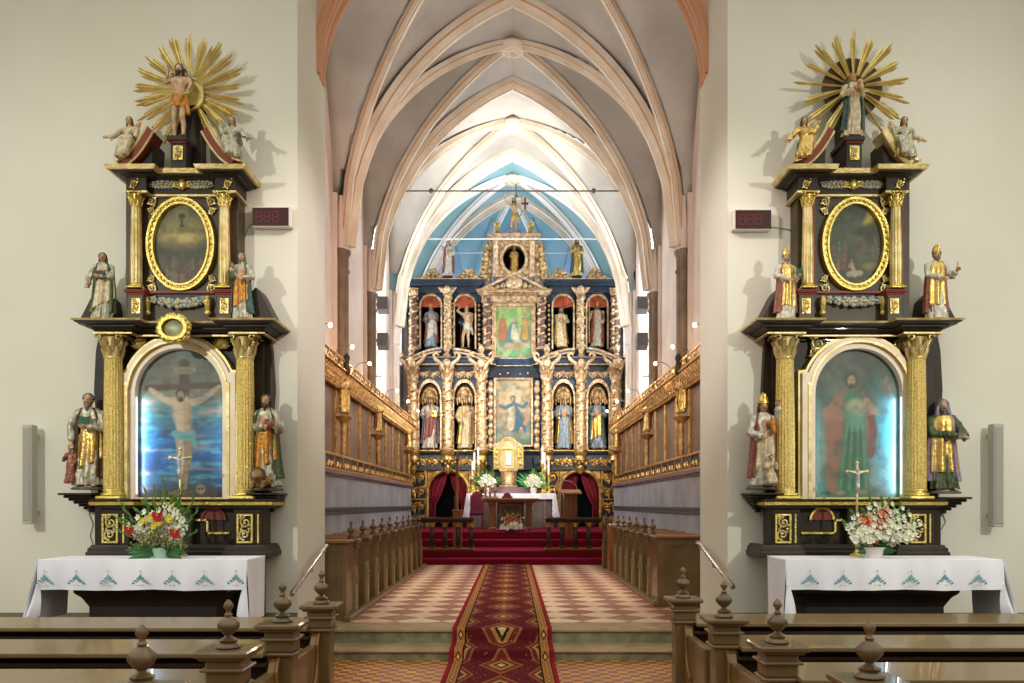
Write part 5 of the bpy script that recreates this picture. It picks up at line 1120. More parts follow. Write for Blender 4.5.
# centre entablature, gable and cornices of the upper order
k = MB(); pl = [(rx(482), YR+.3), (rx(482), YR-.12), (rx(546), YR-.12), (rx(546), YR+.3)]
k.cornice(pl, [(-.2, Z(304, YR)), (0, Z(304, YR)), (.0, Z(296, YR)), (-.2, Z(296, YR))]); k.cornice(pl, cp(CORN, .16, Z(297, YR), Z(291.5, YR), .2))
k.mi = 1
for q in range(22): xx = rx(483.5+q*2.9); k.ell((xx, YR-.2, Z(296.4, YR)), (.028, .05, .035), 6, 4)
k.box(rx(481.5), rx(546.5), YR-.17, YR-.1, Z(303.8, YR), Z(302.6, YR)); k.box(rx(479), rx(549), YR-.30, YR-.1, Z(292.3, YR), Z(291.3, YR)); k.build('centre_entablature', [M_rpale, M_rgold], ret, smooth=True)
k = MB(); a, b_, t_ = rx(480), rx(548), rx(514); z0, z1 = Z(291.5, YR), Z(274.5, YR)
k.prism([(a, z0), (b_, z0), (t_, z1)], YR-.1, YR+.3); k.mi = 1; k.tube([(a, YR-.13, z0), (t_, YR-.13, z1), (b_, YR-.13, z0)], .05, 8); k.ell((t_, YR-.14, Z(284.5, YR)), (.24, .08, .22), 14, 8); k.mi = 2
k.ell((t_, YR-.2, Z(284, YR)), (.09, .08, .11), 10, 7)
for sd in (-1, 1):
    for q in range(3): k.ell((t_+sd*(.3+.16*q), YR-.13, Z(287+q*1.2, YR)), (.08, .06, .1-.02*q), 8, 6)
k.build('gable', [M_blue2, M_rpale, M_rgold], ret, smooth=True)
for s_ in (0, 1):
    f_ = (lambda p: p) if not s_ else mirror; e0, e1 = sorted((f_(404), f_(482)))
    k = MB(); pl = [(rx(e0), YR+.4), (rx(e0), YR-.25), (rx(e1), YR-.25), (rx(e1), YR+.4)]
    k.cornice(pl, [(-.3, Z(294, YR)), (-.08, Z(294, YR)), (-.08, Z(286, YR)), (-.3, Z(286, YR))]); k.cornice(pl, cp(CORN, .08, Z(288, YR), Z(281.5, YR), .3)); co = k.build('upper_cornice', M_blue, ret)
    k = MB(); k.cornice(pl, [(-.1, Z(287.6, YR)), (-.02, Z(287.6, YR)), (-.02, Z(286.8, YR)), (-.1, Z(286.8, YR))]); k.cornice(pl, [(-.02, Z(282.2, YR)), (.09, Z(282.2, YR)), (.09, Z(281.6, YR)), (-.02, Z(281.6, YR))])
    xx = rx(f_(447.5), 22.7)
    for sd in (-1, 1): leaf(k, (xx, 22.7, Z(293, 22.7)), (xx+sd*.26, 22.66, Z(287.5, 22.7)), .16, .06)
    k.ell((xx, 22.66, Z(290, 22.7)), (.1, .08, .12)); k.build('cornice_gilding', M_rpale, co, smooth=True)
    # volutes with foliage on top
    for pa, pb in ((418, 438), (453, 474)):
        k = MB(); p0, p1 = f_(pa), f_(pb); sg = 1 if p1 > p0 else -1
        k.tube([(rx(p0), YR, Z(281, YR)), (rx(p0+(p1-p0)*.55), YR, Z(273.5, YR)), (rx(p1-sg*1.5), YR, Z(269.5, YR))], .045, 8); k.tube([(rx(p0+sg*6), YR, Z(281, YR)), (rx(p1-sg*1), YR, Z(275.5, YR))], .035, 8)
        scroll(k, rx(p1-sg*2), Z(274.5, YR), YR-.02, .15, PI/2, sg, .045); scroll(k, rx(p0+sg*9), Z(276, YR), YR-.02, .10, PI/2, -sg, .035); k.build('volute', M_rgold, ret, smooth=True)
# top aedicule with oval niche
k = MB(); yt = YR+.05; xc = rx(514, yt); hw = 21*yt/F
ov = arc(xc, Z(260, yt), 12.6*yt/F, 14.6*yt/F, 0, 360, 40)[:-1]
sq = []
for x_, z_ in ov:
    a = math.atan2((z_-Z(260, yt))/(20*yt/F), (x_-xc)/hw); c_, s_ = math.cos(a), math.sin(a); q = 1/max(abs(c_), abs(s_)); sq.append((xc+hw*c_*q, Z(260, yt)+20*yt/F*s_*q))
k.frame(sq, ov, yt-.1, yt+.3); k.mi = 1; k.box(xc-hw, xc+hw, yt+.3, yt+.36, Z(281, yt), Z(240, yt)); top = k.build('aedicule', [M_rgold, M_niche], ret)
k = MB(); k.tube([(a, yt-.12, b_) for a, b_ in ov+[ov[0]]], .05, 8)
for sd in (-1, 1):
    k.lathe(xc+sd*hw*.86, yt-.16, [(.09, 0), (.08, .2), (.07, .95), (.11, 1.0)], 12, z0=Z(279, yt)); 
    for sz in (-1, 1): scroll(k, xc+sd*hw*.58, Z(260, yt)+sz*.42, yt-.13, .09, PI/2*sz, sd, .025)
pl = [(xc-hw*1.08, yt+.3), (xc-hw*1.08, yt-.15), (xc+hw*1.08, yt-.15), (xc+hw*1.08, yt+.3)]; k.cornice(pl, cp(CORN, .12, Z(241.5, yt), Z(236, yt), .3)); k.build('gilt_mouldings', M_rpale, top, smooth=True)
for sd in (-1, 1):
    k = MB()
    for i in range(8):
        t = i/7; w_ = (12-8*t)*yt/F; xx = xc+sd*(hw+.06+w_*.5); z_ = Z(279-31*t, yt); scroll(k, xx, z_, yt, .09+.10*(1-t), PI/2*(1 if i % 2 else -1), sd*(1 if i % 2 else -1), .04)
        k.ell((xx+sd*.05, yt-.03, z_+.08), (.09*(1.2-t*.5), .06, .1), 8, 6)
    k.build('carved_wing', M_rgold, ret, smooth=True)
    k = MB(); figure('cherub_statue', 'gilded cherub kneeling on the %s of the retable top, beside the risen figure' % ('left', 'right')[sd > 0], 'statue', (xc+sd*.46, yt-.02, Z(236, yt)+.03), .55, robe='gold', skin='cream', hair='fair', legs=(((-.06, -.12, .16), (-.06, .05, .06)), ((.06, -.12, .16), (.06, .06, .06))), pelvis=.3, hairlen='short', base=None, vox=.012,
        arms=(((-.16, -.04, .5), (-.1, -.13, .58)), ((.16, -.04, .5), (.1, -.13, .58))), hold=(('wing', (sd*.03, .06, .5), 'gold', sd),))
k = MB(); k.bbox(xc-.16, xc+.16, yt-.1, yt+.1, Z(236, yt), Z(235, yt)+.05); k.build('top_plinth', M_rgold, ret)
# statues of the retable
yN = YR+.16; B = dict(base='dark', vox=.022)
kw = dict(vox=.022)
def RS(px, py, H, name, label, **k): return figure(name, label, 'statue', at(px, k.pop('y', yN), Z(py, k.pop('yz', yN))), H, group=None, **{**dict(vox=.020), **k})
RS(429.7, 449.5, 1.50, 'bishop_statue', 'bearded figure in white and purple, leftmost niche of the retable lower tier', robe='white', cloak='lilac', cloak2='rose', hair='old', beard='longbeard', hat='crown', base='dark', hold=(('closed_book', (.1, -.14, .66), 'gold', None, 'book'),))
RS(465, 449.5, 1.48, 'saint_statue', 'bare-legged staff bearer, second lower niche of the retable from the left', robe='cream', cloak='gold', hair='hair', beard='short', base='dark', sway=.03, arms=(((-.16, 0, .64), (-.08, -.12, .52)), ((.16, -.02, .62), (.12, -.12, .70))), hold=(('pole', (.13, -.13, .1), 'grey', (.12, -.13, 1.0)),))
RS(563.2, 449.5, 1.50, 'saint_statue', 'figure in gold mantle over pale blue robe, third lower niche from the left', robe='sky', cloak='gold', hair='old', beard='longbeard', base='dark')
RS(598, 449.5, 1.50, 'saint_statue', 'crowned figure in turquoise and gold, rightmost niche of the lower tier', robe='sky', cloak='teal', cloak2='gold', hair='fair', hat='crown', base='dark', sway=-.03)
RS(430.8, 348, 1.22, 'king_statue', 'crowned statue with white and blue drapery, leftmost niche of the upper tier', robe='sky', cloak='rose', cloak2='white', hair='hair', hat='crown', base='dark', sway=.02)
RS(465.5, 348, 1.22, 'martyr_statue', 'near-naked statue with one arm raised over the head, second upper niche', bare=True, cloth_w='white', skin='flesh', hair='hair', base='dark', sway=.05, arms=(((-.2, 0, .86), (-.08, .0, 1.0)), ((.16, .02, .64), (.14, -.06, .52))), hold=(('pole', (-.12, .07, .05), 'brown', (-.1, .07, 1.0)),))
RS(562, 348, 1.15, 'saint_statue', 'statue in gold cloak over a pale robe, third upper niche of the retable', robe='cream', cloak='gold', hair='old', beard='short', base='dark', sway=-.04)
RS(596.5, 348, 1.28, 'king_statue', 'crowned statue in grey armour and red cloak, rightmost upper niche', robe='silver', cloak='red', hair='old', beard='short', hat='crown', base='dark', hold=(('pole', (-.17, -.08, .1), 'gold', (-.17, -.08, 1.05)),), arms=(((-.16, 0, .64), (-.16, -.08, .66)), ((.15, .0, .63), (.13, -.1, .55))))
RS(448, 277, 1.02, 'saint_statue', 'standing statue in white and red above the left half of the retable', y=YR+.1, yz=YR+.1, robe='white', cloak='rose', hair='hair', base='dark', arms=(((-.16, -.02, .66), (-.16, -.1, .78)), ((.15, -.04, .62), (.06, -.13, .64))))
RS(576.5, 277, 1.08, 'saint_statue', 'standing statue in green and gold above the right half of the retable', y=YR+.1, yz=YR+.1, robe='gold', cloak='teal', hair='hair', beard='short', base='dark', arms=(((-.16, -.04, .62), (-.08, -.13, .66)), ((.15, -.04, .62), (.06, -.13, .62))))
for px in (448, 576.5):
    k = MB(); k.bbox(rx(px-5, YR+.1), rx(px+5, YR+.1), YR-.08, YR+.28, Z(282, YR), Z(278, YR+.1), .01); k.build('statue_block', M_dark, ret)
RS(514, 274, .76, 'bishop_statue', 'small bishop statue inside the oval niche at the top of the retable', y=yt+.1, yz=yt+.1, robe='gold', cloak='rose', cloak2='gold', hair='old', beard='short', hat='mitre', base='dark')
risen = RS(513.5, 234, 1.02, 'risen_statue', 'topmost figure of the retable in gold and red loincloth, right arm raised', y=yt+.02, yz=yt+.02, bare=True, cloth_w='gold', skin='flesh', hair='hair', beard='short', base='grey', sway=.03, arms=(((-.2, -.02, .86), (-.24, -.06, 1.02)), ((.17, -.03, .7), (.26, -.08, .64))))
k = MB(); fx0, fx1 = X(521.5, yt), X(528.5, yt); k.box(fx0, fx1, yt-.08, yt-.05, Z(211, yt), Z(198.5, yt)); k.mi = 1; k.box((fx0+fx1)/2-.025, (fx0+fx1)/2+.025, yt-.09, yt-.04, Z(211, yt), Z(198.5, yt)); k.box(fx0, fx1, yt-.09, yt-.04, Z(205.8, yt), Z(203.6, yt)); k.mi = 2; k.tube([(fx0, yt-.06, Z(216, yt)), (fx0, yt-.06, Z(196, yt))], .018, 8); k.tube([(X(518.5, yt), yt-.06, Z(219, yt)), (fx0, yt-.06, Z(214, yt))], .018, 8)
k.build('flag', [pm('white'), pm('red'), M_rgold], risen, loc=None) if False else tag(k.build('flag', [pm('white'), pm('red'), M_rgold], loc=(fx0, yt, Z(212, yt))), 'white banner with a red cross held beside the topmost figure', 'flag')
# ------------------------------------------------------------------ choir steps under red carpet
M_rcarp = mat('crimson_step_carpet', '#8e1c38', .95, col2='#741530', nscale=30, bump=.2, bscale=200, spec=.1)
ti0 = 60
SX = 3.02
for i, (ya, z0, z1) in enumerate(((16.8, CH, .363), (17.3, .363, .50), (18.7, .50, .67), (19.2, .67, .84))):
    mb = MB(); sx_ = 3.0 if i < 2 else 2.75
    mb.bbox(-sx_, sx_, ya, 23.9 if i == 3 else [17.6, 19.0, 19.6][i], z0-.12 if i else .2, z1, .012); struct(mb, 'trim_%d' % (ti0+i), M_rcarp)
# ------------------------------------------------------------------ panelled choir stalls on both sides
M_dado = mat('grey_marbled_dado', '#aeb0b6', .55, col2='#93959c', nscale=1.6)
M_dadol = mat('dado_moulding', '#4f4f58', .5)
M_ledge = mat('pink_ledge', '#8d7478', .5, col2='#756064', nscale=3)
M_panel = mat('brown_painted_panel', '#5f4636', .5, col2='#8d705a', nscale=1.6, ndetail=5, coat=.1)
M_sgold = mat('stall_gilding', (.78, .48, .18), .42, .65, col2=(.40, .22, .07), nscale=9, bump=.4, bscale=30)
M_bulb = mat('warm_bulb', (1, .78, .5), .3, emit=40)
def lathe_pts(): pass
def stalls(s, nm):
    xd = 2.77; Y0, Y1 = 9.6, 22.4
    zl = EYE+.19*xd; zf1 = EYE+.285*xd; zb = EYE+.671*xd; zc = 0
    root = empty('choir_panelling', (s*2.9, (Y0+Y1)/2, CH), 'gilded wall panelling with a grey marbled dado lining the choir, %s of the pews' % nm, 'panelling')
    def bx(mb, xa, xb, y0, y1, z0, z1): mb.box(min(s*xa, s*xb), max(s*xa, s*xb), y0, y1, z0, z1)
    m = MB(); bx(m, xd, W-.02, Y0, Y1, CH, zl-.06); m.mi = 1
    for z in (CH+.62, zl-.66, zl-.60): bx(m, xd-.03, xd+.01, Y0, Y1, z-.022, z+.022)
    m.build('dado', [M_dado, M_dadol], root)
    m = MB(); bx(m, xd-.07, W-.02, Y0, Y1, zl-.06, zl); bx(m, xd-.03, W-.02, Y0, Y1, zl-.10, zl-.06); m.build('ledge', M_ledge, root)
    m = MB(); bx(m, xd, W-.02, Y0, Y1, zl, zf1); m.mi = 1; bx(m, xd-.03, xd+.01, Y0, Y1, zf1-.04, zf1); bx(m, xd-.03, xd+.01, Y0, Y1, zl, zl+.03)
    y = Y0+.1
    while y < Y1-.2:
        for k in range(4): m.cap((s*(xd-.01), y+.04+.1*k, zl+.06+.04*(k % 2)), (s*(xd-.01), y+.12+.1*k, zl+.13-.04*(k % 2)), .028, .02, 6)
        bx(m, xd-.02, xd+.01, y+.5, y+.54, zl, zf1); y += .62
    m.build('base_frieze', [M_dark, M_sgold], root, smooth=True)
    m = MB(); bx(m, xd+.05, W-.02, Y0, Y1, zf1, zb); m.build('panel_board', M_panel, root)
    y = 9.95
    while y < Y1: m = MB(); bx(m, xd+.03, xd+.06, y-.05, y+.05, zf1, zb); m.tube([(s*(xd+.03), y, zf1), (s*(xd+.03), y, zb)], .022, 6); m.build('mullion', M_sgold, root); y += 1.02
    # cornice: coved, with acanthus modillions and an openwork cresting
    m = MB(); P = [(0, zb-.02), (.03, zb-.02), (.035, zb+.04), (.05, zb+.13), (.09, zb+.17), (.10, zb+.21), (.13, zb+.23), (.13, zb+.26), (0, zb+.26)]
    path = [(s*xd, Y0), (s*xd, Y1)] if s > 0 else [(s*xd, Y1), (s*xd, Y0)]
    path = path[::-1] if True else path
    # out must point to the middle of the choir
    dx, dy = path[1][0]-path[0][0], path[1][1]-path[0][1]
    if (dy*s) > 0: path = path[::-1]
    m.cornice(path, [((-.3 if u == 0 else u), z) for u, z in P]); m.build('cornice', mat('cornice_wood', '#6f4e36', .5, .2, col2='#8a6a4c', nscale=6), root)
    m = MB(); y = Y0+.12
    while y < Y1-.1:
        for k in range(3): m.cap((s*(xd-.05-.025*k), y+(k % 2)*.06, zb+.02+.06*k), (s*(xd-.075-.03*k), y+.04+(k % 2)*.06, zb+.08+.05*k), .036, .018, 6)
        y += .155
    m.tube([(s*(xd-.13), Y0, zb+.245), (s*(xd-.13), Y1, zb+.245)], .018, 6); m.tube([(s*(xd-.03), Y0, zb-.02), (s*(xd-.03), Y1, zb-.02)], .025, 6)
    m.build('acanthus_cornice', M_sgold, root, smooth=True)
    m = MB(); zt_ = zb+.26; y = Y0+.1
    m.tube([(s*(xd-.10), Y0, zt_+.15), (s*(xd-.10), Y1, zt_+.15)], .022, 6); m.tube([(s*(xd-.10), Y0, zt_+.015), (s*(xd-.10), Y1, zt_+.015)], .018, 6)
    while y < Y1-.1:
        m.cap((s*(xd-.10), y, zt_+.02), (s*(xd-.10), y+.12, zt_+.13), .018, .018, 6); m.cap((s*(xd-.10), y+.24, zt_+.02), (s*(xd-.10), y+.12, zt_+.13), .018, .018, 6); m.ell((s*(xd-.11), y+.12, zt_+.07), (.02, .05, .035), 7, 5); y += .42
    m.build('cresting', M_sgold, root, smooth=True)
    # the narrow pilasters with corbels carrying figures
    zq = zf1+.05
    return root, xd, zf1, zb, zb+.26
for s, nm in ((-1, 'left'), (1, 'right')):
    root, xd, zf1, zb, zt_ = stalls(s, nm)
    spots = ((13.05, 'nearest'), (16.4, 'middle'), (21.2, 'farthest'))
    for (y, w_) in spots:
        m = MB(); xx = s*(xd-.08); zc_ = zf1+.62
        m.lathe(xx, y, [(.05, 0), (.045, .02), (.05, .5)], 10, z0=zf1); m.lathe(xx, y, [(.04, -.12), (.09, -.06), (.13, -.03), (.14, 0), (.11, .01)], 12, z0=zc_-.02); m.build('corbel_column', M_sgold, root, smooth=True)
        figure('corbel_statue', 'small gilded statue on a corbel of the %s choir panelling, %s the camera' % (nm, {'nearest': 'nearest', 'middle': 'second from', 'farthest': 'farthest from'}[w_]), 'statue', (xx, y, zc_+.03), .62, group=None, robe='gold', cloak='rose' if y > 14 else 'gold', hair='hair', base=None, turn=-s*.9, vox=.013, beard='short' if y < 14 else None)
    for i, y in enumerate((10.9, 12.4, 13.9, 15.4, 17.2, 19.0, 21.0)):
        r = empty('sconce', (s*(xd-.1), y, zt_+.15), 'sconce', 'sconce')
        wd = ['nearest', 'second', 'third', 'fourth', 'fifth', 'sixth', 'farthest'][i]; r['label'] = 'small curved sconce with warm bulb above the %s panelling, %s from the nave' % (nm, wd)
        m = MB(); ax = xd-.1; P = [(s*(ax-.16*(1-math.cos(t))), y, zt_+.15+.13*math.sin(t)) for t in [q*.27 for q in range(9)]]; m.tube(P, .007, 6); m.lathe(P[0][0], y, [(.03, 0), (.03, .02), (.012, .06)], 8, z0=zt_+.12); m.build('arm', M_rod, r)
        e = P[-1]; m = MB(); m.ell((e[0], e[1], e[2]), (.024, .024, .03), 10, 7); m.build('bulb', M_bulb, r, smooth=True)
        if i in (0, 2, 4, 6): lamp('sconce_light', 'POINT', (e[0]-s*.05, e[1], e[2]+.05), 9, (1, .62, .34), radius=.04)
    # dark wooden head at the joint of the near cresting
    m = MB(); m.ell((s*(xd-.13), 13.05, zt_+.20), (.055, .055, .075)); m.cap((s*(xd-.13), 13.05, zt_+.14), (s*(xd-.13), 13.05, zt_-.02), .045, .06); m.build('carved_bust', M_dark, root, smooth=True)
    # grey floodlights mounted beside the windows
    for z, w_ in ((4.6+.5, 'lower'), (5.5+.4, 'upper')):
        r = empty('floodlight', (s*3.0, 18.1, z), 'grey floodlight beside the %s choir window, %s of two' % (nm, w_), 'floodlight')
        m = MB(); m.prismx([(18.0, z-.12), (18.22, z-.2), (18.3, z+.1), (18.02, z+.16)], s*2.86-.12, s*2.86+.12); m.build('housing', mat('lamp_grey', '#73767c', .5), r, bevel=.01)
        m = MB(); m.box(min(s*2.9, s*3.16), max(s*2.9, s*3.16), 18.1, 18.14, z-.03, z+.03); m.build('bracket', M_rod, r)
# ------------------------------------------------------------------ balustrades
M_oak = mat('brown_oak', '#6b4526', .4, col2='#50331b', nscale=3, stretch=(1, 1, .3), coat=.25)
M_oakd = mat('dark_oak_rail', '#42301f', .4, col2='#2e2115', nscale=4, coat=.3)
for (p0, p1, nm) in ((417, 474, 'left'), (545, 602, 'right')):
    y = 17.45; X0, X1 = X(p0, y), X(p1, y); zt_ = Z(517.5, y); zb = .502
    r = empty('altar_rail', ((X0+X1)/2, y, zb), 'dark wooden communion rail with gilded capitals, %s of the steps' % nm, 'rail')
    m = MB(); m.bbox(X0, X1, y-.12, y+.12, zt_-.07, zt_, .015); m.bbox(X0+.02, X1-.02, y-.09, y+.09, zt_-.11, zt_-.07, .01); m.build('top_rail', M_oakd, r)
    m = MB(); m.bbox(X0-.01, X1+.01, y-.13, y+.13, zb, zb+.055, .012); m.build('base_rail', mat('gilt_brown_rail', '#8a6430', .4, .4), r)
    n = 4
    for i in range(n):
        off = (.13 if nm == 'right' else .27)
        xc = X0+.04+(X1-X0-.1)*((i+(1 if nm == 'left' else 0))/4) if nm == 'left' else X0+.08+(X1-X0-.08)*(i/4)
        m = MB(); m.bbox(xc-.06, xc+.06, y-.06, y+.06, zb+.05, zb+.10, .01); m.bbox(xc-.045, xc+.045, y-.045, y+.045, zb+.1, zt_-.2, .015); b_ = m.build('baluster', M_oakd, r, smooth=True)
        m = MB(); m.lathe(xc, y, [(.045, -.20), (.055, -.185), (.05, -.17), (.085, -.12), (.085, -.10)], 10, z0=zt_); m.build('gilt_capital', M_gold, b_, smooth=True)
# ------------------------------------------------------------------ free-standing altar
yA, zA = 19.75, .84
M_oakl = mat('warm_oak', '#a56c38', .42, col2='#80522a', nscale=3, stretch=(1, 1, .4), coat=.3)
r = empty('free_altar', (X(510, yA), yA+.3, zA), 'brown wooden altar table standing on the red steps in front of the high altar', 'altar table')
zt_ = Z(498.3, yA)
m = MB(); m.bbox(X(481, yA), X(539, yA), yA-.06, yA+.7, zt_-.06, zt_, .012); m.bbox(X(484, yA), X(536, yA), yA-.02, yA+.66, zt_-.10, zt_-.06, .01); m.build('table_top', M_oakl, r)
for px in (492, 529):
    m = MB(); xa = X(px, yA); m.bbox(xa-.10, xa+.10, yA, yA+.62, zA, zA+.09, .015); m.bbox(xa-.07, xa+.07, yA+.04, yA+.58, zA+.09, zt_-.17, .012); m.bbox(xa-.10, xa+.10, yA, yA+.62, zt_-.17, zt_-.10, .02); m.build('leg', M_oakl, r)
m = MB(); m.box(X(497, yA), X(524, yA), yA+.2, yA+.4, zA+.06, zt_-.1); m.build('centre_panel', M_oak, r, bevel=.01)
m = MB(); m.frame([(X(499, yA), zA+.1), (X(522, yA), zA+.1), (X(522, yA), zt_-.14), (X(499, yA), zt_-.14)], [(X(501, yA), zA+.14), (X(520, yA), zA+.14), (X(520, yA), zt_-.18), (X(501, yA), zt_-.18)], yA+.17, yA+.2); m.build('panel_frame', M_oakl, r)
# ------------------------------------------------------------------ plants
M_stem = mat('green_stem', '#5c8a34', .5, col2='#44701f', nscale=20)
M_leafm = mat('green_leaf', '#2f6a26', .45, col2='#1f4d1b', nscale=15)
M_wpetal = mat('white_petal', '#efeee2', .6, col2='#d9dfc0', nscale=30)
M_rpetal = mat('red_petal', '#b3141d', .35); M_ypetal = mat('yellow_petal', '#d9cc3a', .6); M_opetal = mat('orange_petal', '#e8956a', .55, col2='#dc7a52', nscale=25); M_speck = mat('rust_filler', '#8f7a4a', .8, col2='#6f8a3f', nscale=60)
def bloom(mb, c, r, d=(0, -1, 0), n=5):
    """open flower: cupped petals around a throat"""
    D = Vector(d).normalized(); U = D.orthogonal().normalized(); Vv = D.cross(U); c = Vector(c)
    for k in range(n):
        a = 2*PI*k/n+c.x*40; q = U*math.cos(a)+Vv*math.sin(a); sd = D.cross(q); t = c+q*r+D*r*.45; m_ = c+q*r*.6+D*r*.1
        V = [tuple(c-D*r*.2), tuple(m_+sd*r*.42), tuple(t), tuple(m_-sd*r*.42), tuple(c+D*r*.02), tuple(m_+sd*r*.42+D*r*.1), tuple(t+D*r*.06), tuple(m_-sd*r*.42+D*r*.1)]
        mb.add(V, [(0,3,2,1), (4,5,6,7), (0,1,5,4), (1,2,6,5), (2,3,7,6), (3,0,4,7)])
def gladiolus(base, tip, nfl, r, col, parent, bend=.0, name='gladiolus', open_=.75):
    a, b_ = Vector(base), Vector(tip); P = [a.lerp(b_, t)+Vector((bend*math.sin(PI*t), -.02*math.sin(PI*t), 0)) for t in [i/10 for i in range(11)]]
    m = MB(); m.tube(P, [.007*(1-.07*i)*max(1, r/.03) for i in range(11)], 6)
    for i in range(6): p = P[4+i]; q = p+(P[min(5+i, 10)]-P[3+i])*.8+Vector(((-1)**i*r*.5, -r*.2, 0)); leaf(m, tuple(p), tuple(q), r*.5, r*.25)
    st = m.build(name, M_stem, parent, smooth=True)
    if nfl:
        m = MB()
        for i in range(nfl):
            t = .30+open_*.65*i/max(nfl-1, 1); p = a.lerp(b_, t)+Vector((bend*math.sin(PI*t)+(-1)**i*r*.45, -r*.5, 0)); bloom(m, p, r*(1-.5*i/nfl), (((-1)**i)*.5, -1, .25))
        m.build('blossoms', col, st, smooth=False)
    return st
def leaves(parent, c, n, L, wd, y, spread=1.0, m_=None, up=.3, seed=1):
    rnd = random.Random(seed); m = MB()
    for i in range(n):
        a = PI*(.5+(i/(n-1)-.5)*spread)+rnd.uniform(-.1, .1); l = L*rnd.uniform(.7, 1.1); yy = y-rnd.uniform(0, .06)
        leaf(m, (c[0], y, c[2]), (c[0]+l*math.cos(a), yy, c[2]+l*math.sin(a)), wd*rnd.uniform(.7, 1.1), .012)
    m.build('foliage', m_ or M_leafm, parent, smooth=False)
# bouquet in front of the free altar
yB = 19.35
r = empty('flower_arrangement', (X(512, yB), yB, zA), 'white and orange flower arrangement on the red step before the free altar', 'flowers')
m = MB(); m.lathe(X(512, yB), yB, [(.10, 0), (.13, .06), (.11, .09)], 14, z0=zA-.0); m.build('bowl', pm('grey'), r, smooth=True)
for i in range(9):
    t = (i-4)/4; gladiolus((X(512, yB)+.03*t, yB, zA+.08), (X(512+13*t, yB), yB-.05, Z(510+5*t*t+(i % 2)*2, yB)), 5, .045, M_opetal if abs(t) < .9 else M_wpetal, r, .0)
m = MB(); rnd = random.Random(8)
for i in range(34): a = rnd.uniform(0, PI); q = rnd.uniform(.05, .26); bloom(m, (X(512, yB)+q*1.1*math.cos(a), yB-.08-rnd.uniform(0, .06), zA+.07+q*.62*math.sin(a)), .05, (math.cos(a)*.4, -1, .3))
m.build('white_blossoms', M_wpetal, r)
for sd in (-1, 1): m = MB(); [leaf(m, (X(512, yB), yB-.03, zA+.07), (X(512, yB)+sd*(.38-.04*k), yB-.06, zA+.05+.05*k), .05, .01) for k in range(4)]; m.build('side_leaves', mat('pale_leaf', '#b9b48a', .6), r)
leaves(r, (X(512, yB), yB, zA+.1), 14, .5, .06, yB+.03, .9, seed=4)
# ------------------------------------------------------------------ high altar table, tabernacle, candles, flowers
yH = 21.75; zH = Z(493.5, yH)
r = empty('high_altar_table', (X(512, yH), yH+.4, .84), 'high altar table with white cloth at the foot of the great retable', 'altar table')
m = MB(); m.bbox(X(469, yH), X(554, yH), yH, 22.5, .84, zH-.03, .02); m.mi = 1
for px in (480, 497, 528, 545): m.box(X(px-.8, yH), X(px+.8, yH), yH-.03, yH, .9, zH-.1)
m.build('stone_block', [mat('grey_brown_stone', '#6d6258', .6, col2='#554b42', nscale=3), M_ledge], r)
M_linen = mat('white_linen', '#e6e2ea', .85, col2='#cfcbd8', nscale=2, bump=.1, bscale=60)
m = MB(); m.bbox(X(466.5, yH), X(556, yH), yH-.05, 22.5, zH-.03, zH, .01)
def lace(mb, x0, x1, y, z1, dz, n=60, amp=.012, th=.012, ends=False):
    R1 = []
    for i in range(n+1):
        x_ = x0+(x1-x0)*i/n; w_ = amp*math.sin(i*.9)+amp*.5*math.sin(i*2.3); R1.append([(x_, y, z1), (x_, y-.3*abs(w_)-.01+w_*.6, z1-dz*.5), (x_, y+w_-.02, z1-dz+abs(math.sin(i*1.57))*.01), (x_, y+w_+th-.02, z1-dz), (x_, y+th, z1-dz*.5), (x_, y+th, z1)])
    mb.loft(R1)
lace(m, X(466.5, yH), X(556, yH), yH-.055, zH-.005, .15)
for p in (466.5, 556):
    sd = -1 if p < 500 else 1; xx = X(p, yH)
    m.loft([[(xx-sd*.02+sd*.08*t*math.sin(2*t), yH-.06+.05*k, zH-.01-.62*t) for k in range(9)]+[(xx+sd*.0+sd*.10*t, yH-.06+.05*k+.01, zH-.01-.62*t) for k in range(8, -1, -1)] for t in [i/6 for i in range(7)]])
    m.loft([[(xx-sd*(.10+.01*math.sin(i*3)), yH-.07, zH-.01-.6*i/8), (xx-sd*.05, yH-.10-.02*math.sin(i), zH-.01-.63*i/8), (xx+sd*.06*i/8, yH-.07, zH-.01-.6*i/8), (xx-sd*.05, yH-.05, zH-.01-.6*i/8)] for i in range(9)])
m.build('altar_cloth', M_linen, r, smooth=True)
# reredos shelf behind the table
m = MB(); m.bbox(X(486, 22.3), X(530, 22.3), 22.2, 22.6, zH, zH+.18, .01); m.build('gradine', M_ledge, r)
yT = 22.35; M_ivory = mat('ivory_enamel', '#e6d8b8', .4, .1, col2='#d8c290', nscale=6); zT = zH+.18
r = empty('tabernacle', (X(508.5, yT), yT, zT), 'white and gold tabernacle with open doors in the centre of the high altar', 'tabernacle')
m = MB(); c_ = 508.5; m.bbox(X(c_-7.5, yT), X(c_+7.5, yT), yT-.12, yT+.2, zT, Z(470, yT), .01); 
for z in (486, 470.5): m.bbox(X(c_-9, yT), X(c_+9, yT), yT-.16, yT+.2, Z(z+.9, yT), Z(z-.9, yT), .01)
b_ = m.build('lower_case', M_rpale, r); m = MB()
for sd in (-1, 1): m.lathe(X(c_+sd*6.5, yT), yT-.14, [(.04, Z(485, yT)), (.035, Z(472, yT))], 10)
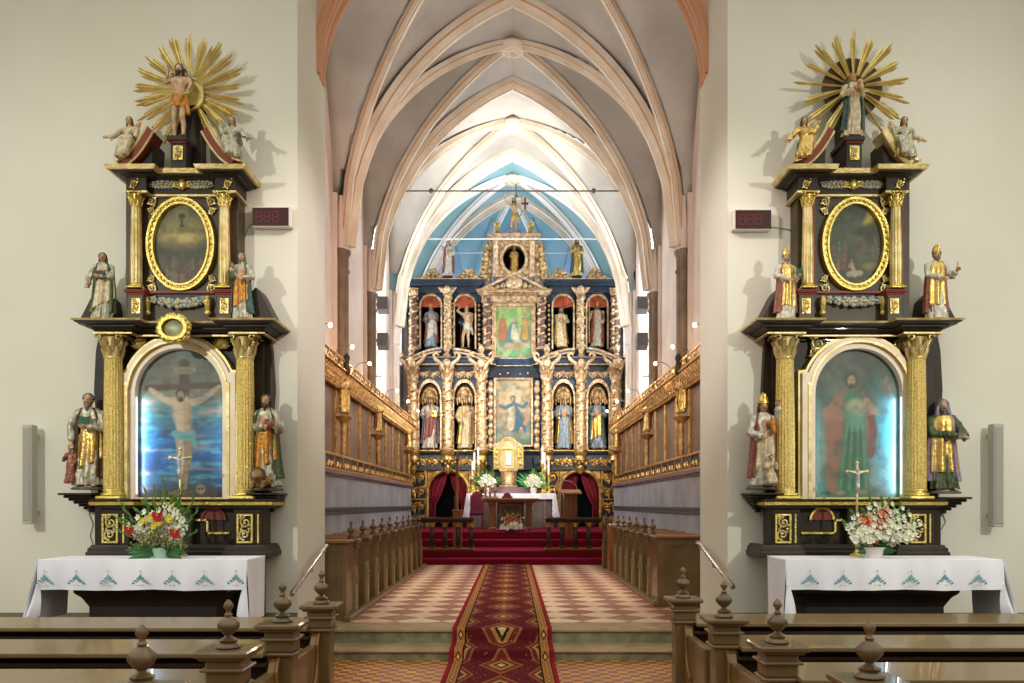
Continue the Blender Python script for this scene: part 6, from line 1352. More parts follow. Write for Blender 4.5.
m.build('colonnettes', M_oakl, b_, smooth=True); m = MB(); X0, X1 = X(c_-3.6, yT), X(c_+3.6, yT); m.frame([(X0, Z(484.5, yT)), (X1, Z(484.5, yT)), (X1, Z(473, yT)), (X0, Z(473, yT))], [(X0+.03, Z(483.5, yT)), (X1-.03, Z(483.5, yT)), (X1-.03, Z(474, yT)), (X0+.03, Z(474, yT))], yT-.15, yT-.11); m.mi = 1; m.box(X0+.03, X1-.03, yT-.13, yT-.1, Z(483.5, yT), Z(474, yT)); m.build('door', [M_gold, M_ivory], b_)
m = MB(); zc_ = Z(447.5, yT); R = 9.2*yT/F; m.prism([(X(c_-8.6, yT), Z(469.5, yT)), (X(c_+8.6, yT), Z(469.5, yT)), (X(c_+8.6, yT), zc_)]+arc(X(c_, yT), zc_, R*.94, R*1.0, 0, 180, 20)+[(X(c_-8.6, yT), zc_)], yT-.1, yT+.2)
up = m.build('upper_case', M_ivory, r)
m = MB(); k_ = yT/F
m.frame(arc(X(c_, yT), zc_, 9.6*k_, 10.2*k_, 0, 180, 20), arc(X(c_, yT), zc_, 8.6*k_, 9.2*k_, 0, 180, 20), yT-.14, yT, False)
m.frame(arc(X(c_, yT), zc_+.03, 6.2*k_, 6.8*k_, 0, 180, 16), arc(X(c_, yT), zc_+.03, 5.6*k_, 6.2*k_, 0, 180, 16), yT-.14, yT, False)
X0, X1 = X(c_-7.2, yT), X(c_+7.2, yT); m.frame([(X0, Z(469, yT)), (X1, Z(469, yT)), (X1, Z(448.5, yT)), (X0, Z(448.5, yT))], [(X0+.05, Z(468, yT)), (X1-.05, Z(468, yT)), (X1-.05, Z(449.5, yT)), (X0+.05, Z(449.5, yT))], yT-.13, yT-.08); m.build('gilt_frame', M_gold, up)
m = MB(); m.box(X(c_-2.8, yT), X(c_+2.8, yT), yT-.13, yT-.1, Z(465.5, yT), Z(453, yT)); m.build('inner_panel', mat('silver_white', '#e4e4ea', .3, .2), up, bevel=.01)
for sd in (-1, 1):
    m = MB(); x0, x1 = sorted((X(c_+sd*8.7, yT), X(c_+sd*15, yT))); zt2_ = Z(443.5, yT)
    m.prism([(x0, Z(469.5, yT)), (x1, Z(469.5, yT)), (x1, zt2_ if sd < 0 else Z(447, yT)), (x0, Z(447, yT) if sd < 0 else zt2_)] if False else [(x0, Z(469.5, yT)), (x1, Z(469.5, yT)), (x1, Z(446 if sd > 0 else 441.5, yT)), (x0, Z(441.5 if sd > 0 else 446, yT))], yT-.12, yT-.08)
    d_ = m.build('door_leaf', M_rpale, r); m = MB()
    for z0, z1 in ((468.2, 459), (457.5, 448.5)):
        m.frame([(x0+.02, Z(z0, yT)), (x1-.02, Z(z0, yT)), (x1-.02, Z(z1, yT)), (x0+.02, Z(z1, yT))], [(x0+.05, Z(z0-.8, yT)), (x1-.05, Z(z0-.8, yT)), (x1-.05, Z(z1+.8, yT)), (x0+.05, Z(z1+.8, yT))], yT-.15, yT-.11); m.ell(((x0+x1)/2, yT-.14, (Z(z0, yT)+Z(z1, yT))/2), (.04, .02, .06), 8, 6)
    m.build('gilt_frame', M_gold, d_)
# six tall candlesticks
M_wax = mat('white_wax', '#ece8e6', .4)
def candlestick(px, top, y, base_z, label, grp, hc, wax='white', mm=None):
    r = empty('candlestick', (X(px, y), y, base_z), label, 'candlestick', grp); zt_ = Z(top, y); h_ = zt_-hc-base_z; m = MB()
    m.lathe(X(px, y), y, [(.10, 0), (.10, .02), (.05, .05), (.028, h_*.2), (.045, h_*.3), (.022, h_*.4), (.03, h_*.7), (.022, h_*.85), (.06, h_*.95), (.06, h_)], 12, z0=base_z); m.build('stand', mm or M_gold, r, smooth=True)
    m = MB(); m.lathe(X(px, y), y, [(.028, 0), (.028, hc-.02), (.005, hc)], 10, z0=base_z+h_); m.build('candle', mat('pink_wax', '#d8a8a0', .5) if wax == 'pink' else M_wax, r, smooth=True); return r, zt_
side_names = ('left of the tabernacle', 'right of the tabernacle')
for k, L in enumerate(((472.5, 474.3, 478.3), (542.4, 544.6, 548.6))):
    tp = ((461, 452, 447), (446, 452, 457))[k]
    for px, t_, w_ in zip(L, tp, (('outermost', 'middle', 'innermost') if k == 0 else ('innermost', 'middle', 'outermost'))):
        candlestick(px, t_, 22.2, zH, 'tall gilded candlestick with white candle %s, %s of the three' % (side_names[k], w_), None, .48)
for k, (c_, nm) in enumerate(((487.5, 'left'), (533.5, 'right'))):
    y = 22.0; r = empty('flower_arrangement', (X(c_, y), y, zH), 'tall white gladioli with green leaves on the high altar, %s of the tabernacle' % nm, 'flowers'); m = MB()
    m.lathe(X(c_, y), y, [(.07, 0), (.10, .1), (.08, .16)], 14, z0=zH); m.build('vase', mat('pale_vase', '#c9c4b4', .4), r, smooth=True)
    for i in range(13):
        t = (i-6)/6; gladiolus((X(c_, y)+.03*t, y, zH+.14), (X(c_+9.5*t, y), y-.1, Z(471+9*t*t+2*(i % 2), y)), 8, .06, M_wpetal, r)
    leaves(r, (X(c_, y), y, zH+.16), 16, .52, .09, y+.05, .8, M_leafm if k == 0 else mat('bright_leaf', '#2c9a3c', .5), seed=k+2)
# candles on the free altar, crimson chairs behind it
for i, (px, t_) in enumerate(((485.5, 482), (490, 484), (495, 482))):
    r, zt__ = candlestick(px, t_, yA+.2, Z(498.3, yA), 'pink candle in a holder on the free altar, %s of the three' % ('leftmost', 'middle', 'rightmost')[i], 'candles on the free altar', .2, 'pink', mat('dull_brass', (.5, .35, .2), .4, .7))
    m = MB(); m.ell((X(px, yA+.2), yA+.2, zt__+.02), (.014, .014, .03), 8, 6); m.build('flame', mat('flame', (1, .75, .4), .5, emit=14), r, smooth=True)
M_vel = mat('crimson_velvet', '#6d1030', .9, col2='#561026', nscale=20)
for px, w_, zt__, nm in ((507, 5.5, 492.3, 'crimson chair back with rounded crest showing above the free altar'), (476.5, 7, 491, 'crimson upholstered chair standing left of the free altar')):
    y = 20.9; r = empty('celebrant_chair', (X(px, y), y, .84), nm, 'chair'); k_ = y/F; hw = w_*k_; xc = X(px, y); m = MB(); zt_ = Z(zt__, y)
    m.prism([(xc-hw, .84+.42), (xc+hw, .84+.42), (xc+hw, zt_-.10)]+arc(xc, zt_-.10, hw*.75, .1, 0, 180, 10)+[(xc-hw, zt_-.10)], y+.38, y+.44); m.build('backrest', M_vel, r, bevel=.01)
    m = MB(); m.bbox(xc-hw, xc+hw, y, y+.4, .84+.36, .84+.45, .02); m.build('seat', M_vel, r)
    for sx_ in (-1, 1):
        for yy in (y+.03, y+.40): m = MB(); m.bbox(xc+sx_*(hw-.03)-.025, xc+sx_*(hw-.03)+.025, yy-.025, yy+.025, .84, .84+.36, .006); m.build('leg', M_oak, r)
# lectern with microphone
yL = 19.0; zL = .672
r = empty('lectern', (X(570, yL), yL, zL), 'brown wooden lectern right of the free altar with a thin microphone', 'lectern')
m = MB(); m.bbox(X(564, yL), X(577.5, yL), yL, yL+.4, zL, Z(494, yL), .015); m.mi = 1
for px in (564.8, 569, 573.2, 577): m.box(X(px-.35, yL), X(px+.35, yL), yL-.02, yL, zL+.06, Z(495, yL))
m.build('body', [M_oakl, M_oak], r)
m = MB(); X0, X1 = X(560, yL), X(581.5, yL); m.prismx([(yL-.14, Z(494.5, yL)), (yL-.14, Z(492.8, yL)), (yL+.42, Z(489, yL)), (yL+.42, Z(491, yL))], X0, X1); m.build('desk', M_oakl, r, bevel=.01)
m = MB(); x0 = X(578, yL); m.tube([(x0, yL+.2, Z(490, yL)), (x0-.03, yL+.2, Z(485, yL)), (x0-.14, yL+.1, Z(481.5, yL)), (x0-.30, yL, Z(480.5, yL))], .011, 6); m.cap((x0-.30, yL, Z(480.5, yL)), (x0-.36, yL-.02, Z(480.2, yL)), .018, .018, 8); m.build('microphone', mat('microphone_grey', '#9b9ba2', .4, .5), r, smooth=True)
m = MB(); m.bbox(X(561, yL), X(563.2, yL), yL+.05, yL+.3, zL, Z(495, yL), .01); m.build('side_post', M_oak, r)
# processional cross on a stand, left
yP = 18.6; zP = .502
r = empty('processional_cross', (X(457.5, yP), yP, zP), 'slender brown processional pole on a stepped stand before the left doorway', 'pole')
m = MB(); m.bbox(X(453, yP), X(462, yP), yP-.1, yP+.1, zP, Z(511.5, yP), .01); m.bbox(X(452.5, yP), X(462.5, yP), yP-.13, yP+.13, Z(511.6, yP), Z(509.8, yP), .01); m.build('stand', M_oakl, r)
m = MB(); m.lathe(X(457.2, yP), yP, [(.04, 0), (.028, .05), (.026, 1.15), (.035, 1.17), (.02, 1.2)], 10, z0=Z(510, yP)); m.box(X(456.8, yP)-.02, X(457.6, yP)+.02, yP-.02, yP+.02, Z(480, yP), Z(452, yP)); m.box(X(455, yP), X(459.5, yP), yP-.02, yP+.02, Z(461, yP), Z(459, yP)); m.build('pole', M_oakl, r, smooth=True)
m = MB(); m.lathe(X(455.5, yP), yP+.12, [(.045, 0), (.04, .1), (.035, .3), (.02, .34)], 10, z0=Z(510, yP)); m.build('socket', M_oak, r, smooth=True)
# ------------------------------------------------------------------ choir pews
M_pew = mat('olive_brown_pew_paint', '#7a6340', .38, col2='#645030', nscale=3, coat=.35, bump=.05, bscale=30)
M_pewl = mat('worn_pew_edge', '#98805a', .4)
M_pewo = mat('orange_brown_board', '#9a6842', .45, col2='#84572f', nscale=3)
def finial(mb, x, y, z, h):
    """turned urn finial with gadrooned bulb"""
    mb.lathe(x, y, [(h*.22, 0), (h*.26, .03*h), (h*.25, .07*h), (h*.17, .12*h), (h*.20, .17*h), (h*.09, .23*h), (h*.07, .27*h)], 20, z0=z)
    mb.lathe(x, y, [(h*.07, .27*h), (h*.14, .33*h), (h*.215, .43*h), (h*.22, .50*h), (h*.16, .58*h), (h*.09, .64*h), (h*.06, .66*h)], 40, 10, .06, z0=z)
    mb.lathe(x, y, [(h*.065, .66*h), (h*.085, .69*h), (h*.05, .73*h), (h*.055, .79*h), (h*.10, .84*h), (h*.095, .90*h), (h*.06, .96*h), (h*.015, h)], 16, z0=z)
def choir_pew(s, y, first, label, grp):
    x0, x1 = 1.77, 2.66; r = empty('choir_pew', (s*2.2, y, CH), label, 'pew', grp)
    def bx(mb, xa, xb, ya, yb, za, zb_, b=.008): mb.bbox(min(s*xa, s*xb), max(s*xa, s*xb), ya, yb, za, zb_, b)
    m = MB(); H = .84
    bx(m, x0+.01, x0+.10, y-.10, y+.22, CH, CH+H-.08); bx(m, x0-.035, x0+.135, y-.10, y+.10, CH+H-.08, CH+H-.02); bx(m, x0-.05, x0+.15, y-.12, y+.12, CH+H-.02, CH+H+.02)
    pe = m.build('pew_end', M_pew, r)
    m = MB(); yy = y-.02
    # raised silhouette board on the aisle face with a small name plate
    pts = [(yy-.05, CH+.02), (yy-.05, CH+.34), (yy-.025, CH+.44), (yy, CH+.56), (yy+.025, CH+.44), (yy+.05, CH+.34), (yy+.05, CH+.02)]
    m.prismx(pts, min(s*(x0-.02), s*(x0+.012)), max(s*(x0-.02), s*(x0+.012))); m.mi = 1; zz = CH+.40
    for a, b_, c2, d_ in ((-.045, .045, -.04, -.028), (-.045, .045, .028, .04), (-.045, -.034, -.04, .04), (.034, .045, -.04, .04)): bx(m, x0-.032, x0-.015, yy+a, yy+b_, zz+c2, zz+d_, .002)
    m.build('end_ornament', [M_pewl, M_pewl], pe)
    m = MB(); finial(m, s*(x0+.05), y, CH+H+.02, .20); m.build('finial', M_pew, pe, smooth=True)
    m = MB(); bx(m, x0+.09, x1, y+.06, y+.09, CH+.05, CH+H-.04); m.build('backrest', M_pew, r)
    m = MB(); bx(m, x0+.09, x1, y-.14, y+.1, CH+H-.05, CH+H-.02); m.build('book_board', M_pewo, r)
    m = MB(); bx(m, x0+.09, x1, y+.09, y+.42, CH+.40, CH+.435); m.build('seat', M_pew, r)
    return r
ys_l = [9.25+.735*i for i in range(10)]
for i, y in enumerate(ys_l): choir_pew(-1, y, i == 0, 'choir pew with urn finial left of the carpet, %s' % ['nearest the arch', 'second from the arch', 'third from the arch', 'fourth from the arch', 'fifth from the arch', 'sixth from the arch', 'seventh from the arch', 'eighth from the arch', 'ninth from the arch', 'last before the red steps'][i], 'choir pews on the left')
ys_r = [10.65+.70*i for i in range(6)]+[16.0]
for i, y in enumerate(ys_r): choir_pew(1, y, i == 0, 'choir pew with urn finial right of the carpet, %s' % ['nearest the arch', 'second from the arch', 'third from the arch', 'fourth from the arch', 'fifth from the arch', 'sixth from the arch', 'beyond the gap'][i], 'choir pews on the right')
for s, ya, yb, nm in ((-1, 8.72, 8.80, 'left'), (1, 10.02, 10.1, 'right')):
    r = empty('pew_screen', (s*2.2, ya, CH), 'tall panelled brown front closing the nearest choir pew on the %s' % nm, 'pew screen'); m = MB()
    x0, x1 = sorted((s*1.77, s*2.66)); m.bbox(x0, x1, ya, yb, CH, CH+.83, .01); m.build('board', M_pew, r); m = MB()
    m.frame([(x0+.06, CH+.06), (x1-.06, CH+.06), (x1-.06, CH+.77), (x0+.06, CH+.77)], [(x0+.09, CH+.09), (x1-.09, CH+.09), (x1-.09, CH+.74), (x0+.09, CH+.74)], ya-.015, ya+.01); m.build('moulding', M_pewl if False else M_pew, r)
    m = MB(); m.bbox(x0-.02, x1+.02, ya-.03, (9.1 if s < 0 else 10.5), CH+.83, CH+.86, .008); m.build('book_board', M_pewo, r)
    m = MB(); xa, xb = sorted((s*1.775, s*1.83)); m.bbox(xa, xb, yb+.001, 9.14 if s < 0 else 10.54, CH, CH+.829, .004); m.build('side_board', M_pew, r)
for s, y0, y1, nm in ((-1, 8.7, 16.4, 'left'), (1, 10.0, 14.6, 'right')):
    m = MB(); x0, x1 = sorted((s*1.72, s*1.80)); m.bbox(x0, x1, y0, y1, CH, CH+.06, .01); tag(m.build('pew_sill', M_pew, loc=(s*1.76, y0, CH)), 'long brown floor sill joining the choir pews on the %s' % nm, 'sill')
# small box with pale top on the right between the pews
r = empty('sedilia_box', (1.95, 15.2, CH), 'low light-brown cabinet with a white cloth among the right choir pews', 'cabinet'); m = MB(); m.bbox(1.78, 2.4, 15.0, 15.4, CH, CH+.86, .01); m.build('body', M_oakl, r); m = MB(); m.bbox(1.8, 2.3, 14.98, 15.38, CH+.861, CH+.88, .005); m.build('top_cloth', M_linen, r)
# ------------------------------------------------------------------ carpet runner over the steps
def carpet():
    m = bpy.data.materials.new('patterned_runner'); m.use_nodes = True; n = m.node_tree; b = n.nodes['Principled BSDF']; N = n.nodes.new; L = n.links.new
    uv = N('ShaderNodeUVMap'); sp = N('ShaderNodeSeparateXYZ'); L(uv.outputs[0], sp.inputs[0]); U, V = sp.outputs[0], sp.outputs[1]
    def mt(op, a, b_=None, c=None):
        x = N('ShaderNodeMath'); x.operation = op
        for i, v in enumerate((a, b_, c)):
            if v is None: continue
            if isinstance(v, (int, float)): x.inputs[i].default_value = v
            else: L(v, x.inputs[i])
        return x.outputs[0]
    def mix(f, a, b_):
        x = N('ShaderNodeMix'); x.data_type = 'RGBA'
        for s_, v in ((6, a), (7, b_)):
            if isinstance(v, str): x.inputs[s_].default_value = (*lin(v), 1)
            else: L(v, x.inputs[s_])
        L(f, x.inputs[0]); return x.outputs[2]
    au = mt('ABSOLUTE', U)   # U: -.5 .. .5 across ; V metres along
    def tri(v, per, off=0.): return mt('MULTIPLY', mt('ABSOLUTE', mt('SUBTRACT', mt('FRACT', mt('ADD', mt('DIVIDE', v, per), off)), .5)), 2)   # 0 centre .. 1
    def lt(a, b_): return mt('LESS_THAN', a, b_)
    def gt(a, b_): return mt('GREATER_THAN', a, b_)
    def band(a, lo, hi): return mt('MULTIPLY', gt(a, lo), lt(a, hi))
    per = .85
    base = 'MIX'
    d1 = mt('ADD', mt('DIVIDE', au, .22), tri(V, per))            # centre diamond, <1
    d2 = mt('ADD', mt('DIVIDE', mt('SUBTRACT', .36, au), .14), tri(V, per, .5))  # side half-diamonds
    no = N('ShaderNodeTexNoise'); no.inputs['Scale'].default_value = 45; L(uv.outputs[0], no.inputs['Vector'])
    c = mix(mt('MULTIPLY', gt(no.outputs[0], .52), .35), '#5e1a20', '#451216')
    c = mix(lt(d1, .95), c, '#8e5c38'); c = mix(lt(d1, .82), c, '#742a22'); c = mix(lt(d1, .55), c, '#a67c48'); c = mix(lt(d1, .36), c, '#35201a'); c = mix(lt(d1, .2), c, '#c9a86a')
    c = mix(lt(d2, .9), c, '#8a5a38'); c = mix(lt(d2, .75), c, '#6d2a22'); c = mix(lt(d2, .5), c, '#a8824e'); c = mix(lt(d2, .3), c, '#4a2a1e')
    # scattered ornament
    w1 = N('ShaderNodeTexVoronoi'); w1.inputs['Scale'].default_value = 22; L(uv.outputs[0], w1.inputs['Vector']); c = mix(mt('MULTIPLY', lt(w1.outputs['Distance'], .16), .6), c, '#b98f5a')
    # borders
    c = mix(gt(au, .36), c, '#1e120f'); c = mix(gt(au, .375), c, '#a5713c')
    bd = mt('ADD', mt('DIVIDE', mt('ABSOLUTE', mt('SUBTRACT', au, .415)), .034), tri(V, .13)); c = mix(mt('MULTIPLY', band(au, .375, .455), lt(bd, .9)), c, '#6d2420'); c = mix(mt('MULTIPLY', band(au, .375, .455), lt(bd, .45)), c, '#d0b070')
    c = mix(gt(au, .455), c, '#1e120f'); c = mix(gt(au, .465), c, '#8e1626')
    L(c, b.inputs['Base Color']); b.inputs['Roughness'].default_value = .95; b.inputs['Specular IOR Level'].default_value = .1
    n2 = N('ShaderNodeTexNoise'); n2.inputs['Scale'].default_value = 300; bu = N('ShaderNodeBump'); bu.inputs['Strength'].default_value = .3; bu.inputs['Distance'].default_value = .004; L(uv.outputs[0], n2.inputs['Vector']); L(n2.outputs[0], bu.inputs['Height']); L(bu.outputs[0], b.inputs['Normal'])
    # path in (y, z), laid over the two steps
    P = [(2.0, .012), (7.74, .012), (7.765, .03), (7.772, .10), (7.79, .114), (8.15, .114), (8.168, .13), (8.172, CH-.005), (8.19, CH+.014), (16.78, CH+.014)]
    me = bpy.data.meshes.new('carpet_runner'); V_ = []; Fc = []; UVs = []; acc = [0]
    for a, b_ in zip(P, P[1:]): acc.append(acc[-1]+math.hypot(b_[0]-a[0], b_[1]-a[1]))
    xc = lambda y: -.103-.0*y; hw = .497
    for (y, z) in P: V_ += [(xc(y)-hw, y, z), (xc(y)+hw, y, z)]
    for (y, z) in P: V_ += [(xc(y)-hw, y, z-.011), (xc(y)+hw, y, z-.011)]
    n_ = len(P)
    for i in range(n_-1):
        Fc.append((2*i, 2*i+1, 2*i+3, 2*i+2)); UVs += [(-.5, acc[i]), (.5, acc[i]), (.5, acc[i+1]), (-.5, acc[i+1])]
    for i in range(n_-1):
        o = 2*n_
        for f in ((o+2*i, o+2*i+2, o+2*i+3, o+2*i+1), (2*i, 2*i+2, o+2*i+2, o+2*i), (2*i+1, o+2*i+1, o+2*i+3, 2*i+3)): Fc.append(f); UVs += [(.49, 0)]*4
    me.from_pydata(V_, [], Fc); u_ = me.uv_layers.new(name='UVMap')
    for i, q in enumerate(UVs): u_.data[i].uv = q
    me.materials.append(m); o = bpy.data.objects.new('carpet_runner', me); COL.objects.link(o); tag(o, 'long red patterned carpet runner over the steps and down the aisle', 'carpet'); return o
carpet()
# ------------------------------------------------------------------ cloth-covered tables of the side altars
M_tab = mat('table_dark_wood', '#2e2118', .5, col2='#221810', nscale=4)
M_cloth = mat('white_altar_cloth', '#f4f5fd', .85, col2='#e6e9f4', nscale=1.5, bump=.08, bscale=40)
M_emb1 = mat('teal_embroidery', '#6aa3b8', .8); M_emb2 = mat('gold_embroidery', '#cdb27c', .8); M_emb3 = mat('green_embroidery', '#7fae9c', .8)
def altar_table(s, label):
    yf, yb_ = 6.6, 7.08
    xi, xo = (X(247, yf), X(38, yf)) if s < 0 else (X(786, yf), X(1003, yf))     # inner and outer ends of the top
    zt_ = EYE-(559.5-VY)*yf/F; root = empty('mensa', ((xi+xo)/2, 6.85, 0), label+' side altar', 'altar table')
    root['label'] = label
    m = MB(); a, b_ = sorted((xi, xo)); m.bbox(a+.04, b_-.04, yf+.05, yb_, zt_-.06, zt_-.012, .01); m.build('table_top', M_tab, root)
    # sarcophagus-shaped base with a curved waist
    m = MB(); ba, bb = (X(78, yf+.2), X(230, yf+.2)) if s < 0 else (X(792, yf+.2), X(955, yf+.2)); zb_ = .30
    prof = [(0, zb_), (0, zb_+.12), (.05, zb_+.16), (.10, zb_+.22), (.10, zb_+.34), (.05, zb_+.42), (.0, zb_+.46), (0, zt_-.06)]
    R1 = []
    for dx, z in prof: R1.append([(ba+dx, yf+.12+dx*.6, z), (bb-dx, yf+.12+dx*.6, z), (bb-dx, yb_, z), (ba+dx, yb_, z)])
    m.loft(R1); m.build('base', M_tab, root, bevel=.008)
    m = MB(); m.bbox(ba-.12, bb+.12, yf+.02, yb_+.0, 0, zb_, .01); m.build('platform', M_tab, root)
    # cloth
    m = MB(); m.bbox(a, b_, yf, yb_+.02, zt_-.012, zt_, .004); drop = .245; n = 70
    R1 = []
    for i in range(n+1):
        x_ = a+(b_-a)*i/n; w_ = .008*math.sin(i*.35)+.005*math.sin(i*.83+1)
        R1.append([(x_, yf-.002, zt_-.002), (x_, yf-.014+w_*.4, zt_-drop*.3), (x_, yf-.018+w_, zt_-drop*.7), (x_, yf-.02+w_*1.5, zt_-drop+.004*math.sin(i*.21)), (x_, yf-.012+w_*1.5, zt_-drop+.004*math.sin(i*.21)), (x_, yf-.006+w_, zt_-drop*.5), (x_, yf+.006, zt_-.004)])
    m.loft(R1)
    # side drops: a broad one towards the aisle, a flaring folded one at the outer end
    for xe, outer in ((xi, False), (xo, True)):
        sd = 1 if xe > (xi+xo)/2 else -1; dz = .50; ny = 16; R_o = []
        for j in range(12):
            t = j/11; row = []; back = []
            for i in range(ny+1):
                u = i/ny; y = yf-.012+(yb_-yf)*u*(1.0)-(.04*t if u == 0 else 0); fl = (.03+.045*(1-u)**2)*t**1.2 if outer else .035*t*(1-u)
                x_ = xe+sd*(.004+fl+.012*t*math.sin(u*9+1.)); row.append((x_, y-(.03*t if i < 2 else 0), zt_-.003-dz*t)); back.append((x_-sd*.006, y+.002, zt_-.003-dz*t))
            R_o.append(row+back[::-1])
        m.loft(R_o)
        # corner fold hanging in front of the end
        F_ = []
        for j in range(10):
            t = j/9; w_ = .02+.10*t*(1-.25*t); xx = xe+sd*(.005+(.085 if outer else .03)*t**1.2)
            z = zt_-.2-.30*t; F_.append([(xx, yf-.02-.03*t, z), (xx-sd*w_*.5, yf-.04-.035*t+.02*math.sin(t*5), z+.01), (xx-sd*w_*1.2, yf-.015, z+.05*t), (xx-sd*w_*.6, yf-.005, z+.02)])
        m.loft(F_)
    # embroidered sprays along the front
    k = 7 if s < 0 else 6; x_s = [X(p, yf) for p in ((46.5, 78, 110, 142, 173.5, 205.5, 237) if s < 0 else (809, 842, 876, 909.5, 943, 976.5))]
    yy = yf-.032; zc = zt_-.185
    for xx in x_s:
        for q in range(5):
            an = PI*(.14+.18*q); r0, r1 = .022, (.06 if q in (1, 3) else .062); hgt = 1.25 if q == 2 else .9
            m.mi = 1 if q in (0, 2, 4) else 3
            leaf(m, (xx+r0*math.cos(an), yy, zc+r0*math.sin(an)*hgt), (xx+r1*math.cos(an), yy-.002, zc+r1*math.sin(an)*hgt), .016, .003)
        m.mi = 1
        for sd in (-1, 1): m.ell((xx+sd*.058, yy, zc+.0), (.010, .003, .010), 8, 4); leaf(m, (xx+sd*.01, yy, zc+.02), (xx+sd*.016, yy, zc+.062), .010, .003)
        m.mi = 2; m.ell((xx, yy, zc+.095), (.007, .003, .007), 8, 4); leaf(m, (xx-.03, yy, zc-.022), (xx, yy, zc-.014), .006, .003); leaf(m, (xx, yy, zc-.014), (xx+.03, yy, zc-.022), .006, .003)
        m.mi = 0
    m.build('altar_cloth', [M_cloth, M_emb1, M_emb2, M_emb3], root, smooth=True, angle=35)
    return zt_
zTL = altar_table(-1, 'side altar table under an embroidered white cloth, left of the arch'); zTR = altar_table(1, 'side altar table under an embroidered white cloth, right of the arch')
# crucifixes standing on the side altar tables
def crucifix(px, ptop, y, zb_, label, pbase):
    r = empty('standing_crucifix', (X(px, y), y, zb_), label, 'crucifix'); H = Z(ptop, y)-zb_; m = MB(); xx = X(px, y)
    m.lathe(xx, y, [(.055, 0), (.06, .015), (.03, .03), (.014, .06), (.02, .12), (.012, .16)], 14, z0=zb_); m.build('foot', M_gold, r, smooth=True)
    m = MB(); m.bbox(xx-.009, xx+.009, y-.006, y+.006, zb_+.14, zb_+H, .003); za = zb_+H-.075; m.bbox(xx-.10*.82, xx+.10*.82, y-.006, y+.006, za-.009, za+.009, .003)
    for c_ in ((xx, zb_+H), (xx-.085, za), (xx+.085, za)): m.ell((c_[0], y, c_[1]), (.018, .009, .018), 10, 6)
    m.build('cross', M_palegold, r, smooth=True)
    b_ = MB(); yy = y-.018; b_.cap((xx, yy, za-.02), (xx+.003, yy, za-.09), .013, .011); b_.cap((xx, yy, za+.0), (xx, yy, za+.02), .01, .01)
    for sd in (-1, 1): b_.cap((xx, yy, za-.018), (xx+sd*.035, yy, za-.008), .007, .006, 8); b_.cap((xx+sd*.035, yy, za-.008), (xx+sd*.075, yy+.004, za+.003), .0055, .004, 8); b_.cap((xx+sd*.006, yy, za-.09), (xx+sd*.008, yy-.008, za-.135), .008, .006, 8); b_.cap((xx+sd*.008, yy-.008, za-.135), (xx, yy+.004, za-.18), .006, .0045, 8)
    put(remesh(b_, .0028, 1), 'figure', mat('silver_figure', '#c8c8d0', .35, .5), None).parent = r
    for v in r.children:
        if v.name.startswith('figure'): v.location = -r.location
    return r
crucifix(180, 449, 7.0, zTL, 'small crucifix with pale figure on the left side altar, behind the bouquet', 500)
crucifix(857, 463, 7.0, zTR, 'small gold crucifix with silver figure on the right side altar, behind the flowers', 500)
# ------------------------------------------------------------------ bouquets on the side altars
yB = 6.80
cx_ = X(163, yB); r = empty('bouquet', (cx_, yB, zTL), 'bouquet of red anthuriums, yellow daisies and green gladioli on the left side altar', 'flowers')
m = MB(); m.lathe(cx_, yB, [(.07, 0), (.085, .05), (.10, .085), (.09, .09)], 20, z0=zTL); m.build('vase', mat('clear_green_vase', '#9fc4b0', .2), r, smooth=True)
for i, (px, py) in enumerate(((121, 500), (116, 515), (116, 527), (147, 488), (157, 488), (165, 478), (182, 490), (185, 484), (196, 497), (200, 508), (199, 530))):
    gladiolus((cx_+.02*(px-163)/40, yB, zTL+.08), (X(px, yB), yB-.03, Z(py, yB)), 0, .03, None, r, bend=.02*(-1 if px < 163 else 1))
for i, (px, py) in enumerate(((133, 527), (130, 522), (150, 505), (160, 507), (168, 503), (176, 497), (181, 500), (186, 508), (190, 512), (193, 522), (189, 530), (172, 510), (142, 512))):
    gladiolus((cx_+.02*(px-163)/40, yB+.02, zTL+.08), (X(px, yB), yB-.08, Z(py-3, yB)), 8, .056, M_wpetal, r, name='white_gladiolus')
rnd = random.Random(11); m = MB()
for i in range(260):
    a = rnd.uniform(-.1, PI+.1); q = rnd.uniform(.02, .20)**1.0; m.ell((cx_+q*1.15*math.cos(a), yB-.05-rnd.uniform(0, .07), zTL+.10+q*.75*math.sin(a)), rnd.uniform(.006, .012), 6, 4)
tag(m.build('filler_sprigs', M_speck, r, smooth=True), kind='stuff')
for i, (px, py, q) in enumerate(((158, 518, .036), (166, 522, .034), (176, 519, .034), (150, 521, .03), (161, 526, .03))):
    m = MB(); bloom(m, (X(px, yB), yB-.13, Z(py, yB)), q, (0, -1, .2), 9); bloom(m, (X(px, yB)+.01, yB-.14, Z(py, yB)+.01), q*.7, (0, -1, .2), 8); m.build('yellow_bloom', M_ypetal, r)
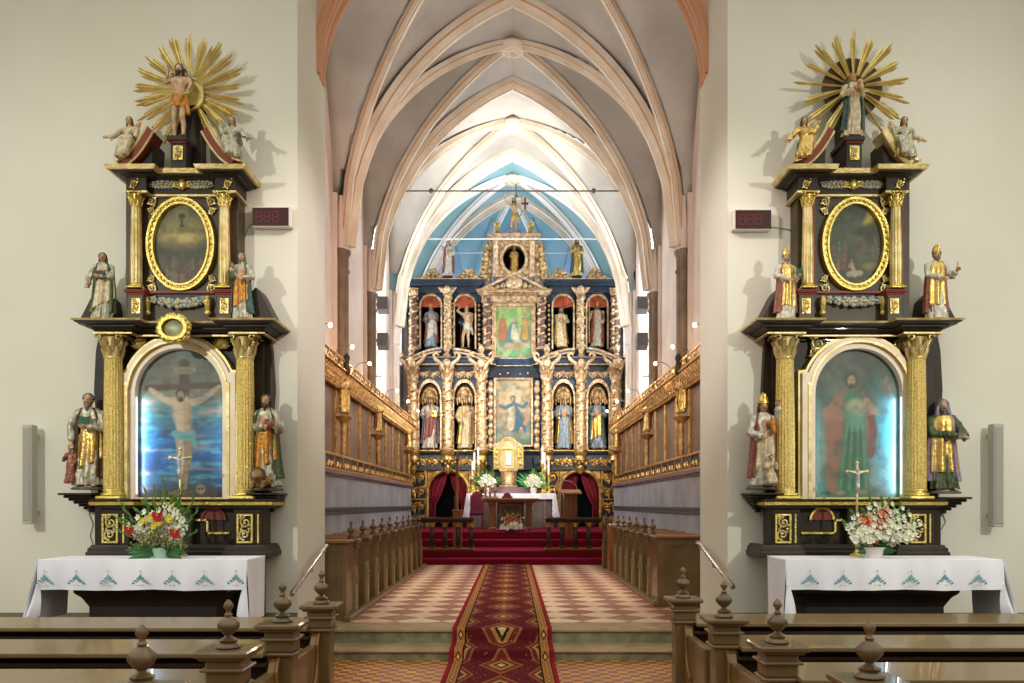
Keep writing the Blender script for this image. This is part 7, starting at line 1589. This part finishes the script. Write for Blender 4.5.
for i, (px, py, sz) in enumerate(((166, 515.5, .05), (138, 529, .042), (183, 532, .048))):
    m = MB(); c_ = (X(px, yB), yB-.16, Z(py, yB)); R1 = []; n = 22
    V = []
    for k in range(n): t = 2*PI*k/n; rr = sz*(1-.32*abs(math.cos((t-PI/2)/2))**6*0+.18*math.cos(2*t)*0); hx = sz*.9*math.sin(t)**1*(1); hz = sz*(.82*math.cos(t)-.3*math.cos(2*t)-.08*math.cos(3*t)); V.append((c_[0]+hx, c_[1]+.012*math.cos(t*2), c_[2]+hz))
    m.loft([[(a_, b2+.006, c2) for a_, b2, c2 in V], V]); an = m.build('anthurium', M_rpetal, r, smooth=True)
    m = MB(); m.cap((c_[0], c_[1]-.008, c_[2]), (c_[0]+.012, c_[1]-.03, c_[2]+sz*.8), .006, .004, 8); m.build('spadix', M_ypetal, an, smooth=True)
m = MB(); rnd = random.Random(3)
for i in range(15):
    a = PI+PI*(i+.5)/15 if False else (-.35+ (PI+.7)*i/14); L_ = rnd.uniform(.2, .28); leaf(m, (cx_, yB-.03, zTL+.06), (cx_+L_*math.cos(a), yB-.12, zTL+.05+L_*.35*math.sin(a)-.02*(1 if i in (0, 14) else 0)), .075, .012)
m.build('broad_leaves', M_leafm, r)
cx_ = X(872, yB); r = empty('bouquet', (cx_, yB, zTR), 'bouquet of white and salmon gladioli in a white pot on the right side altar', 'flowers')
m = MB(); m.lathe(cx_, yB, [(.075, 0), (.09, .07), (.105, .085), (.10, .09)], 24, z0=zTR); m.build('pot', mat('white_pot', '#e2ddd6', .4), r, smooth=True)
for i in range(25):
    t = (i-12)/12; px = 879+38*t+(-1)**i*2; py = 497+24*t*t+(i % 3)*7; col = M_wpetal
    if px < 862 and px > 850 or 876 < px < 886 and i % 2: col = M_opetal
    if -.62 < t < -.3: col = M_opetal; py += 6
    gladiolus((cx_+.04*t, yB+.02*(i % 2), zTR+.08), (X(px, yB), yB-.03-.04*(i % 2), Z(py, yB)), 9, .042 if col is M_wpetal else .05, col, r, open_=.9, name='white_gladiolus' if col is M_wpetal else 'salmon_gladiolus')
m = MB(); rnd = random.Random(6)
for i in range(90): a = rnd.uniform(.0, PI); q = rnd.uniform(.05, .25); bloom(m, (cx_+.02+q*1.1*math.cos(a), yB-.08-rnd.uniform(0, .08), zTR+.14+q*.55*math.sin(a)), rnd.uniform(.018, .03), (math.cos(a)*.4, -1, .3))
m.build('white_blossoms', M_wpetal, r)
leaves(r, (cx_, yB, zTR+.07), 16, .2, .05, yB-.02, 1.1, seed=9)
# ------------------------------------------------------------------ nave pews
def scrolled_edge(s, x, y): pass
def nave_pew(s, xc, yc, zc, label, grp, hb, xo):
    """box pew: square newel with urn finial, sloping book board, panelled front, seat"""
    r = empty('nave_pew', (s*(abs(xc)+1), yc, 0), label, 'pew', grp); hw = .118
    m = MB()
    m.bbox(xc-.075, xc+.075, yc-.075, yc+.075, 0, zc-.17, .01); m.bbox(xc-.098, xc+.098, yc-.098, yc+.098, zc-.19, zc-.17, .006); m.bbox(xc-.085, xc+.085, yc-.085, yc+.085, zc-.17, zc-.045, .01)
    m.bbox(xc-.105, xc+.105, yc-.105, yc+.105, zc-.10, zc-.085, .005); m.bbox(xc-.11, xc+.11, yc-.11, yc+.11, zc-.045, zc-.03, .006); m.bbox(xc-hw-.012, xc+hw+.012, yc-hw-.012, yc+hw+.012, zc-.03, zc, .008); post = m.build('newel', M_pew, r)
    m = MB(); finial(m, xc, yc, zc, .235); m.build('finial', M_pewf, post, smooth=True, angle=60)
    xi = xc+s*.07; a, b_ = sorted((xi, s*xo))
    m = MB(); ya, yb_ = yc-.17, yc+.13; m.prismx([(ya, hb-.035), (ya+.004, hb-.062), (yb_, hb-.028), (yb_, hb)], a, b_); m.build('book_board', M_pewt, r, bevel=.005)
    m = MB(); a2, b2 = sorted((xc+s*.06, s*xo)); m.bbox(a2, b2, yc+.02, yc+.05, .05, hb-.03, .005); m.bbox(a2, b2, yc-.10, yc+.05, hb-.13, hb-.105, .006)
    x_ = a2+.25
    while x_ < b2: m.box(x_-.03, x_+.03, yc+.0, yc+.02, .1, hb-.13); x_ += .62
    m.build('front_board', M_pewd, r)
    m = MB(); m.bbox(a2, b2, yc-.72, yc-.38, .42, .46, .01); m.build('seat', M_pewt, r)
    # carved end panel towards the aisle, with scrolled bracket
    m = MB(); x0, x1 = sorted((xc+s*.005, xc+s*.06)); m.bbox(x0, x1, yc-.70, yc-.05, 0, zc-.27, .01); e_ = m.build('end_panel', M_pew, r)
    m = MB(); xs = sorted((xc+s*.0, xc+s*.045)); P = [(yc-.075, zc-.2), (yc-.12, zc-.22), (yc-.15, zc-.27), (yc-.14, zc-.34), (yc-.17, zc-.46), (yc-.24, zc-.55), (yc-.30, zc-.57), (yc-.30, 0.02), (yc-.075, 0.02)]
    m.prismx(P, *xs); m.tube([(xc-s*.004, y_, z_) for y_, z_ in P[:7]], .012, 6); m.build('scroll_bracket', M_pewe, e_, smooth=True, angle=30)
    return r
M_pewt = mat('worn_book_board', '#8f7a56', .33, col2='#7d6844', nscale=2.5, coat=.4, ndetail=6); M_pewd = mat('dark_brown_board', '#4a3320', .45, col2='#382616', nscale=3)  # front boards are a darker brown than the book boards
M_pewf = mat('polished_finial', '#75603c', .28, col2='#574427', nscale=12, coat=.5); M_pewe = mat('ochre_pew_panel', '#8a6428', .4, col2='#70501e', nscale=4, coat=.3)
names = ['front row', 'second row', 'third row', 'fourth row']
for i, (px, py) in enumerate(((321.5, 603.5), (282.5, 622), (228.5, 648), (142, 687))):
    y = (5.86, 4.88, 3.98, 3.08)[i]; nave_pew(-1, X(px, y), y, Z(py, y), 'brown nave pew with urn finial left of the aisle, %s' % names[i], 'nave pews on the left', EYE-.825, 5.6)
for i, (px, py) in enumerate(((683, 597.5), (724, 617), (777.5, 643), (869.5, 678))):
    y = (6.35, 5.30, 4.36, 3.32)[i]; nave_pew(1, X(px, y), y, Z(py, y), 'brown nave pew with urn finial right of the aisle, %s' % names[i], 'nave pews on the right', EYE-.865, 6.2)
# ------------------------------------------------------------------ handrails on the jambs
M_chr = mat('polished_steel', (.62, .55, .52), .22, .95)
for s, (pa, ya_), (pb, yb_), nm in ((-1, ((301, 592), 7.2), ((328, 546), 8.6), 'left'), (1, ((717, 585), 7.3), ((695, 543), 8.5), 'right')):
    r = empty('handrail', (X(pa[0], ya_), ya_, Z(pa[1], ya_)), 'short polished handrail beside the steps on the %s jamb of the arch' % nm, 'handrail')
    xw = s*(A-.09); m = MB(); a, b_ = Vector((xw, 7.05, Z(pa[1], 7.1))), Vector((xw, 8.3, Z(pb[1], 8.3))); m.tube([a-Vector((0, .02, .015)), a, b_, b_+Vector((0, .05, 0))], .021, 12); m.build('rail', M_chr, r, smooth=True)
    m = MB(); p = a.lerp(b_, .55); m.tube([p, p+Vector((0, 0, -.06)), p+Vector((s*.09, 0, -.08))], .008, 8); p = b_; m.tube([p, p+Vector((0, 0, -.06)), p+Vector((s*.09, 0, -.08))], .008, 8); m.build('wall_bracket', M_chr, r, smooth=True)
    r.location = a
    for c_ in r.children:
        c_.location = Vector((X(pa[0], ya_), ya_, Z(pa[1], ya_)))-a
# ------------------------------------------------------------------ wall fittings
M_wpl = mat('white_plastic', '#d6d4cc', .5); M_disp = mat('dark_red_display', '#3a0d12', .25); M_seg = mat('dim_segment', '#6a1a1e', .4)
for px0, px1, py0, py1, nm, off in ((252, 291.5, 206.5, 227, 'left', (0, 0)), (733, 771.5, 209, 230, 'right', (0, 0))):
    y = 7.47; X0, X1, Z0, Z1 = X(px0, y), X(px1, y), Z(py1, y), Z(py0, y)
    r = empty('number_display', ((X0+X1)/2, y+.04, Z0), 'dark red numeral display in a white case on the %s wall beside the arch' % nm, 'display')
    m = MB(); m.bbox(X0, X1, y, YF, Z0, Z1, .008); m.build('case', M_wpl, r); e = .016; m = MB()
    a, b_ = (X0+.004, X1-e*1.6) if nm == 'left' else (X0+e*1.4, X1-.004)
    m.box(a, b_, y-.004, y+.002, Z0+e*.7, Z1-e*.7); sc_ = m.build('screen', M_disp, r); m = MB()
    for k in range(3):
        cx = a+.03+.075*k+.03; w_, h_ = .026, .045; zc = (Z0+Z1)/2; t = .004
        for (u0, v0, u1, v1) in ((-1, 1, 1, 1), (-1, 0, 1, 0), (-1, -1, 1, -1)): m.box(cx-w_+t, cx+w_-t, y-.007, y-.003, zc+v0*h_-t, zc+v0*h_+t)
        for (u, v) in ((-1, .5), (1, .5), (-1, -.5), (1, -.5)): m.box(cx+u*w_-t, cx+u*w_+t, y-.007, y-.003, zc+v*h_-h_/2+t, zc+v*h_+h_/2-t)
    m.build('digits', M_seg, sc_)
M_spk = mat('speaker_grey', '#b9b7ac', .5)
for px0, px1, py0, py1, nm in ((24.5, 34, 425, 524, 'left'), (991.5, 1001.5, 424, 527, 'right')):
    y = 7.42; X0, X1, Z0, Z1 = X(px0, y), X(px1, y), Z(py1, y), Z(py0, y)
    r = empty('column_speaker', ((X0+X1)/2, y, Z0), 'narrow grey column loudspeaker on the wall at the far %s' % nm, 'loudspeaker')
    m = MB(); m.bbox(X0, X1, y-.04, y+.06, Z0, Z1, .006); m.build('body', M_spk, r); m = MB(); m.bbox(X0+.012, X1-.012, y-.046, y-.038, Z0+.03, Z1-.03, .003); m.build('grille', mat('speaker_grille', '#a3a197', .6), r)
    m = MB(); m.box((X0+X1)/2-.015, (X0+X1)/2+.015, y+.05, YF, Z1-.12, Z1-.08); m.box((X0+X1)/2-.015, (X0+X1)/2+.015, y+.05, YF, Z0+.08, Z0+.12); m.build('bracket', M_spk, r)
def wire(pts, lab):
    m = MB(); m.tube([(X(a, 7.54), 7.54, Z(b_, 7.54)) for a, b_ in pts], .004, 5); tag(m.build('cable', mat('thin_cable', '#8b887a', .6)), lab, 'cable')
wire([(252, 224), (247, 229), (246, 236), (241, 246), (238, 252)], 'thin cable running down from the left number display')
wire([(771, 227), (780, 228), (792, 230), (800, 232)], 'thin cable running right from the right number display')
wire([(92, 505), (89, 514), (93, 524), (90, 536), (94, 548)], 'loose pale cable on the wall left of the left altar pedestal')
wire([(945, 500), (942, 512), (946, 522), (941, 530)], 'loose pale cable on the wall right of the right altar pedestal')
